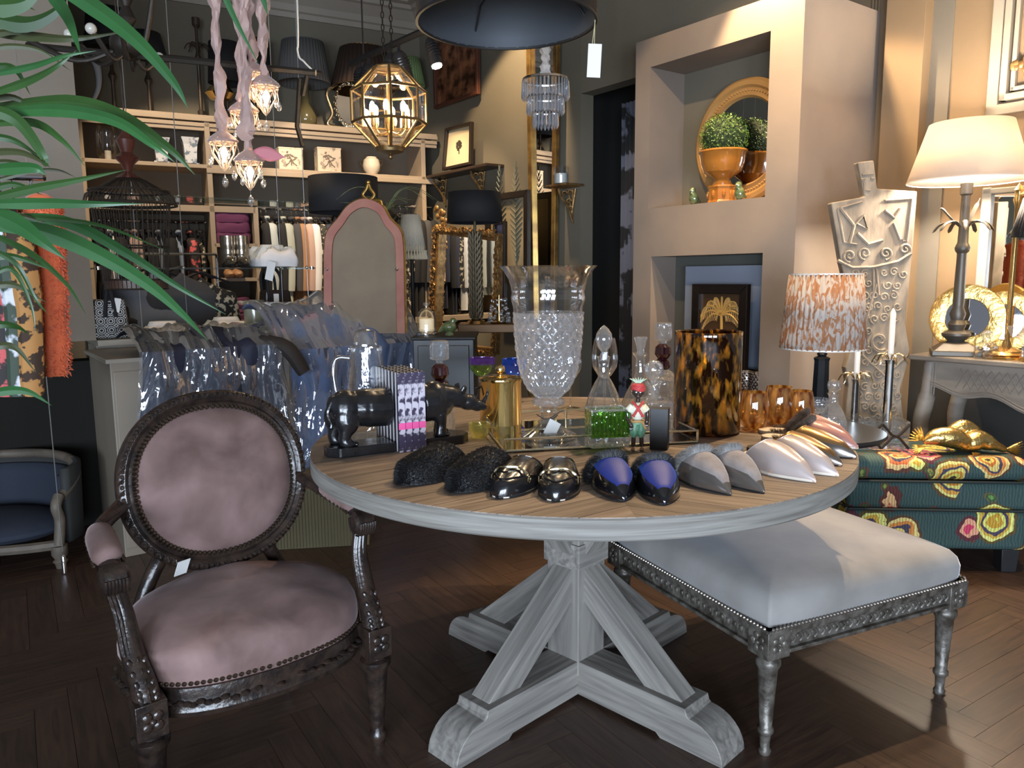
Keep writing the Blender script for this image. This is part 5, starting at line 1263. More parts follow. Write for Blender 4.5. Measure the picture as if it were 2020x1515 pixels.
for px, py0, py1, lb, m in ((465, 524, 462, 'crumpled pewter metallic ankle boot, left one on the glass shelf', MET), (492, 524, 460, 'crumpled pewter metallic ankle boot, right one on the glass shelf', MET)):
    P = GW_(px, py0); P.z = gs.z; P = P-NC*.12; h = sz(62, P); o = thing('ankle_boot', lb, 'boot', P, RZC, 'metallic ankle boots')
    bm = MB(); bm.tube(spline([(0, 0, h), (0, 0, h*.6), (0, .0, h*.35), (0, -.01, h*.16)], 4), [h*.24]*4+[h*.22]*4+[h*.20]*5, 14); bm.ell((-.0, -.03, h*.18), (h*.17, h*.36, h*.15)); bm.build('shaft', m, o)
    bm = MB(); bm.box((0, .03, h*.06), (h*.28, h*.24, h*.12)); bm.ell((0, -.05, h*.03), (h*.18, h*.3, h*.04)); bm.build('heel', BLK2, o)
for px, lb in ((452, 'tan leather shoe, left one in the shelf cubby'), (468, 'tan leather shoe, right one in the shelf cubby')):
    P = BP(px, 545, .36, BF(440, 548).z); o = thing('tan_shoe', lb, 'shoe', P, RZB, 'tan shoes'); bm = MB(); bm.ell((0, -.04, .03), (.042, .10, .035)); bm.ell((0, .05, .035), (.036, .06, .04)); bm.build('upper', mat('tan_shoe_leather', (.48, .26, .13), .35), o); bm = MB(); bm.box((0, .08, .012), (.05, .05, .024)); bm.build('heel', BLK2, o)
P = BP(455, 640, .30, BF(460, 640).z); folded('folded_knitwear', 'stack of folded purple knitwear in the lower cubby', P, .30, .26, .22, G['plum'], 3, 5, RZB)
P = BP(455, 475, .26, BF(440, 480).z); folded('folded_knitwear', 'folded plum knitwear pile in the upper cubby', P, .30, .26, .25, G['plum'], 4, 3, RZB)
# things on the ledge
P = LG(322, 655, .72); folded('folded_shirt', 'folded white shirt on the ledge below the birdcage', P, sz(82, P), .20, .045, WHITE, 5)
P = LG(447, 650, .72); folded('folded_shirt', 'folded white shirt on the ledge beside the grey-green cylinder', P, sz(84, P), .20, .055, WHITE, 6)
P = LG(504, 662, .66); h = hgt(504, 592, P); r = sz(40, P)/2
o = lathe_thing('cylinder_vase', 'glossy grey-green ceramic cylinder on the ledge', 'vase', P, [('body', [(0, 0), (r, 0), (r, h), (r*.93, h), (r*.93, h*.3), (0, h*.3)], mat('celadon_glaze', (.25, .26, .20), .12, coat=.6), {})])
# silver tote
P = LG(218, 668, .70); h = hgt(218, 590, P); w_ = sz(62, P)
def ringmat():
    m = mat('silver_ring_leather', (.70, .70, .70), .25, metal=.8, bump=.2, bscale=60); nt = m.node_tree; N = nt.nodes; L = nt.links
    tc = N.new('ShaderNodeTexCoord'); vo = N.new('ShaderNodeTexVoronoi'); vo.inputs['Scale'].default_value = 22; vo.inputs['Randomness'].default_value = 0; L.new(tc.outputs['Object'], vo.inputs['Vector'])
    mt = N.new('ShaderNodeMath'); mt.operation = 'MULTIPLY'; mt.inputs[1].default_value = 5.5; sn = N.new('ShaderNodeMath'); sn.operation = 'FRACT'; L.new(vo.outputs['Distance'], mt.inputs[0]); L.new(mt.outputs[0], sn.inputs[0])
    r = N.new('ShaderNodeValToRGB'); r.color_ramp.interpolation = 'CONSTANT'; r.color_ramp.elements[0].color = (.75, .75, .74, 1); r.color_ramp.elements[1].position = .5; r.color_ramp.elements[1].color = (.05, .05, .05, 1)
    L.new(sn.outputs[0], r.inputs[0]); L.new(r.outputs[0], N['Principled BSDF'].inputs['Base Color']); return m
o = thing('tote_bag', 'silver tote bag with ring pattern and dark handles on the ledge', 'bag', P, RZC)
bm = MB(); bm.prism([(-w_*.55, 0), (w_*.55, 0), (w_*.45, h), (-w_*.45, h)], -.05, .05, MX.Rotation(pi/2, 4, 'X')); bm.build('body', ringmat(), o, smooth=False, bevel=.01)
bm = MB(); 
for y in (-.055, .03): bm.tube(spline([(-w_*.15, y, h*.55), (-w_*.10, y, h*.95), (0, y, h*1.35), (w_*.10, y, h*.95), (w_*.15, y, h*.55)], 6), .010, 8)
bm.build('handles', G['black'], o)
bm = MB(); bm.box((w_*.2, -.06, h*.85), (.03, .002, .07), ry=.2); bm.build('tag', mat('paper', (.8, .8, .78), .7), o, smooth=False)
# black handbag
P = LG(545, 648, .80); h = hgt(548, 572, P); w_ = sz(58, P)
o = thing('leather_handbag', 'dark brown leather handbag with long black handles on the ledge', 'bag', P, RZC)
bm = MB(); bm.prism([(-w_*.55, 0), (w_*.6, 0), (w_*.42, h), (-w_*.40, h)], -.06, .06, MX.Rotation(pi/2, 4, 'X')); bm.build('body', mat('bag_leather', (.022, .014, .012), .35), o, smooth=False, bevel=.012)
bm = MB(); ht = hgt(530, 528, P)
for y in (-.06, .05): bm.tube(spline([(-w_*.30, y, h*.75), (-w_*.34, y, ht*.85), (-w_*.15, y, ht), (w_*.10, y, ht*.85), (w_*.15, y, h*.75)], 6), .009, 8)
bm.build('handles', G['black'], o)
bm = MB(); bm.box((-w_*.08, -.066, h*.8), (.03, .002, .05)); bm.build('tag', mat('paper', (.8, .8, .78), .7), o, smooth=False)
# slate coat hanging from the glass shelf
for px, y0, l, c, w_, lb in ((300, 530, .50, 'greyd', .42, 'slate grey coat hanging behind the folded shirts'), (355, 530, .55, 'char', .45, 'charcoal skirt hanging beside the slate grey coat'), (395, 540, .55, 'pat', .4, 'black gold-dotted dress hanging left of the grey-green cylinder'), (246, 590, .35, 'black', .3, 'black jacket hanging beside the silver tote')):
    q = pp(px, y0, CP0-NC*1.15, NC); garment('hanging_garment', lb, V((q.x, q.y, q.z+.08)), RZC+pi/2, l, w_, .10, G[c], sleeve=False, flare=1.25, hook=True, collar=False, cat='garment', seed=px)
o = thing('clothes_rail', 'thin rail just behind the ledge holding coats', 'rail', CP0-NC*1.15); a = pp(235, 560, CP0-NC*1.15, NC)-(CP0-NC*1.15); b = pp(430, 560, CP0-NC*1.15, NC)-(CP0-NC*1.15)
zr = pp(300, 530, CP0-NC*1.15, NC).z+.085; bm = MB(); bm.tube([(a.x, a.y, zr), (b.x, b.y, zr)], .008, 6); bm.build('bar', CHROME, o)
bm = MB()
for q in (a, b): bm.tube([(q.x, q.y, 0), (q.x, q.y, zr)], .008, 6)
bm.build('posts', CHROME, o)
# ================================================================ standing things in the middle distance
# arched mirror seen from its back
Ym = 4.15
def AM(px, py): p = pd(px, py, Ym); return p.x, p.z
ax0 = AM(718, 655); base_z = LZ
am = thing('arched_mirror', 'pointed arch mirror seen from its pinkish-red painted back, standing on the ledge', 'mirror', (ax0[0], Ym, base_z))
def arch(dx=0, dy=0):
    L = [(640, 660), (640, 500), (645, 460), (668, 430), (688, 405), (718, 392), (752, 404), (770, 432), (792, 458), (797, 500), (800, 660)]
    pts = spline([(*AM(x+(718-x)*dx, y+(540-y)*dx*.6+dy),) + (0,) for x, y in L[1:-1]], 5)
    pts = [(AM(L[0][0]+(718-L[0][0])*dx, 660)[0], base_z, 0)] + [tuple(p) for p in pts] + [(AM(L[-1][0]+(718-L[-1][0])*dx, 660)[0], base_z, 0)]
    return [(p[0]-ax0[0], p[1]-base_z) for p in pts]
RY = MX.Rotation(pi/2, 4, 'X')
o1, o2 = arch(0), arch(.20)
bm = MB(RY); bm.prism(o2[::-1], -.012, .0); bm.build('back_board', mat('brown_board', (.20, .155, .105), .8, col2=(.17, .13, .09), scale=6), am, smooth=False)
bm = MB(RY); n1 = len(o1)
bm.add([(x, y, z) for z in (.018, -.02) for x, y in o1]+[(x, y, z) for z in (.018, -.02) for x, y in o2],
       [(i, i+1, n1+i+1, n1+i) for i in range(n1-1)]+[(2*n1+i, 3*n1+i, 3*n1+i+1, 2*n1+i+1) for i in range(n1-1)]+[(i, 2*n1+i, 2*n1+i+1, i+1) for i in range(n1-1)]+[(n1+i, n1+i+1, 3*n1+i+1, 3*n1+i) for i in range(n1-1)])
bm.build('painted_frame', mat('red_bole', (.27, .095, .075), .7, col2=(.33, .15, .11), scale=7), am, smooth=False, bevel=.003)
bm = MB(); bm.tube([(x, .012, y) for x, y in o1], .010, 6); bm.build('gilt_edge', GOLDL, am)
bm = MB()
for px in (646, 784): q = pd(px, 531, Ym); bm.T = MX.Translation((q.x-ax0[0], -.024, q.z-base_z)) @ RY; bm.lathe([(.005, -.002), (.009, 0), (.005, .002)], 12)
bm.build('hanging_rings', SILVER, am)
q = pd(727, 385, Ym); bm = MB(); c = V((q.x-ax0[0], .0, q.z-base_z))
for e in (-1, 1):
    bm.tube(spline([c+V((e*.0, 0, -.03)), c+V((e*.03, 0, .0)), c+V((e*.012, 0, .03)), c+V((0, 0, .06))], 5), .009, 8)
    bm.tube(spline([c+V((e*.02, 0, -.03)), c+V((e*.06, 0, -.03)), c+V((e*.07, 0, -.055))], 5), .010, 8)
bm.ell(c+V((0, 0, .065)), .014, 8); bm.build('carved_crest', GOLDL, am)
# airy spider plant behind the mirror
P = pd(760, 420, 4.35); o = thing('air_plant', 'thin-leaved air plant with arching pale blades above the arched mirror', 'plant', (P.x, P.y, LZ))
LEAFP = mat('pale_leaf', (.22, .26, .12), .5)
bm = MB(); hz = P.z-LZ; bm.tube([(0, .12, -LZ+0*hz), (0, .12, hz-.05)], .008, 6); bm.tube([(0, .12, hz-.05), (0, 0, hz-.02)], .008, 6); bm.ell((0, 0, hz-.01), (.06, .05, .03), 10); bm.build('holder', BRONZE, o)
rnd = random.Random(4)
for k in range(16):
    a = rnd.uniform(0, 2*pi); l = rnd.uniform(.16, .30); c, s = cos(a), sin(a); bm = MB(); up_ = rnd.uniform(.3, 1)
    bm.tube(spline([(0, 0, hz), (c*l*.4, s*l*.4, hz+l*.5*up_), (c*l*.8, s*l*.8, hz+l*.5*up_), (c*l*1.2, s*l*1.2, hz+l*.2)], 5), [.004]*8+[.003]*6+[.001]*2, 5, flat=.4); bm.build('leaf', LEAFP, o)
# black cube cabinet
q = pz(826, 790, 0); cy = 4.0; zc = pd(880, 670, cy).z; xl, xr = pd(815, 700, cy).x, pd(935, 700, cy).x
cbn = thing('black_cabinet', 'small black cube cabinet behind the round table, carrying a glass cloche', 'cabinet', ((xl+xr)/2, cy+.2, 0), R(0))
w_ = xr-xl; bm = MB(); bm.box((0, 0, zc/2), (w_, .4, zc)); bm.build('body', BLK2, cbn, smooth=False, bevel=.004)
bm = MB(); bm.box((.0, -.205, zc/2), (w_-.05, .012, zc-.06)); bm.build('door', BLK2, cbn, smooth=False, bevel=.003)
bm = MB(); bm.box((0, 0, zc+.006), (w_+.02, .42, .014)); bm.build('top', BLACK, cbn, smooth=False, bevel=.003)
ztop_ = zc+.013
P = pz(838, 664, ztop_); P = V((P.x, cy+.15, ztop_)); r = sz(38, P)/2; h = pd(838, 596, P.y).z-P.z
clo = lathe_thing('glass_cloche', 'glass bell cloche over a white candle on the black cabinet', 'cloche', P, [('tray', [(0, 0), (r*1.15, 0), (r*1.15, .012), (0, .012)], CHROME, {}),
  ('dome', [(r, .014), (r, h*.55), (r*.85, h*.70), (r*.45, h*.80), (r*.12, h*.84), (r*.12, h*.88)], GLASS, {}), ('knob', [(0, h*.86), (r*.2, h*.88), (r*.34, h*.93), (r*.2, h*.99), (0, h)], STOP, {'n': 14})])
CAND = mat('glowing_wax', (.85, .78, .62), .5, emit=(1, .75, .4), estr=.25)  # faint warm glow put into the wax; this candle has no flame
lathe_thing('white_candle', 'white candle in a cut glass cup under the glass cloche', 'candle', P+V((0, 0, .0125)), [('cup', [(r*.5, 0), (r*.8, .006), (r*.85, h*.12)], CUT, {}), ('wax', [(0, .01), (r*.74, .01), (r*.76, h*.42), (r*.6, h*.44), (0, h*.42)], CAND, {'n': 24})])
P = V((pd(887, 664, cy+.12).x, cy+.12, ztop_)); o = thing('ceramic_bird', 'small green glazed ceramic bird on the black cabinet', 'bird figurine', P)
GGL = mat('green_glaze', (.07, .11, .05), .12, col2=(.16, .19, .08), scale=40, coat=1)
bm = MB(); bm.ell((0, 0, .045), (.040, .03, .032)); bm.ell((.020, 0, .078), (.018, .016, .017)); bm.tube([(.012, 0, .055), (.020, 0, .075)], .016, 8); bm.tube([(.036, 0, .078), (.046, 0, .074)], [.006, .001], 6); bm.tube([(-.03, 0, .04), (-.06, 0, .018)], [.02, .006], 8); bm.tube([(0, 0, 0), (0, 0, .03)], [.026, .015], 10); bm.build('body', GGL, o, remesh=.003)
# gilt side table with palm lamp
Yt = 5.35; zt = pd(950, 640, Yt).z; xl, xr = pd(903, 650, Yt).x, pd(1062, 650, Yt).x
stb = thing('gilt_side_table', 'narrow bronze-gilt side table against the right wall holding the palm-trunk lamp', 'table', ((xl+xr)/2, Yt+.15, 0)); w_ = xr-xl
bm = MB(); bm.box((0, 0, zt-.03), (w_, .30, .06)); bm.build('top', mat('gilt_wood_dark', (.20, .11, .045), .4, metal=.3), stb, bevel=.006, smooth=False)
for x in (-1, 1):
    for y in (-1, 1):
        bm = MB(); bm.tube(spline([(x*(w_/2-.04), y*.12, zt-.06), (x*(w_/2-.07), y*.12, zt*.6), (x*(w_/2-.03), y*.12, zt*.3), (x*(w_/2-.05), y*.12, 0)], 6), .02, 8)
        for k in range(6): bm.ell((x*(w_/2-.05), y*.12-.01, zt*.25+k*zt*.11), (.026, .02, .03), 8)
        bm.build('leg', OLDGILT, stb)
P = V((pd(940, 640, Yt+.15).x, Yt+.12, zt)); h0 = pd(940, 450, P.y).z-zt; r = sz(107, P)/2; zs0 = pd(940, 440, P.y).z-zt; zs1 = pd(940, 380, P.y).z-zt
pl_ = thing('palm_trunk_lamp', 'tall lamp with woven palm-trunk body and wide black drum shade beside the gilded mirror', 'lamp', P)
bm = MB(); bm.lathe([(0, 0), (.07, 0), (.06, .02), (.03, .03), (0, .03)], 24); bm.build('foot', BRASS, pl_)
bm = MB(); bm.lathe([(0, .03), (.034, .03), (.036, h0*.5), (.034, h0*.9), (.01, h0*.92), (.01, zs0+.06), (0, zs0+.06)], 16)
for k in range(26):
    z = .04+k*h0*.88/26
    for j in range(8): a = j*pi/4+(k % 2)*pi/8; bm.tube([(.034*cos(a), .034*sin(a), z), (.046*cos(a+.1), .046*sin(a+.1), z+.03), (.05*cos(a+.15), .05*sin(a+.15), z+.045)], [.012, .008, .002], 5)
tag(bm.build('trunk', mat('aged_palm_bronze', (.10, .075, .04), .5, metal=.4), pl_), kind='stuff')
shade_part(pl_, zs0, zs1, r, r*.94, BLKS); 
bm = MB(); bm.lathe([(r*.93, zs0+.001), (r*.985, zs0+.001)], 40); bm.build('shade_lining', mat('cream_lining', (.5, .42, .3), .7), pl_)
P = V((pd(985, 635, Yt+.1).x, Yt+.10, zt)); o = thing('crystal_basket', 'small crystal and brass bead basket on the gilt side table', 'ornament', P)
bm = MB(); rnd = random.Random(9)
for k in range(90):
    a = rnd.random()*2*pi; z = rnd.random()*.16; rr_ = .05*(1-z*3)+.015; bm.ell((rr_*cos(a)*1.2, rr_*sin(a), .012+z), rnd.uniform(.006, .013), 6)
tag(bm.build('beads', STOP, o), kind='stuff'); bm = MB(); bm.lathe([(0, 0), (.06, 0), (.07, .012), (.02, .02), (.01, .2), (0, .2)], 16); bm.build('stem', BRASS, o)
# gilded mirror leaning at the right wall
def leaning_frame(name, label, cat, c, off, fw, gm, fm, depth_=.04, inner=None, dy=0):
    """c = four px corners TL TR BR BL on a plane parallel to the right wall, off in front of it"""
    pts = [RWp(x, y, off) for x, y in c]; o0 = (pts[2]+pts[3])/2
    u = UR; L_ = [((p-o0).dot(u), p.z-o0.z) for p in pts]; o = thing(name, label, cat, o0, RZR)
    cx = sum(x for x, z in L_)/4; cz = sum(z for x, z in L_)/4
    W_ = max(abs(L_[1][0]-L_[0][0]), .01); H_ = abs(L_[0][1]-L_[3][1])
    ins = [(x+(fw if x < cx else -fw), z+(fw if z < cz else -fw)) for x, z in L_]
    bm = MB(RY); bm.prism(ins[::-1] if False else ins, -.004, .002); bm.build('panel', gm, o, smooth=False)
    for i in range(4):
        a, b = L_[i], L_[(i+1) % 4]; d, e = ins[(i+1) % 4], ins[i]; bm = MB(RY)
        bm.prism([a, b, d, e], -.006, depth_); bm.build('frame_side', fm, o, smooth=False, bevel=.004)
    return o, L_, ins
gm_, L_, ins = leaning_frame('gilded_mirror', 'large carved gilt mirror standing behind the palm-trunk lamp', 'mirror', [(868, 450), (992, 462), (985, 700), (858, 685)], .45, .05, MIRROR, OLDGILT)
bm = MB(); rnd = random.Random(6)
for i in range(4):
    a, b = V(L_[i]), V(L_[(i+1) % 4]); n_ = int((b-a).length/.045)
    for k in range(n_):
        p = a+(b-a)*((k+.5)/n_); c = V((p.x, -.045, p.y)); 
        for q in range(3):
            t0 = rnd.random()*6; bm.tube([c+V((.030*cos(t0+j*.9)*(1-j*.16), -.008*q, .030*sin(t0+j*.9)*(1-j*.16))) for j in range(5)], .007, 5)
c = V(((L_[0][0]+L_[1][0])/2*0+L_[0][0]+.05, -.04, L_[0][1]))
for k in range(14): bm.ell(c+V((rnd.uniform(-.05, .12), 0, rnd.uniform(0, .16))), (.03, .015, .025), 8)
tag(bm.build('leaf_carving', OLDGILT, gm_), kind='stuff')
# fringe lamp
P0 = pd(815, 600, 5.0); r = sz(56, P0)/2; P = V((P0.x, 5.0, 0)); zt0, zt1 = pd(815, 512, 5.0).z, pd(815, 424, 5.0).z
fl_ = thing('fringe_lamp', 'floor lamp with cream pleated shade and tasselled fringe right of the arched mirror', 'lamp', P)
bm = MB(); bm.lathe([(0, 0), (.12, 0), (.10, .02), (.015, .04), (.012, zt0), (.01, zt1-.03), (0, zt1-.03)], 20); bm.build('stand', BLACK, fl_)
FRG = mat('cream_fringe', (.62, .58, .48), .8, bump=.3, bscale=50)
shade_part(fl_, zt0+(zt1-zt0)*.28, zt1, r*.92, r*.62, FRG, 40)
bm = MB(); bm.lathe([(r*.95, zt0+(zt1-zt0)*.20), (r*.98, zt0+(zt1-zt0)*.28), (r*.90, zt0+(zt1-zt0)*.33)], 64, rib=lambda a, z: 1+.03*sin(a*30)); bm.build('braid', mat('cream_braid', (.5, .46, .36), .8), fl_)
bm = MB()
for k in range(30):
    a = k*2*pi/30; x, y = r*.98*cos(a), r*.98*sin(a); zz = zt0+(zt1-zt0)*.22; bm.ell((x, y, zz-.01), .009, 6); bm.tube([(x, y, zz-.015), (x*1.02, y*1.02, zt0)], [.006, .013], 6)
bm.build('tassels', mat('tassel', (.62, .56, .42), .8), fl_)
# large black drum lamp hanging over the ledge
P0 = pd(679, 420, 4.6); r = sz(134, P0)/2; z0, z1 = pd(679, 420, 4.6).z, pd(679, 350, 4.6).z
bl = thing('black_drum_lamp', 'large black drum shade floor lamp behind the arched mirror', 'lamp', (P0.x, 4.6, 0))
bm = MB(); bm.lathe([(0, 0), (.13, 0), (.13, .02), (.012, .03), (.012, z1-.02), (0, z1-.02)], 20); bm.build('stand', BLACK, bl)
shade_part(bl, z0, z1, r, r*.99, BLKS); bm = MB()
for k in range(3): a = k*2*pi/3; bm.tube([(0, 0, z1-.04), (r*cos(a), r*sin(a), z1-.01)], .002, 5)
bm.build('shade_carrier', BLACK, bl)
# pictures, sconces, brackets on the right wall
def wallframe(name, label, cat, c, off, fw, gm, fm, th=.03): return leaning_frame(name, label, cat, c, off, fw, gm, fm, th)
wallframe('copper_painting', 'dark framed copper-red painting high on the right wall behind the drum pendant', 'painting', [(858, 75), (946, 40), (947, 186), (861, 216)], .04, .03, mat('copper_relief', (.05, .015, .008), .45, metal=.3, col2=(.38, .15, .07), scale=9, bump=1, bscale=30, contrast=(.4, .65)), mat('red_brown_frame', (.10, .035, .02), .4))
pf, L_, ins = wallframe('small_picture', 'small dark framed picture of a round bush standing on the bracket shelf', 'picture', [(883, 254), (934, 240), (933, 325), (877, 337)], .12, .025, mat('cream_print', (.62, .50, .32), .5), mat('dark_picture_frame', (.02, .014, .01), .35))
bm = MB(); rnd = random.Random(8); cx = sum(x for x, z in ins)/4; cz = sum(z for x, z in ins)/4
for k in range(60): a = rnd.random()*6.28; q = rnd.random()**.5*.045; bm.ell((cx+q*cos(a), -.004, cz+.01+q*sin(a)*.8), (.010, .0015, .009), 6)
bm.box((cx, -.004, cz-.04), (.012, .002, .04)); bm.build('painted_bush', mat('print_dark', (.04, .03, .02), .7), pf)
a, b = RWp(848, 350, .1), RWp(975, 322, .1); zz = (a.z+b.z)/2; Lw = (b-a).dot(UR)
bs = thing('bracket_shelf', 'dark wall shelf on two pierced gilt brackets carrying the small picture', 'shelf', V((a.x, a.y, zz))-NR*.1, RZR)
bm = MB(); bm.box((Lw/2, -.09, -.012), (Lw, .18, .024)); bm.build('board', mat('dark_oxblood', (.035, .022, .016), .35), bs, bevel=.004, smooth=False)
def bracket(root, x, s=1, name='bracket'):
    bm = MB()
    bm.tube(spline([(x, -.012, -.03), (x, -.012, -.12*s), (x, -.02, -.22*s), (x, -.012, -.26*s)], 5), .008, 6); bm.tube(spline([(x, -.14*s, -.03), (x, -.12*s, -.08*s), (x, -.05*s, -.16*s), (x, -.02, -.24*s)], 5), .010, 6)
    for k, (yy, z_) in enumerate(((-.04, -.05), (-.09, -.06), (-.05, -.11), (-.035, -.16))): bm.tube([(x+.008*cos(j), yy*s+.02*s*cos(j*.9)*(1-j*.1), z_*s+.02*s*sin(j*.9)*(1-j*.1)) for j in range(8)], .006, 5)
    bm.tube([(x-.04, -.02, -.028), (x, -.02, -.2*s), (x+.04, -.02, -.028)], .007, 6)
    bm.build(name, OLDGILT, root)
bracket(bs, Lw*.12); bracket(bs, Lw*.72)
a = RWp(1112, 364, .1); cs = thing('candle_bracket', 'small carved gilt wall bracket left of the doorway holding a white candle glass', 'bracket', a-NR*.1, RZR)
bm = MB(); bm.box((0, -.09, -.008), (.22, .18, .016)); bm.build('board', OLDGILT, cs, bevel=.004, smooth=False); bracket(cs, 0, 1.05)
o = lathe_thing('candle_glass', 'white candle in a clear glass tumbler on the bracket by the doorway', 'candle', V((a.x, a.y, a.z)) + NR*0 + V((-.02, 0, .0005)), [('glass', [(0, 0), (.055, 0), (.058, .01), (.058, .125)], GLASS, {}), ('wax', [(0, .006), (.052, .006), (.052, .075), (0, .075)], mat('white_wax', (.75, .76, .72), .5), {})])
# tall gilt pier mirror
pm_, L_, ins = wallframe('tall_gilt_mirror', 'very tall narrow gilt mirror on the right wall behind the crystal chandelier', 'mirror', [(1043, 66), (1105, 62), (1098, 640), (1052, 640)], .05, .045, MIRROR, mat('pier_gilt', (.55, .34, .10), .35, metal=.8, col2=(.25, .14, .05), scale=10))
# leaning glazed feather print
fp, L_, ins = wallframe('feather_print', 'tall dark framed feather print behind glass between the lamp and the gilt mirror', 'picture', [(962, 386), (1046, 374), (1046, 560), (962, 560)], .16, .05, mat('print_paper', (.20, .17, .12), .5, col2=(.42, .33, .19), scale=2), mat('dark_picture_frame', (.02, .014, .01), .35))
bm = MB(); cx = (ins[0][0]+ins[1][0])/2
for sx in (-.12, .12):
    bm.tube([(cx+sx, -.005, ins[3][1]+.02), (cx+sx*.8, -.005, ins[0][1]-.1)], .004, 5)
    for k in range(18):
        z = ins[3][1]+.12+k*.042; l = .07*sin(pi*min(1, (k+2)/19))+.01
        for e in (-1, 1): bm.tube([(cx+sx*.9, -.005, z), (cx+sx*.9+e*l, -.005, z+.05)], [.007, .003], 4)
bm.build('feathers', mat('feather_grey', (.10, .11, .08), .7), fp)
tall = wallframe('tall_leaning_frame', 'tall dark frame leaning beside the carved gilt mirror', 'frame', [(978, 440), (1000, 436), (1000, 640), (978, 645)], .30, .02, mat('lilac_board', (.22, .18, .26), .6), mat('dark_picture_frame', (.02, .014, .01), .35))

# ================================================================ hanging lights
# octagonal lantern
Lp = pd(768, 220, 3.2); s_ = 3.2*.98; rL = sz(146, Lp)/2; zTop = pd(768, 136, 3.2).z; z1 = pd(768, 180, 3.2).z; z2 = pd(768, 243, 3.2).z; z3 = pd(768, 292, 3.2).z
la = thing('glass_lantern', 'octagonal brass and glass lantern with candle bulbs hanging on a chain', 'lantern', (Lp.x, Lp.y, z3))
lv = [(rL*.42, zTop-z3), (rL, z1-z3), (rL, z2-z3), (rL*.38, 0)]; ph = .2; AB = mat('aged_brass', (.30, .20, .09), .35, metal=.9)
def oc8(r, z): return [V((r*cos(ph+k*pi/4), r*sin(ph+k*pi/4), z)) for k in range(8)]
rg = [oc8(r, z) for r, z in lv]
for j in range(3):
    for k in range(8):
        bm = MB(); q = [rg[j][k], rg[j][(k+1) % 8], rg[j+1][(k+1) % 8], rg[j+1][k]]; bm.add(q, [(0, 1, 2, 3)]); bm.build('pane', GLASSR if j == 1 and False else GLASS, la, smooth=False)
bm = MB()
for j in range(4):
    for k in range(8): bm.tube([rg[j][k], rg[j][(k+1) % 8]], .0055, 6)
    if j < 3:
        for k in range(8): bm.tube([rg[j][k], rg[j+1][k]], .0055, 6)
bm.build('frame', AB, la)
bm = MB(); bm.lathe([(0, zTop-z3+.02), (rL*.2, zTop-z3+.015), (rL*.45, zTop-z3), (rL*.42, zTop-z3-.01)], 24); bm.build('top_cap', AB, la)
bm = MB(); bm.lathe([(rL*.40, .003), (rL*.36, -.015), (rL*.15, -.025), (0, -.028)], 24); bm.ell((0, 0, -.035), .010, 8); bm.build('bottom_dish', AB, la)
bm = MB(); bm.tube([(0, 0, -.02), (0, 0, zTop-z3)], .005, 6)
for k in range(6):
    a = k*pi/3+.5; c = V((rL*.48*cos(a), rL*.48*sin(a), rL*.75)); bm.tube(spline([(0, 0, rL*.45), (c.x*.6, c.y*.6, rL*.35), (c.x, c.y, rL*.55)], 5), .003, 5); bm.tube([(c.x, c.y, rL*.55), (c.x, c.y, rL*.90)], .007, 8)
bm.build('candle_arms', AB, la)
for k in range(6):
    a = k*pi/3+.5; bm = MB(); bm.ell((rL*.48*cos(a), rL*.48*sin(a), rL*1.02), (.011, .011, .024), 10); bm.build('bulb', BULB, la)
light('lantern_light', 'POINT', (Lp.x, Lp.y, z3+rL*1.05), 7, WARM, shadow_soft_size=.05)
def chain(root, x, y, z0, z1, m, r=.009, t=.0022):
    bm = MB(); n_ = int((z1-z0)/(r*2.6))
    for k in range(n_):
        z = z0+(k+.5)*(z1-z0)/n_; e = k % 2
        bm.tube([(x+(r*.62*cos(a) if e else 0), y+(0 if e else r*.62*cos(a)), z+r*1.5*sin(a)) for a in [i*pi/4 for i in range(9)]], t, 4, cap=False)
    tag(bm.build('chain', m, root), kind='stuff')
for e in (-.022, .022): chain(la, e*.6, e, zTop-z3+.02, CEIL-z3, IRON)
# track with spotlights
ta_, tb2 = pd(690, 126, 3.9), pd(905, 30, 3.2)
trk = thing('lighting_track', 'black ceiling track bar with ribbed spotlights crossing behind the lantern', 'track light', ta_)
bm = MB(); bm.tube([(0, 0, 0), tuple((tb2-ta_)*1.0)], .014, 6); bm.build('rail', BLACK, trk)
bm = MB()
for t in (.15, .85): p = (tb2-ta_)*t; bm.tube([p, (p.x, p.y, CEIL-ta_.z)], .004, 6)
bm.build('suspension', BLACK, trk)
def spot_head(px, py, t, l, lit, r=.034, tilt=(0, 0, -1)):
    p = (tb2-ta_)*t; d = V(tilt).normalized(); bm = MB(); c = p+V((0, 0, -.06)); bm.tube([p, c], .008, 6); q = c+d*l
    bm.tube([c-d*.02, c, q], [r*.6, r, r], 16, cap=True)
    for k in range(5): bm.tube([c+d*(.01+k*.012), c+d*(.014+k*.012)], r*1.12, 16)
    bm.build('spot_head', BLK2, trk)
    if lit: bm = MB(); bm.tube([q, q+d*.004], r*.8, 16); bm.build('spot_lens', emis('spot_lens', (1, .9, .75), 40), trk)
spot_head(0, 0, .12, .11, False); spot_head(0, 0, .20, .11, False, tilt=(-.2, 0, -1)); spot_head(0, 0, .42, .12, False); spot_head(0, 0, .50, .12, False, tilt=(.3, .2, -1)); spot_head(0, 0, .78, .10, True, .026, tilt=(.25, -.2, -1))
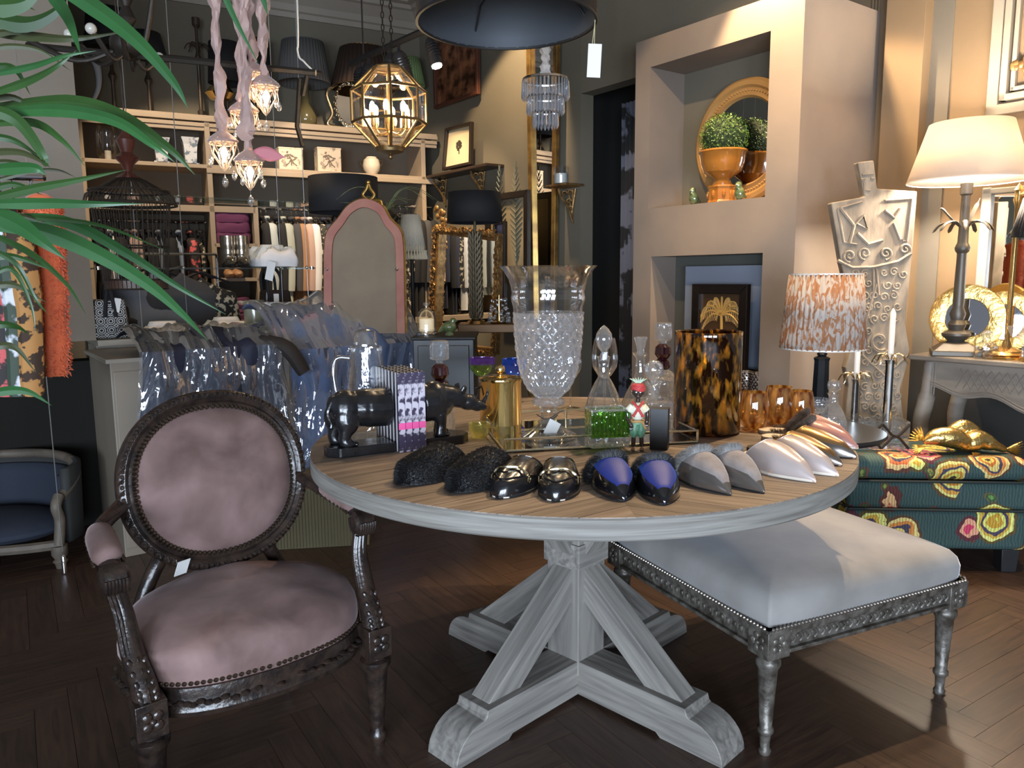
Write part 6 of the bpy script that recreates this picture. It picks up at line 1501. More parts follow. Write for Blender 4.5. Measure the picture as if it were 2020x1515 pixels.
# black drum pendant
Dp = pd(999, 45, 2.55); rD = sz(352, Dp)/2; zD = Dp.z
dp = thing('drum_pendant', 'huge open black drum pendant lamp hanging over the round table', 'lamp', (Dp.x, Dp.y, zD))
DRM = mat('drum_inner_satin', (.09, .10, .115), .35, metal=.4)
bm = MB(); bm.lathe([(rD, 0), (rD, .26)], 64); bm.build('shade', mat('drum_outer', (.010, .011, .013), .6), dp, solid=.004)
bm = MB(); bm.lathe([(rD-.004, .002), (rD-.004, .258)], 64); bm.build('lining', DRM, dp); ring_part(dp, 0, rD, BLACK, 'rim', .004); ring_part(dp, .26, rD, BLACK, 'rim', .004)
bm = MB()
for k in range(4): a = k*pi/2+.4; bm.tube([(rD*cos(a), rD*sin(a), .05), (rD*.8*cos(a), rD*.8*sin(a), .12), (0, 0, .16)], .004, 6)
bm.tube([(0, 0, .10), (0, 0, CEIL-zD)], .006, 6); bm.build('carrier', BLACK, dp)
bm = MB(); t0 = V((rD*.985, -.03, 0)); bm.tube([t0+V((.0, 0, .07)), t0+V((-.003, -.004, -.08))], .0012, 5); bm.tube([t0+V((.004, 0, .03)), t0+V((-.010, -.004, -.08))], .0012, 5); bm.build('tag_string', mat('straw_string', (.5, .45, .25), .7), dp)
bm = MB(); bm.box(tuple(t0+V((-.003, -.005, -.125))), (.042, .0015, .10), ry=.05); bm.build('price_tag', mat('paper', (.8, .8, .78), .7), dp, smooth=False)
# crystal chandelier
Cp = pd(1076, 200, 4.0); zc0 = pd(1076, 157, 4.0).z; rC = sz(90, Cp)/2
cc = thing('crystal_chandelier', 'small tiered crystal drop chandelier on a gathered white cord sleeve', 'chandelier', (Cp.x, Cp.y, zc0))
k_ = sz(1, Cp)
for j, (rr_, zt_, zb_) in enumerate(((rC, 0, -38*k_), (rC*.78, -32*k_, -66*k_), (rC*.52, -60*k_, -92*k_))):
    bm = MB(); bm.lathe([(rr_*.96, zt_), (rr_, zt_+.004), (rr_*1.02, zt_-.006), (rr_*.96, zt_-.008)], 40); bm.build('ring', SILVER, cc)
    n_ = (38, 30, 20)[j]; bm = MB()
    for k in range(n_):
        a = 2*pi*k/n_; c, s = cos(a), sin(a); bm.T = MX.Translation((rr_*c, rr_*s, 0)) @ MX.Rotation(a, 4, 'Z'); w_ = pi*rr_/n_*.85
        bm.add([(0, -w_*.5, zt_-.01), (.004, 0, zt_-.01), (0, w_*.5, zt_-.01), (-.004, 0, zt_-.01), (0, -w_, zb_+.012), (.008, 0, zb_+.012), (0, w_, zb_+.012), (-.006, 0, zb_+.012), (0, 0, zb_-.004)],
               [(0, 1, 5, 4), (1, 2, 6, 5), (2, 3, 7, 6), (3, 0, 4, 7), (4, 5, 8), (5, 6, 8), (6, 7, 8), (7, 4, 8)])
    bm.T = None; tag(bm.build('crystal_drops', glassy('drop_crystal', (.85, .88, .92), refl=3, rough=.03, body=.18, bodycol=(.85, .9, 1)), cc, smooth=False), kind='stuff')
SLV = mat('gathered_white_cloth', (.62, .60, .58), .8)
bm = MB(); bm.lathe([(.022+.006*sin(k*1.9)+.003*sin(k*.7), .02+k*.011) for k in range(int((CEIL-zc0)/.011))], 12, rib=lambda a, z: 1+.15*sin(a*5+z*90)); bm.build('cord_sleeve', SLV, cc)
# flower pendant cluster
PINKF = mat('dusty_pink_silk', (.44, .28, .23), .6, col2=(.33, .22, .20), scale=12, sheen=.4)
PETG = mat('white_gilt_lattice', (.65, .45, .30), .4, metal=.3)
Yp = 2.55
rc_ = random.Random(12)
for i, (px, py, tx, lb) in enumerate(((441, 300, 424, 'lit lattice-cup pendant on a pink silk sleeve, left one of the cluster'), (482, 240, 462, 'lit lattice-cup pendant on a pink silk sleeve, upper middle one of the cluster'), (523, 190, 520, 'lit lattice-cup pendant on a pink silk sleeve, right one of the cluster'), (492, 338, 486, 'lit lattice-cup pendant, lowest one of the cluster with a pink leaf'), (500, 165, 490, 'lit lattice-cup pendant half hidden at the back of the cluster'))):
    Y_ = Yp+(.12 if i == 4 else (0, .05, .02, -.04, .1)[i]); c = pd(px, py, Y_); s_ = sz(1, c); o = thing('flower_pendant', lb, 'pendant lamp', c, 0, 'flower pendants')
    R_ = 25*s_
    bm = MB()
    for k in range(8):
        a = k*pi/4; a2 = a+pi/8; a3 = a-pi/8
        for b in (a2, a3): bm.tube([(R_*cos(b), R_*sin(b), R_*.55), (R_*.85*cos(a), R_*.85*sin(a), -.15*R_), (R_*.25*cos(b), R_*.25*sin(b), -R_*1.15), (0, 0, -R_*1.45)], .0022, 4)
        bm.tube([(R_*cos(a2), R_*sin(a2), R_*.55), (R_*1.08*cos(a), R_*1.08*sin(a), R_*.95), (R_*cos(a3), R_*sin(a3), R_*.55)], .0025, 4)
    bm.lathe([(R_*.95, R_*.55), (R_*1.0, R_*.6), (R_*.95, R_*.65)], 24); bm.build('lattice_cup', PETG, o)
    bm = MB(); bm.lathe([(R_*1.05, R_*.70), (R_*1.15, R_*.85), (R_*.9, R_*1.15), (R_*.45, R_*1.5), (R_*.25, R_*1.6)], 24, rib=lambda a, z: 1+.05*sin(a*8)); bm.build('petal_cap', PINKF, o)
    bm = MB(); bm.ell((0, 0, -R_*.2), (R_*.42, R_*.42, R_*.6), 14); bm.build('bulb', emis('pendant_bulb', (1, .84, .56), 15), o)
    t = pd(tx, -20, Y_)-c; n_ = 60; bm = MB()
    pts = [V((t.x*k/n_, t.y*k/n_, R_*1.5+(CEIL-c.z-R_*1.5)*k/n_)) if False else V((t.x*min(1, k/n_*2.2), t.y*0, R_*1.5+(CEIL-c.z-R_*1.5)*k/n_)) for k in range(n_+1)]
    rad = [s_*(8.5+3.5*sin(k*1.7+i)+2.5*sin(k*.6+i*2)) for k in range(n_+1)]
    pts = [p+V((rc_.uniform(-.004, .004), rc_.uniform(-.004, .004), 0)) for p in pts]
    
    def slv(u, v):
        q = v*n_; j_ = min(n_-1, int(q)); p = pts[j_].lerp(pts[j_+1], q-j_); r_ = (rad[j_]+(rad[j_+1]-rad[j_])*(q-j_))*(1+.45*NZ.noise(V((cos(u*2*pi)*1.3, sin(u*2*pi)*1.3, p.z*38+i*7)))); return p+V((cos(u*2*pi)*r_, sin(u*2*pi)*r_, .012*sin(u*2*pi*2+i)))
    bm.grid(slv, 14, n_*3, wu=True); bm.build('silk_sleeve', PINKF, o, ang=25)
    for k in range(5):
        a = k*2*pi/5+.3+i; x, y = R_*1.15*cos(a), R_*1.15*sin(a); bm = MB(); z = -R_*.3-(k % 2)*R_*.5
        bm.tube([(x*.9, y*.9, R_*.6), (x, y, z+.012)], .0007, 4); bm.lathe([(0, .014), (.004, .010), (.009, -.002), (.007, -.012), (0, -.018)], 8, (x, y, z)); bm.build('crystal_drop', STOP, o)
    bm = MB(); bm.tube([(0, 0, -R_*1.4), (0, 0, -R_*1.9)], .0008, 4); bm.lathe([(0, .016), (.005, .010), (.011, -.004), (.008, -.016), (0, -.022)], 8, (0, 0, -R_*2.2)); bm.build('crystal_drop', STOP, o)
    if i == 3:
        bm = MB(); bm.grid(lambda u, v: V((.02+.10*u, -.01, R_*1.5+(v-.5)*.045*sin(pi*min(1, u+.05))-.02*u)), 10, 4); bm.build('silk_leaf', mat('pink_leaf', (.50, .16, .18), .6), o, solid=.002)
        bm = MB(); 
        for k in range(4): bm.tube([(-.0+.007*(k+1)*cos(a), -.012, R_*3.0+.007*(k+1)*sin(a)) for a in [j*.7 for j in range(9)]], .004, 6)
        bm.build('silk_rose', PINKF, o)
    light('pendant_light', 'POINT', (c.x, c.y-.0, c.z-R_*.2), 1.6, WARM, shadow_soft_size=.02)
# iron chandelier with glass balls, upper left
Ic = pd(254, 88, 2.7); ic = thing('iron_chandelier', 'black iron branch chandelier with pale glass balls behind the palm leaves', 'chandelier', Ic)
bm = MB(); bm.ell((0, 0, 0), (.06, .06, .05), 12); bm.lathe([(.01, .05), (.03, .08), (.012, .12), (.03, .16), (.01, .2), (.008, CEIL-Ic.z)], 12)
ends = [(-.36, -.05, .02), (-.06, -.12, .0), (.05, -.15, -.01), (.055, .1, -.03), (-.04, .12, -.03), (.11, 0, .28), (.10, .05, .38), (-.25, .1, .05)]
for e in ends: bm.tube(spline([(0, 0, 0), (e[0]*.45, e[1]*.45, -.06+e[2]*.2), (e[0]*.9, e[1]*.9, e[2]*.7), e], 6), .0085, 8)
bm.tube([(-.34, 0, .0), (.62, .0, -.095)], .011, 6)
bm.build('branches', IRON, ic)
for e in ends:
    bm = MB(); bm.ell((e[0], e[1], e[2]+.015), .0175, 14); bm.build('glass_ball', mat('milk_glass', (.60, .56, .48), .12, trans=.2), ic)
# second pendant bar with black track fitting and white cable
q = pd(605, 140, 3.3); o = thing('black_bar_fitting', 'thin black bar fitting with a loose white cable above the shelves', 'light fitting', q); a = pd(330, 112, 3.3)-q
bm = MB(); bm.tube([tuple(a), (.06, 0, -.01)], .010, 6); bm.build('bar', IRON, o)
bm = MB(); bm.tube([(-.03, 0, -.03), (-.05, 0, -.22), (-.03, 0, -.30)], .010, 6); bm.tube([(-.02, 0, -.1), (.0, 0, -.02)], .010, 6); bm.build('arm', IRON, o)
bm = MB(); bm.tube(spline([tuple(pd(618, 140, 3.3)-q), tuple(pd(600, 122, 3.3)-q), tuple(pd(587, 100, 3.3)-q), tuple(pd(586, 0, 3.3)-q), (pd(586, 0, 3.3).x-q.x, 0, CEIL-q.z)], 6), .004, 6); bm.build('white_cable', mat('white_plastic', (.6, .58, .54), .5), o)
# birdcage
Bp = pd(256, 380, 2.95); z0 = pd(256, 570, 2.95).z; zt_ = pd(256, 402, 2.95).z; ztp = pd(256, 350, 2.95).z; rB = sz(146, Bp)/2
cg = thing('birdcage', 'large dark wire birdcage with domed top hanging over the ledge', 'birdcage', (Bp.x, Bp.y, z0))
bm = MB(); n_ = 44; sxk = .78
for k in range(n_):
    a = 2*pi*k/n_; c, s = cos(a), sin(a); rT = rB*1.16
    bm.tube([(rB*sxk*c, rB*sxk*s, 0), (rB*.98*c, rB*.98*s, zt_-z0)], .0016, 4, cap=False)
    bm.tube([(rT*c, rT*s, zt_-z0-.005), (rT*.93*c, rT*.93*s, zt_-z0+.03), (rT*.70*c, rT*.70*s, (ztp-z0)*.55+(zt_-z0)*.45), (rT*.35*c, rT*.35*s, (ztp-z0)*.9+(zt_-z0)*.1), (.01*c, .01*s, ztp-z0)], .0018, 4, cap=False)
tag(bm.build('cage_wires', IRON, cg), kind='stuff')
bm = MB()
for r_, z_ in ((rB*sxk, .0), (rB*sxk, .035), (rB*.9, (zt_-z0)*.5), (rB*.98, zt_-z0), (rB*1.16, zt_-z0-.004), (rB*1.0, zt_-z0+.045)): bm.tube([(r_*cos(a), r_*sin(a), z_) for a in [i*pi/20 for i in range(41)]], .004, 6)
bm.build('hoops', IRON, cg)
bm = MB(); bm.lathe([(rB*sxk, 0), (rB*sxk*1.01, .035), (rB*sxk*.98, .035), (rB*sxk*.97, .0), (0, .0)], 40); bm.build('base_tray', mat('dark_cane', (.055, .028, .018), .5, bump=.6, bscale=60), cg)
bm = MB(); zz = ztp-z0; bm.lathe([(.0, zz-.01), (.05, zz-.005), (.012, zz+.02), (.025, zz+.05), (.045, zz+.07), (.02, zz+.09), (.03, zz+.12), (.034, zz+.135), (.012, zz+.16), (.01, zz+.18), (0, zz+.19)], 20); bm.build('finial', mat('red_brown_lacquer', (.06, .018, .012), .25), cg)
bm = MB(); bm.tube([(0, 0, zz+.18), (0, 0, CEIL-z0)], .003, 5); bm.build('hanging_cord', IRON, cg)

# ================================================================ plastic wrapped clothes over the counter
PLAS = glassy('plastic_film', (.96, .97, .98), refl=2.4, rough=.04, bump=.25, bscale=16, body=.10, bodycol=(.8, .88, 1))
NAVY = mat('navy_wool', (.010, .014, .035), .7); DEN = mat('blue_cloth', (.085, .13, .26), .75, col2=(.06, .095, .19), scale=6)
def drape(name, label, P0, w_, up_, front, hang, cloth, seed, lean=0, hump=.05, cat='garment', film=True, wt=0):
    """cloth lying on the counter and hanging over its front edge; local x along the counter"""
    o = thing(name, label, cat, P0, RZC)
    def f(u, v, g=0, amp=1, sp=6):
        s = v*(up_+hang); x = (u-.5)*w_*(1+.10*sin(v*5+seed))+lean*v
        nz = NZ.noise(V((u*sp*.6, v*sp*.5, seed)))*.04*amp+abs(NZ.noise(V((u*sp*1.6+v*2, v*sp*.6, seed+9))))*.03*amp
        if s < up_: y = up_-s; z = hump*(sin(pi*min(1, s/up_*.8+.2)))+wt*(1-s/up_)
        else: y = 0; z = -(s-up_)
        e = abs(u-.5)*2; nrm = .012+g+nz*(1-.3*e)
        if s < up_: return V((x, y-.0, z+.02+nrm))
        return V((x, -front-.03-nrm+.015*sin(u*14+seed), z+.03))
    bm = MB(); bm.grid(lambda u, v: f(u, v*.97), 60, 60); bm.build('cloth', cloth, o, ang=80, solid=.008)
    if film:
        bm = MB(); bm.grid(lambda u, v: f(u*1.06-.03, v, .020, 1.3, 9), 90, 90); bm.build('plastic_film', PLAS, o, ang=30)
    return o
cq_ = lambda px, py: (pp(px, py, CP0, NC)-CP0).dot(UC)
c0 = (cq_(258, 760)+cq_(560, 760))/2; wd = cq_(560, 760)-cq_(258, 760)
drape('wrapped_suit', 'navy suit in clear plastic film draped over the counter behind the armchair', CP0+UC*c0+V((0, 0, .895)), wd*.95, .34, 0, .62, NAVY, 3, hump=.06)
c1 = cq_(640, 760); wd1 = cq_(840, 760)-cq_(545, 700)
dz = pp(640, 640, CP0-NC*.25, NC).z
o = drape('wrapped_garments', 'pale blue clothes in clear plastic film heaped at the right end of the counter', CP0+UC*(clen+wd1*.42)-NC*.05+V((0, 0, .86)), wd1*.95, .40, 0, .70, DEN, 8, hump=.14, wt=.10)
bm = MB(); bm.box((.12, .2, .40), (wd1*.75, .38, .80)); bm.build('support_stand', GREY, o, smooth=False, loc=(0, 0, -.86))
# dark folded sleeve on top of the bundle
P = CP0+UC*(clen*.95)+V((0, 0, .93)); o = thing('suit_sleeve', 'dark sleeve end of a suit jacket poking out of the plastic film', 'sleeve', P, RZC)
bm = MB(); bm.tube(spline([(-.16, .10, -.02), (-.08, .02, .0), (.0, -.07, -.03), (.07, -.10, -.15)], 6), [.04, .045, .05, .05, .05, .05, .052, .052, .05, .05, .05, .05, .052, .052, .05, .048, .048, .046, .044], 12, flat=.7); bm.build('sleeve', mat('brown_black_wool', (.022, .017, .015), .8), o)
# ribbed olive basket behind the chair
P = pz(645, 1083, 0); o = thing('ribbed_basket', 'low olive ribbed basket on the floor behind the round table', 'basket', (P.x-.05, P.y+.22, 0), R(8))
bm = MB(); bm.box((0, 0, .14), (.42, .40, .28))
for k in range(30): bm.box((-.205+k*.0142, -.202, .14), (.006, .008, .27))
bm.build('body', mat('olive_rib', (.12, .10, .05), .75), o, smooth=False, bevel=.002)

# ================================================================ left side: rail with fur coat, dog sofa
rp = pd(42, 345, 2.6)
rk = thing('garment_rack', 'steel garment rack at the left edge holding the orange coat', 'rack', (rp.x, 2.6, 0)); bm = MB(); zr = pd(40, 345, 2.6).z
bm.tube([(-.6, -.02, zr+.01), (.075, 0, zr-.01)], .011, 10); bm.tube([(-.6, -.02, 0), (-.6, -.02, zr)], .012, 8); bm.tube([(-.75, -.2, .015), (-.45, .2, .015)], .012, 8); bm.build('bar', CHROME, rk)
FURO = mat('orange_fur', (.78, .17, .065), .85, sheen=.5)
Fp = pd(93, 400, 2.62); 
fc = thing('fur_coat', 'bright orange curly fur coat hanging on the rack at the left edge', 'coat', Fp, R(-20))
def sl(px, py, Y=2.62): p = pd(px, py, Y)-Fp; return V((p.x, p.y, p.z))
MC = MX.Rotation(R(20), 4, 'Z')
bm = MB(MC)
s1 = spline([sl(80, 400), sl(88, 440), sl(98, 540), sl(104, 640), sl(108, 740)], 6); k_ = sz(1, Fp)
bm.tube(s1, [k_*(26+2*sin(i)) for i in range(len(s1))], 14); s2 = spline([sl(66, 405), sl(62, 480), sl(60, 590), sl(58, 690)], 6); s2 = [p+V((0, .08, 0)) for p in s2]; bm.tube(s2, [k_*22]*len(s2), 14)
s3 = spline([sl(72, 400), sl(80, 520), sl(84, 640)], 6); s3 = [p+V((0, .04, 0)) for p in s3]; bm.tube(s3, [k_*30]*len(s3), 14); bm.ell(sl(80, 410), (.055, .05, .05)); bm.build('body', FURO, fc)
bm = MB(MC); rnd = random.Random(2); pts = []
for sp_, rr_ in ((s1, 27), (s2, 23), (s3, 30)):
    for i in range(3400):
        t = rnd.random()*(len(sp_)-1.001); j = int(t); p = sp_[j].lerp(sp_[j+1], t-j); a = rnd.random()*2*pi; d = V((cos(a), sin(a), 0)); 
        if d.y > .5: continue
        bump_ = 1+.10*abs(sin(p.z*70)); p = p+d*k_*rr_*bump_*.98; pts.append((p, d+V((0, 0, -.4))))
fur_mesh(bm, pts, .010, .0022, .8, .2); tag(bm.build('fur', FURO, fc, smooth=False), kind='stuff')
bm = MB(MC); h_ = sl(58, 352); bm.tube([h_+V((0, 0, -.01)), h_+V((.01, 0, .01)), h_+V((0, 0, -.03)), sl(66, 395)], .003, 6); bm.tube([sl(45, 405), sl(62, 385), sl(90, 402)], .007, 6); bm.build('hanger', BLK2, fc)
for i, (px, c, l, lb) in enumerate(((30, 'leo', .62, 'leopard print garment just left of the orange fur coat'), (14, 'multi', .68, 'green and white leaf print dress at the left edge'), (-2, 'floral', .64, 'dark red-flowered garment cut off by the left edge'), (-22, 'black', .6, 'black garment cut off by the left edge'))):
    p = pd(px, 352, 2.62+.02*i); garment('hanging_garment', lb, V((p.x, 2.60, zr-.012)), R(33), l, .34, .07, G[c], group='garments on the left rack', cat='garment', seed=60+i)
# weighted wire
q = pz(128, 1132, 0); o = thing('weighted_wire', 'thin steel wire with a metal weight hanging to the floor at left', 'wire', q); bm = MB(); bm.tube([(0, 0, .1), (0, 0, CEIL)], .002, 5); bm.build('wire', WIRE, o); bm = MB(); bm.lathe([(0, .004), (.009, .004), (.009, .075), (.004, .085), (0, .085)], 14); bm.build('weight', CHROME, o)
# small sofa for a dog
q = pz(66, 1142, 0); so = thing('dog_sofa', 'small round-backed pet sofa in dark blue with weathered wood frame', 'pet sofa', (q.x-.32, q.y+.22, 0), R(8))
NB2 = mat('dark_blue_linen', (.018, .024, .040), .85); WW = mat('weathered_wood', (.13, .105, .08), .6, col2=(.08, .065, .05), scale=12, bump=.3, bscale=40)
def sarc(a, r=1): return V((.36*r*cos(a), .30*r*sin(a), 0))
bm = MB(); bm.grid(lambda u, v: sarc(-.25+u*(pi+.5), 1.0+.03*v)+V((0, 0, .09+v*.33)), 40, 4); bm.build('outer_back', mat('dark_linen', (.03, .031, .03), .85), so, solid=.03)
bm = MB(); bm.grid(lambda u, v: sarc(-.15+u*(pi+.3), .93)+V((0, 0, .12+v*.26)), 40, 4); bm.build('inner_back', NB2, so, solid=.05)
bm = MB(); bm.tube([sarc(-.28+i*(pi+.56)/30, 1.01)+V((0, 0, .42-.12*abs((i-15)/15)**3)) for i in range(31)], .022, 10); bm.build('top_rail', WW, so)
for e in (0, 1):
    a = -.28 if e == 0 else pi+.28; c = sarc(a, 1.0); bm = MB(); bm.tube(spline([c+V((0, -.02, .31)), c+V((0, -.055, .27)), c+V((0, -.03, .2)), c+V((0, -.06, .10))], 6), .022, 10); bm.build('arm_front', WW, so)
    bm = MB(); bm.lathe([(0, 0), (.018, 0), (.022, .02), (.03, .03), (.02, .04), (.032, .06), (.032, .1), (0, .1)], 16, (c.x, c.y-.06, 0)); bm.build('leg', WW, so)
    bm = MB(); bm.lathe([(0, 0), (.02, 0), (.03, .1), (0, .1)], 12, (c.x*.6, .2, 0)); bm.build('leg', WW, so)
bm = MB(); bm.tube(spline([(-.36, -.13, .10), (-.2, -.17, .10), (0, -.18, .10), (.2, -.17, .10), (.36, -.13, .10)], 5), .022, 8); bm.build('front_rail', WW, so)
bm = MB(); bm.ell((0, .02, .15), (.32, .23, .07), 24); bm.build('cushion', NB2, so)

# ================================================================ right side
# niche things
def CHl(px, py, dep, z=None):
    p = pp(px, py, P1-NR*dep, NR); 
    if z is not None: p.z = z
    return p
NZB = nzb
P = CHl(1450, 400, .25, NZB); q = CHl(1378, 285, .25); rO = sz(226, q)/2; q = q+UR*(rO*.99)
rm = thing('round_gilt_mirror', 'round mirror in a wide beaded gilt frame leaning in the chimney niche', 'mirror', V((q.x, q.y, NZB)), RZR); 
zc_ = rO*1.0+.0; OVT = MX.Translation((0, 0, zc_)) @ MX.Rotation(pi/2, 4, 'X')
sqx = 1.0
bm = MB(OVT); bm.lathe([(0, .012), (rO*.70, .012)], 48); bm.build('glass', MIRROR, rm)
bm = MB(OVT); bm.lathe([(rO*.68, .01), (rO*.72, .028), (rO*.76, .02), (rO*.84, .022), (rO*.88, .036), (rO*.95, .034), (rO, .018), (rO*.99, -.005), (rO*.68, -.005)], 64); bm.build('frame', mat('ochre_gilt', (.50, .28, .10), .45, metal=.35), rm)
bm = MB(OVT)
for k in range(90): a = k*2*pi/90; bm.ell((rO*.80*cos(a), rO*.80*sin(a), .024), .006, 6)
tag(bm.build('beading', MATS['ochre_gilt'], rm), kind='stuff')
P = CHl(1424, 398, .12, NZB); k_ = sz(1, P)
HON = mat('honey_glaze', (.42, .17, .03), .12, col2=(.30, .11, .02), scale=6, coat=1)
tp = thing('glazed_urn', 'honey-brown glazed footed urn planter in the chimney niche', 'urn', P, RZR)
bm = MB(); hb2 = 34*k_; bm.T = MX.Rotation(.4, 4, 'Z'); bm.lathe([(0, 0), (32*k_, 0), (31*k_, 3*k_), (29*k_, 6*k_), (29*k_, hb2*.85), (31*k_, hb2*.9), (30*k_, hb2), (0, hb2)], 8)
for j in range(8):
    a = j*pi/4+pi/8; bm.ell((27*k_*cos(a), 27*k_*sin(a), hb2*.5), (4*k_, 4*k_, 8*k_), 6)
bm.build('plinth', HON, tp, smooth=False, bevel=.003)
bm = MB(); bm.lathe([(0, hb2), (22*k_, hb2), (18*k_, hb2+6*k_), (15*k_, hb2+12*k_), (20*k_, hb2+16*k_), (36*k_, hb2+26*k_), (42*k_, hb2+44*k_), (44*k_, hb2+60*k_), (47*k_, hb2+64*k_), (46*k_, hb2+67*k_), (40*k_, hb2+60*k_), (30*k_, hb2+52*k_), (0, hb2+52*k_)], 40); bm.build('bowl', HON, tp)
bxz = NZB+hb2+94*k_; tb_ = thing('boxwood_ball', 'clipped round boxwood ball growing in the glazed urn', 'plant', V((P.x, P.y, NZB+hb2+53*k_)))
LEAF = mat('box_leaf', (.06, .13, .02), .4, col2=(.14, .24, .05), scale=30); rB2 = 46*k_
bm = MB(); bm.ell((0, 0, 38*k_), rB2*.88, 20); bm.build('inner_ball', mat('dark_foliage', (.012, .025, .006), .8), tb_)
bm = MB(); rnd = random.Random(3)
for i in range(2200):
    z = rnd.uniform(-.9, 1); a = rnd.random()*2*pi; s = sqrt(1-z*z); d = V((s*cos(a), s*sin(a), z)); p = V((0, 0, 38*k_))+d*rB2*rnd.uniform(.86, 1.02)
    t = d.cross(V((rnd.uniform(-1, 1), rnd.uniform(-1, 1), rnd.uniform(-1, 1)))).normalized(); b = (d.cross(t)+d*rnd.uniform(.2, .9)).normalized(); l = rnd.uniform(.010, .016); w_ = l*.45
    bm.add([p, p+b*l*.5+t*w_*.5, p+b*l, p+b*l*.5-t*w_*.5+d*.002], [(0, 1, 2, 3)])
tag(bm.build('leaves', LEAF, tb_, smooth=False), kind='stuff')
for px, lb in ((1368, 'small dark green glazed bird at the left end of the chimney niche'), (1458, 'dark green glazed bird right of the urn in the niche')):
    P = CHl(px, 400, .06, NZB); P.z = NZB; o = thing('ceramic_bird', lb, 'bird figurine', P, RZR)
    bm = MB(); s_ = 1.0; bm.ell((0, 0, .04), (.03, .026, .038)); bm.ell((.0, -.01, .085), (.019, .018, .018)); bm.tube([(0, -.01, .06), (0, -.01, .08)], .018, 8); bm.tube([(0, -.028, .083), (0, -.040, .078)], [.006, .001], 6); bm.tube([(0, .02, .04), (0, .06, .02)], [.015, .006], 8); bm.build('body', GGL, o, remesh=.003)
# hearth opening: pale blue panel, palm print, candle pots
a0, b0 = CHl(1352, 600, .15), CHl(1503, 600, .15); zt_ = pp(1430, 524, P1-NR*.15, NR).z
o = thing('blue_panel', 'pale blue-grey board standing in the lower chimney opening', 'panel', V(((a0.x+b0.x)/2, (a0.y+b0.y)/2, ozb)), RZR)
bm = MB(); W_ = (b0-a0).dot(UR); bm.box((.0, 0, (zt_-ozb)/2), (W_, .015, zt_-ozb)); bm.build('board', mat('pale_blue', (.26, .30, .38), .35), o, smooth=False, bevel=.003)
pts = [CHl(x, y, .06) for x, y in ((1372, 560), (1482, 560), (1477, 728), (1366, 728))]
z0_ = ozb; o0 = (pts[2]+pts[3])/2; o0.z = z0_; W_ = (pts[1]-pts[0]).dot(UR); H_ = pts[0].z-z0_
pf = thing('palm_print', 'black framed print of a gold palm tree in the lower chimney opening', 'picture', o0, RZR)
bm = MB(RY); bm.prism([(-W_/2+.05, .05), (W_/2-.05, .05), (W_/2-.05, H_-.05), (-W_/2+.05, H_-.05)], 0, .008); bm.build('print', mat('brown_print', (.085, .045, .022), .35, coat=.3), pf, smooth=False)
c = [(-W_/2, 0), (W_/2, 0), (W_/2, H_), (-W_/2, H_)]; ci = [(-W_/2+.055, .055), (W_/2-.055, .055), (W_/2-.055, H_-.055), (-W_/2+.055, H_-.055)]
for i in range(4): bm = MB(RY); bm.prism([c[i], c[(i+1) % 4], ci[(i+1) % 4], ci[i]], -.005, .03); bm.build('frame_side', mat('black_lacquer', (.012, .009, .008), .2, coat=.5), pf, smooth=False, bevel=.004)
bm = MB(); tz = H_*.70; GP = mat('gold_ink', (.60, .36, .10), .5); bm.tube([(.02, -.010, .06), (.01, -.010, tz)], .008, 5)
for k in range(11):
    a = -0.5+k*(pi+1.0)/10; l = W_*.34
    pts_ = spline([(.01, -.010, tz), (.01+cos(a)*l*.5, -.010, tz+sin(a)*l*.4+.03), (.01+cos(a)*l*.95, -.010, tz+sin(a)*l*.7+.01), (.01+cos(a)*l*1.25, -.010, tz+sin(a)*l*.7-.05)], 5); bm.tube(pts_, [.006]*8+[.004]*5+[.002]*3, 5)
    for p in pts_[2:]: bm.tube([p, p+V((.012*cos(a), 0, -.04))], .002, 4)
bm.build('gold_palm', GP, pf)
for px, lb in ((1471, 'silver studded candle pot, left one in the lower chimney opening'), (1497, 'silver studded candle pot partly hidden at the right of the opening')):
    P = CHl(px, 765, .045, ozb); r_ = .045; o = thing('studded_pot', lb, 'pot', P, 0, 'studded silver pots'); bm = MB(); bm.lathe([(0, 0), (r_*.9, 0), (r_, .01), (r_, .11), (r_*.94, .115), (r_*.92, .02), (0, .02)], 24)
    for j in range(7):
        for k in range(16): a = (k+(j % 2)*.5)*pi/8; bm.ell((r_*cos(a), r_*sin(a), .014+j*.0145), .0075, 6)
    bm.build('body', mat('dark_silver', (.35, .31, .29), .25, metal=1), o)
# side table behind the round table, patterned lamp, crystal
SZ = .62; cx_, cy_ = 1.20, 3.02
sd = thing('side_table', 'small dark round side table hidden behind the big round table', 'table', (cx_, cy_, 0)); 
bm = MB(); bm.lathe([(0, SZ-.02), (.27, SZ-.02), (.275, SZ-.01), (.27, SZ), (0, SZ)], 40); bm.build('top', BLK2, sd); bm = MB(); bm.lathe([(0, 0), (.14, 0), (.12, .02), (.03, .05), (.025, SZ-.02), (0, SZ-.02)], 24); bm.build('pedestal', BLK2, sd)
P = V((pd(1617, 800, 3.08).x, 3.08, SZ)); hh = lambda py: pd(1617, py, P.y).z-SZ; r = sz(156, P)/2
lp = thing('patterned_lamp', 'table lamp with pleated rust and grey patterned shade on a dark turned base', 'lamp', P)
bm = MB(); bm.lathe([(0, 0), (.055, 0), (.05, .02), (.034, .03), (.036, .05), (.030, hh(712)), (.034, hh(706)), (.016, hh(702)), (.022, hh(698)), (.014, hh(694)), (.020, hh(690)), (0, hh(680))], 8); bm.build('base', mat('dark_blue_green', (.012, .014, .016), .2), lp, ang=20)
PATS = shade_mat('rust_pattern', (.34, .17, .09), .2, (.44, .40, .37), 42, (1.3, 1.3, .55))
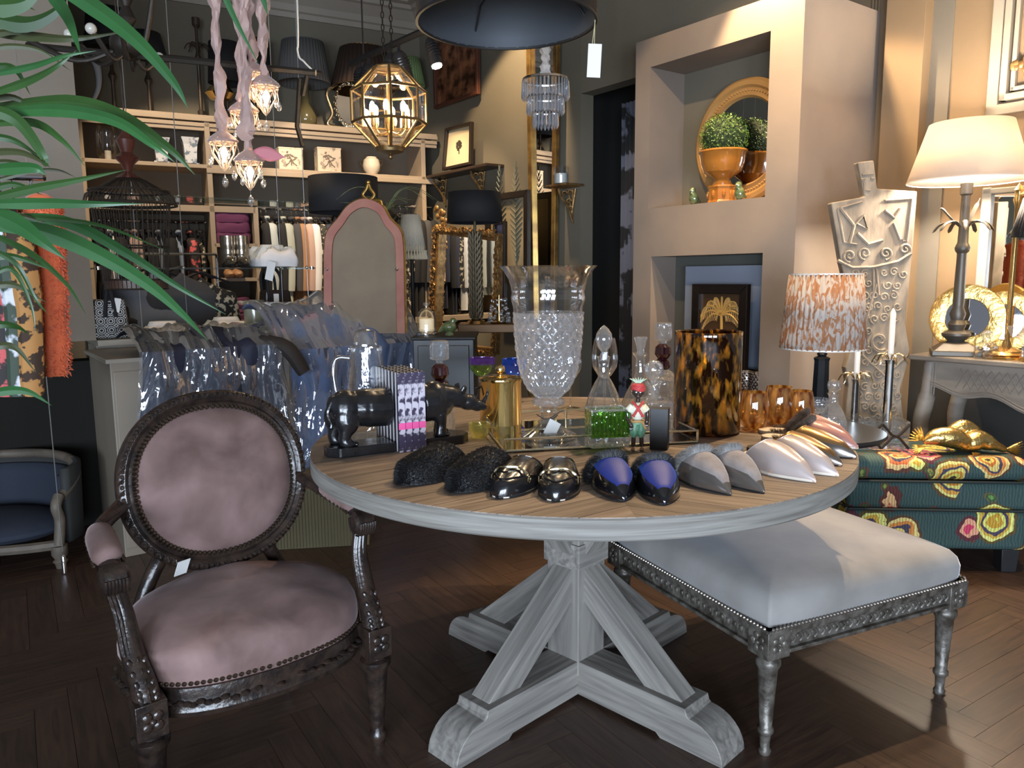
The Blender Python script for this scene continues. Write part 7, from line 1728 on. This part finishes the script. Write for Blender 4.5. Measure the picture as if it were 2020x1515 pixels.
shade_part(lp, hh(686), hh(541), r*1.0, r*.84, PATS, 46); ring_part(lp, hh(686), r*1.0, PORC); ring_part(lp, hh(541), r*.84, PORC)
bm = MB(); bm.tube([(0, 0, hh(680)), (0, 0, hh(600))], .006, 6); bm.ell((0, 0, hh(600)), (.025, .025, .035), 12); bm.build('bulb', PORC, lp)
P = V((pd(1636, 860, 2.9).x, 2.88, SZ)); k_ = sz(1, P)
lathe_thing('crystal_decanter', 'cut crystal decanter with round faceted ball stopper behind the fur-lined mules', 'decanter', P, [('body', [(0, 0), (24*k_, 0), (27*k_, 4*k_), (27*k_, 30*k_), (20*k_, 50*k_), (10*k_, 66*k_), (8*k_, 80*k_), (12*k_, 86*k_)], CUT, {}), ('stopper', [(6*k_, 82*k_), (5*k_, 88*k_), (11*k_, 94*k_), (13*k_, 102*k_), (11*k_, 111*k_), (0, 115*k_)], STOP, {'n': 12})])
P = V((pd(1600, 850, 2.95).x, 2.90, SZ)); coupe('small crystal coupe glass left of the ball-stopper decanter behind the mules', P, .98, CUT)
# ottoman top: tray, crystal, palm candlesticks, gold fish
OZ = .4855
def OT(px, py): return pz(px, py, OZ)
P = OT(1738, 888); 
gb = thing('lattice_glass_box', 'low mirrored glass box with dark crossed lattice sides on the floral ottoman', 'box', V((P.x, P.y+.06, OZ)), R(-5)); k_ = sz(1, P); w_ = 104*k_; h_ = 58*k_
for nm, cc_, dd in (('glass_side', (0, -.07, h_/2), (w_, .004, h_)), ('glass_side', (0, .07, h_/2), (w_, .004, h_)), ('glass_side', (w_/2, 0, h_/2), (.004, .14, h_)), ('glass_side', (-w_/2, 0, h_/2), (.004, .14, h_))):
    bm = MB(); bm.box(cc_, dd); bm.build(nm, GLASSR, gb, smooth=False)
bm = MB(); bm.box((0, 0, .004), (w_, .14, .006)); bm.build('mirror_base', MIRROR, gb, smooth=False)
bm = MB()
for j in range(2):
    c = -w_/4+j*w_/2
    for e in (1, -1): bm.tube([(c-w_*.25, -.073, h_/2-e*h_*.42), (c-w_*.07, -.073, h_/2-e*h_*.05), (c+w_*.07, -.073, h_/2+e*h_*.05), (c+w_*.25, -.073, h_/2+e*h_*.42)], .0055, 5)
bm.build('lattice', IRON, gb)
for i, (px, pb, pc, pt, lb) in enumerate(((1682, 872, 748, 625, 'silver palm-tree candlestick with leaf cup, shorter left one on the ottoman'), (1747, 862, 710, 608, 'silver palm-tree candlestick with leaf cup, taller right one on the ottoman'))):
    Y_ = 3.30+.02*i; b = pd(px, pb, Y_); P = V((b.x, Y_, OZ)); hc = pd(px, pc, Y_).z-OZ; ht = pd(px, pt, Y_).z-OZ
    o = thing('palm_candlestick', lb, 'candlestick', P, 0, 'palm candlesticks')
    bm = MB(); bm.lathe([(0, 0), (.05, 0), (.045, .008), (.018, .014), (.016, hc-.02), (.02, hc), (0, hc)], 14, rib=lambda a, z: 1+.15*sin(a*3+z*260)); bm.build('trunk', SILVER, o)
    bm = MB(); palm_ring(bm, hc-.005, .075, 7, .55, .4, i); bm.build('palm_leaves', SG, o)
    lathe_thing('taper_candle', ('white taper candle in the shorter palm candlestick', 'white taper candle in the taller palm candlestick')[i], 'candle', P+V((0, 0, hc+.001)), [('wax', [(0, 0), (.012, 0), (.012, (ht-hc)*.9), (.005, (ht-hc)*.97), (0, ht-hc)], mat('ivory_wax', (.85, .80, .72), .5), {'n': 14})], 'taper candles')
for px, lb, s_ in ((1712, 'small cut crystal bowl inside the lattice box group on the ottoman', 1), (1764, 'cut crystal tumbler at the right of the lattice glass box', .8)):
    P = OT(px, 874); lathe_thing('crystal_bowl', lb, 'bowl', V((P.x, 3.40, OZ)), [('bowl', [(0, 0), (.03*s_, 0), (.034*s_, .02), (.045*s_, .07), (.043*s_, .10)], CUT, {'rib': lambda a, z: 1-.05*abs(sin(a*8))})])
# gold fish sculpture: two carp
P = OT(1895, 900); gfk = sz(1, P); gf = thing('gold_fish_sculpture', 'gilded sculpture of entwined carp lying on the floral ottoman', 'sculpture', V((P.x, P.y+.05, OZ)))
def G_(px, py, y=0): p = pd(px, py, P.y+.05+y); return V((p.x-P.x, y, p.z-OZ))
bm = MB()
a_ = spline([G_(1822, 872), G_(1850, 862), G_(1885, 866), G_(1912, 885)], 6); bm.tube(a_, [k*gfk for k in [6]+[8, 11, 13, 15, 17, 18, 19, 20, 21, 21, 21, 21, 20, 19, 18, 15, 12, 8][:len(a_)-1]], 14)
b_ = spline([G_(1905, 880, -.01), G_(1930, 868, .01), G_(1955, 876), G_(1985, 888)], 6); bm.tube(b_, [k*gfk for k in [10, 14, 17, 19, 20, 20, 20, 20, 19, 18, 17, 16, 14, 12, 10, 9, 8, 7, 5][:len(b_)]], 14)
c_ = spline([G_(1860, 866, .05), G_(1900, 842, .06), G_(1935, 858, .05)], 6); bm.tube(c_, [k*gfk for k in (8, 10, 12, 14, 15, 16, 16, 15, 14, 13, 12, 10, 8)], 12)
bm.build('bodies', mat('bright_gilt', (.85, .60, .22), .28, metal=1, bump=1, bscale=55), gf, remesh=.005)
bm = MB()
def fan(c, d, l, n_=6, sp_=.9, ysq=0):
    for k in range(n_): a = d+(k/(n_-1)-.5)*sp_; bm.tube([c, c+V((cos(a)*l*.6, ysq, sin(a)*l*.6)), c+V((cos(a)*l, ysq, sin(a)*l))], [.004, .008, .003], 6, flat=.5)
fan(G_(1822, 868), 2.5, 30*gfk, 7, 1.3); fan(G_(1825, 880), 3.5, 26*gfk, 6, .9); fan(G_(1983, 886), 0, 36*gfk, 7, .9); fan(G_(1900, 845, .05), 1.4, 18*gfk, 6, 1.5); fan(G_(1918, 893, -.03), -.6, 16*gfk, 5, 1); fan(G_(1870, 856), 1.6, 14*gfk, 7, 1.8)
tag(bm.build('fins', MATS['bright_gilt'], gf), kind='stuff')
# ---- console top things
CT = MX.Translation(CFr) @ MX.Rotation(RZR, 4, 'Z')
def CO(px, dep):
    p = pp(px, 690, CFr-NR*dep, NR); return V((p.x, p.y, CZ))
P = CO(1884, .12); k_ = sz(1, P); hh = lambda py: pd(1890, py, P.y).z-CZ
tl = thing('tall_palm_lamp', 'tall bronze palm-tree lamp with lit cream shade on the console table', 'lamp', P, RZR+.5)
BR2 = mat('grey_bronze', (.10, .088, .072), .45, metal=.5)
bm = MB(); bm.box((0, 0, .012), (.20, .20, .024)); bm.box((0, 0, .04), (.19, .19, .035), taper=.55); bm.build('foot', BR2, tl, bevel=.004, smooth=False)
H0 = hh(362); bm = MB(); bm.lathe([(.05, .055), (.035, .065), (.06, .09), (.06, .10), (.03, .115), (.038, .14), (.026, .16), (.034, .19), (.022, .22), (.024, .24), (.020, H0*.60), (.028, H0*.61), (.032, H0*.63), (.026, H0*.65), (.022, H0*.66), (.018, H0*.93), (.026, H0*.94), (.026, H0), (0, H0)], 20); bm.build('pole', BR2, tl)
bm = MB(); palm_ring(bm, H0*.735, .125, 7, .35, .28, .2); bm.tube(spline([(0, 0, H0*.74), (-.05, 0, H0*.80), (-.09, .0, H0*.86), (-.10, 0, H0*.855)], 5), [.006]*5+[.012]*5+[.009]*4+[.002]*2, 6, flat=.5); bm.tube(spline([(0, 0, H0*.74), (.03, .03, H0*.82), (.06, .05, H0*.92)], 5), [.006]*4+[.012]*5+[.002]*2, 6, flat=.5); bm.build('palm_leaves', BR2, tl)
LIN = shade_mat('cream_linen_shade', (.90, .80, .70), .65)
rS = sz(213, P)/2*.98; z0_, z1_ = hh(358), hh(243); shade_part(tl, z0_, z1_, rS, rS*.68, LIN, th=.002); ring_part(tl, z0_, rS, PORC, t=.002)
bm = MB(); bm.ell((0, 0, (z0_+z1_)/2), (.03, .03, .045), 14); bm.build('bulb', BULB, tl)
light('lamp_bulb', 'POINT', (P.x, P.y, CZ+(z0_+z1_)/2), 85, WARM3, shadow_soft_size=.05)
P = CO(1985, .12); tl2 = thing('brass_lamp', 'tall ribbed brass lamp on the console table cut by the right edge', 'lamp', P); H0 = hh(385)
bm = MB(); bm.lathe([(0, 0), (.10, 0), (.10, .01), (.085, .015), (.09, .02), (.075, .028), (.07, .035), (.02, .05), (.018, .07), (.012, .08), (.012, H0-.05), (.022, H0-.02), (.014, H0), (.02, H0+.02), (0, H0+.05)], 24, rib=lambda a, z: 1-.08*abs(sin(a*3))); bm.build('stem', BRASS, tl2)
bm = MB(); bm.tube([(0, 0, H0), (.10, -.05, H0+.01)], .014, 8); bm.build('arm', BRASS, tl2)
P2_ = CO(2040, .06); tl3 = thing('black_shade_lamp', 'brass column lamp with gathered black shade at the right edge', 'lamp', V((P2_.x, P2_.y, CZ))); H3 = hh(470)
bm = MB(); bm.lathe([(0, 0), (.06, 0), (.05, .02), (.014, .03), (.014, H3+.05), (0, H3+.05)], 20); bm.build('stem', BRASS, tl3); shade_part(tl3, H3, hh(396), .115, .08, BLKS, 40)
P4 = CO(2072, .22); tl4 = lamp('lit_lamp', 'second lit cream shade lamp cut off at the right edge', V((P4.x, P4.y, CZ)), [(0, 0), (.07, 0), (.05, .03), (.02, .05), (.015, hh(372)), (0, hh(372))], (hh(372)-.05, hh(290), .15, .11), LIN, m=BRASS)
light('lamp_bulb', 'POINT', (P4.x, P4.y, CZ+hh(330)), 12, WARM, shadow_soft_size=.05)
# hammered gold round mirrors
HAM = mat('hammered_gold', (.85, .55, .17), .25, metal=1, bump=1, bscale=38)
for px, dep, wpx, lb in ((1903, .30, 132, 'round mirror in a wide hammered gold frame behind the palm lamp'), (1975, .39, 120, 'second round hammered gold mirror half hidden behind the brass lamp')):
    q = CO(px, dep); rr_ = sz(wpx, q)/2; o = thing('hammered_mirror', lb, 'mirror', q, RZR+.35, 'hammered gold mirrors'); T_ = MX.Translation((0, 0, rr_)) @ MX.Rotation(pi/2-.06, 4, 'X')
    bm = MB(T_); bm.lathe([(rr_*.56, .0), (rr_*.58, .012), (rr_*.8, .016), (rr_*.98, .012), (rr_, .003), (rr_*.98, -.01), (rr_*.56, -.01)], 64); bm.build('frame', HAM, o); bm = MB(T_); bm.lathe([(0, .002), (rr_*.58, .002)], 40); bm.build('glass', MIRROR, o)
P = CO(1945, .05); k_ = sz(1, P)
lathe_thing('small_decanter', 'small clear glass decanter with flower stopper on the console table', 'decanter', P, [('body', [(0, .003), (20*k_, .003), (21*k_, 4*k_), (21*k_, 24*k_), (15*k_, 31*k_), (7*k_, 34*k_), (7*k_, 40*k_)], GLASSR, {}), ('stopper', [(4*k_, 38*k_), (9*k_, 43*k_), (11*k_, 50*k_), (6*k_, 55*k_), (0, 56*k_)], STOP, {'n': 10})])
P = CO(2018, .03); lathe_thing('crystal_goblet', 'cut crystal coupe goblet on the console at the right edge', 'glass', P, [('stem', [(0, 0), (.035, 0), (.006, .008), (.006, .08), (.01, .09)], STOP, {'n': 16}), ('bowl', [(.01, .09), (.05, .11), (.065, .15)], CUT, {})])
# wall mirror, panelling, pilaster
def SW(px, py, off): return pp(px, py, SIDE+NR*off, NR)
def swbox(name, px0, px1, z0, z1, off0, off1, m, st_=True):
    a, b = SW(px0, 500, off1), SW(px1, 500, off1); a.z = b.z = 0; L_ = (b-a).dot(UR); bm = MB(); bm.box((L_/2, -(off1-off0)/2-off0, (z0+z1)/2), (L_, off1-off0, z1-z0)); o = bm.build(name, m, smooth=False, bevel=.002)
    o.location = a-NR*off1; o.rotation_euler = (0, 0, RZR); return struct(o) if st_ else o
swbox('wall_pilaster', 1722, 1796, 0, CEIL, 0, .09, WARMW)
swbox('wall_recess_shade', 1796, 1850, 0, CEIL, 0, .012, mat('recess_shade_tone', (.16, .14, .11), .8))  # flat strip on the wall; shade of the recess is put into its colour
swbox('wall_dark_lower', 1800, 2140, 0, .80, 0, .02, mat('dark_lower_wall', (.022, .021, .018), .7))  # dark sheet added over the wall below the console top
bm_m = mat('paint_moulding', (.34, .30, .24), .6)
pts = [SW(x, y, .03) for x, y in ((1948, -40), (2120, -40), (2120, 210), (1948, 232))]
o0 = SW(1948, 232, .0); zb_ = o0.z; o0.z = 0; o = MB()
for k, (i_, w_, d_) in enumerate(((0, .05, .03), (.06, .03, .045), (.10, .02, .03), (.16, .012, .02))):
    o.box((i_+w_/2, -d_/2, zb_+i_+1.2), (w_, d_, 2.4)); o.box((1.2, -d_/2, zb_+i_+w_/2), (2.4-2*i_, d_, w_))
o = o.build('trim_3', bm_m, smooth=False, bevel=.004); o.location = o0; o.rotation_euler = (0, 0, RZR); struct(o)
q = SW(2012, 130, .03); o = thing('wall_ornament', 'small dark carved flower ornament on the wall panel at upper right', 'ornament', q, RZR); bm = MB()
for k in range(9): a = k*.7; bm.ell((.03*cos(a), 0, .03*sin(a)+(k-4)*.012), (.014, .01, .018), 8)
bm.build('rosette', OLDGILT, o)
a = SW(1943, 371, .04); b = SW(2130, 371, .04); L_ = (b-a).dot(UR); o = thing('wall_mirror', 'large pale framed mirror on the right wall behind the console lamps', 'mirror', V((a.x, a.y, CZ+.012)), RZR); ht = a.z-CZ-.012
bm = MB(); bm.box((L_/2, 0, ht/2), (L_-.02, .01, ht-.02)); bm.build('glass', MIRROR, o, smooth=False)
bm = MB(); bm.box((.02, -.012, ht/2), (.045, .03, ht)); bm.build('frame_side', mat('pale_frame', (.30, .30, .28), .4), o, bevel=.006, smooth=False); bm = MB(); bm.box((L_/2, -.012, ht-.02), (L_, .03, .03)); bm.build('frame_side', MATS['pale_frame'], o, bevel=.006, smooth=False)
o = thing('wall_cable', 'thin electric cables clipped up the sand coloured wall', 'cable', SIDE+UR*.06*0); bm = MB()
for px in (1706, 1712, 1718): a = SW(px, 300, .012)-SIDE; bm.tube([(a.x, a.y, 1.4), (a.x, a.y, CEIL)], .004, 5)
bm.build('cables', WARMW, o)
# ================================================================ foreground palm
GL = mat('palm_leaf_green', (.010, .032, .006), .4, col2=(.022, .060, .012), scale=5, spec=.4); GL2 = mat('palm_leaf_bright', (.008, .045, .010), .42, col2=(.020, .085, .020), scale=5); GL3 = mat('palm_leaf_olive', (.030, .036, .010), .5)
pl_ = thing('palm_plant', 'leafy palm with long arching blades filling the upper left foreground', 'plant', (-1.05, 1.0, 0))
O_ = V((-1.05, 1.0, 0))
def blade(pts, w_, m, tw=0):
    P_ = spline([pd(x, y, Y) - O_ for x, y, Y in pts], 8); n = len(P_); vs = []; fs = []
    for i, p in enumerate(P_):
        t = i/(n-1); d = (P_[min(i+1, n-1)]-P_[max(i-1, 0)]).normalized(); s = d.cross(V((0, -1, .25))).normalized(); s = s*cos(tw)+d.cross(s)*sin(tw)
        ww = w_*.7*(min(1, .5+t*2))*(max(.015, 1-t**1.7)); up = d.cross(s)
        vs += [p-s*ww+up*ww*.35, p, p+s*ww+up*ww*.35]
    for i in range(n-1):
        a = i*3; fs += [(a, a+1, a+4, a+3), (a+1, a+2, a+5, a+4)]
    MB().add(vs, fs).build('leaf', m, pl_, ang=22)
B = [
 ([(-60, 205, .85), (30, 235, .85), (90, 320, .85), (60, 300, .9)], .011, GL),
 ([(-40, 215, .95), (120, 200, .9), (230, 225, .88), (330, 290, .86), (385, 345, .86)], .016, GL),
 ([(-40, 225, .9), (100, 215, .85), (220, 235, .82), (300, 285, .8), (345, 320, .8)], .012, GL2),
 ([(60, -60, .8), (180, 10, .78), (270, 80, .76), (340, 160, .75), (372, 215, .75)], .0135, GL2),
 ([(80, -40, .9), (130, 30, .88), (160, 110, .86)], .012, GL2),
 ([(-40, 30, .9), (50, 45, .9), (110, 20, .9), (135, -20, .9)], .016, GL),
 ([(-40, 60, .95), (60, 70, .92), (150, 75, .9), (260, 60, .92)], .010, GL3),
 ([(-40, 150, .9), (60, 130, .88), (125, 110, .86), (190, 100, .86)], .007, GL2),
 ([(-40, 190, .9), (50, 160, .88), (110, 130, .86), (150, 100, .86)], .009, GL),
 ([(-40, 245, .9), (60, 240, .88), (120, 275, .86), (170, 330, .86)], .008, GL),
 ([(-40, 300, .9), (40, 300, .88), (100, 330, .86)], .007, GL3),
 ([(-40, 335, .9), (60, 330, .88), (90, 345, .88)], .012, GL2),
 ([(-40, 395, .85), (60, 372, .84), (150, 355, .83), (250, 335, .82)], .009, GL),
 ([(-40, 402, .78), (80, 400, .77), (180, 402, .76), (285, 402, .76)], .0095, GL2),
 ([(-40, 410, .8), (30, 440, .79), (80, 475, .78), (130, 512, .78)], .016, GL2),
 ([(-40, 440, .85), (80, 455, .84), (190, 500, .83), (290, 560, .82), (360, 620, .81), (410, 672, .8)], .0155, GL2),
 ([(-40, 430, .95), (120, 435, .93), (250, 500, .91), (350, 565, .9), (445, 620, .9)], .011, GL2),
 ([(-40, 425, .95), (80, 430, .93), (200, 445, .92), (330, 495, .9)], .006, GL),
 ([(-40, 450, .9), (60, 500, .88), (130, 560, .87), (170, 620, .86)], .006, GL),
 ([(-40, 480, .85), (30, 520, .85), (70, 590, .86), (95, 620, .86)], .005, GL),
 ([(-40, 780, .9), (20, 770, .9), (60, 775, .9), (102, 800, .9)], .009, GL2),
 ([(420, -60, 1.0), (455, 20, 1.0), (480, 70, 1.0), (510, 125, 1.0)], .006, GL2),
 ([(480, -60, 1.0), (515, -10, 1.0), (528, 30, 1.0)], .009, GL2),
 ([(-40, 100, .9), (20, 90, .9), (80, 100, .9), (140, 140, .9)], .006, GL3),
 ([(-40, 10, .8), (40, 5, .8), (90, -30, .8)], .018, GL),
 ([(-40, 365, 1.0), (50, 340, 1.0), (110, 335, 1.0), (150, 350, 1.0)], .005, GL3),
 ([(-40, 560, .9), (20, 530, .9), (60, 600, .9), (70, 660, .9)], .005, GL),
]
for p, w_, m in B: blade(p, w_, m)
for k in range(12):
    y = 20+k*62; blade([(-60, y, .9), (20, y+random.uniform(-30, 10), .92), (70+random.uniform(-20, 60), y+random.uniform(-20, 50), .94)], .008, (GL, GL3)[k % 2])
bm = MB(); bm.tube([(0, 0, .3), (0, 0, 1.35)], [.04, .03], 12); 
for k in range(14): a = k*.9; bm.tube([(0, 0, .6+k*.05), (.12*cos(a), .12*sin(a), .8+k*.06), (.2*cos(a), .12*sin(a), .95+k*.06)], .008, 6)
bm.build('stem', mat('palm_stem', (.06, .05, .02), .8), pl_)
bm = MB(); bm.lathe([(0, 0), (.15, 0), (.19, .3), (.2, .34), (.17, .34), (.16, .3), (0, .3)], 32); bm.build('pot', mat('grey_pot', (.12, .12, .12), .6), pl_)
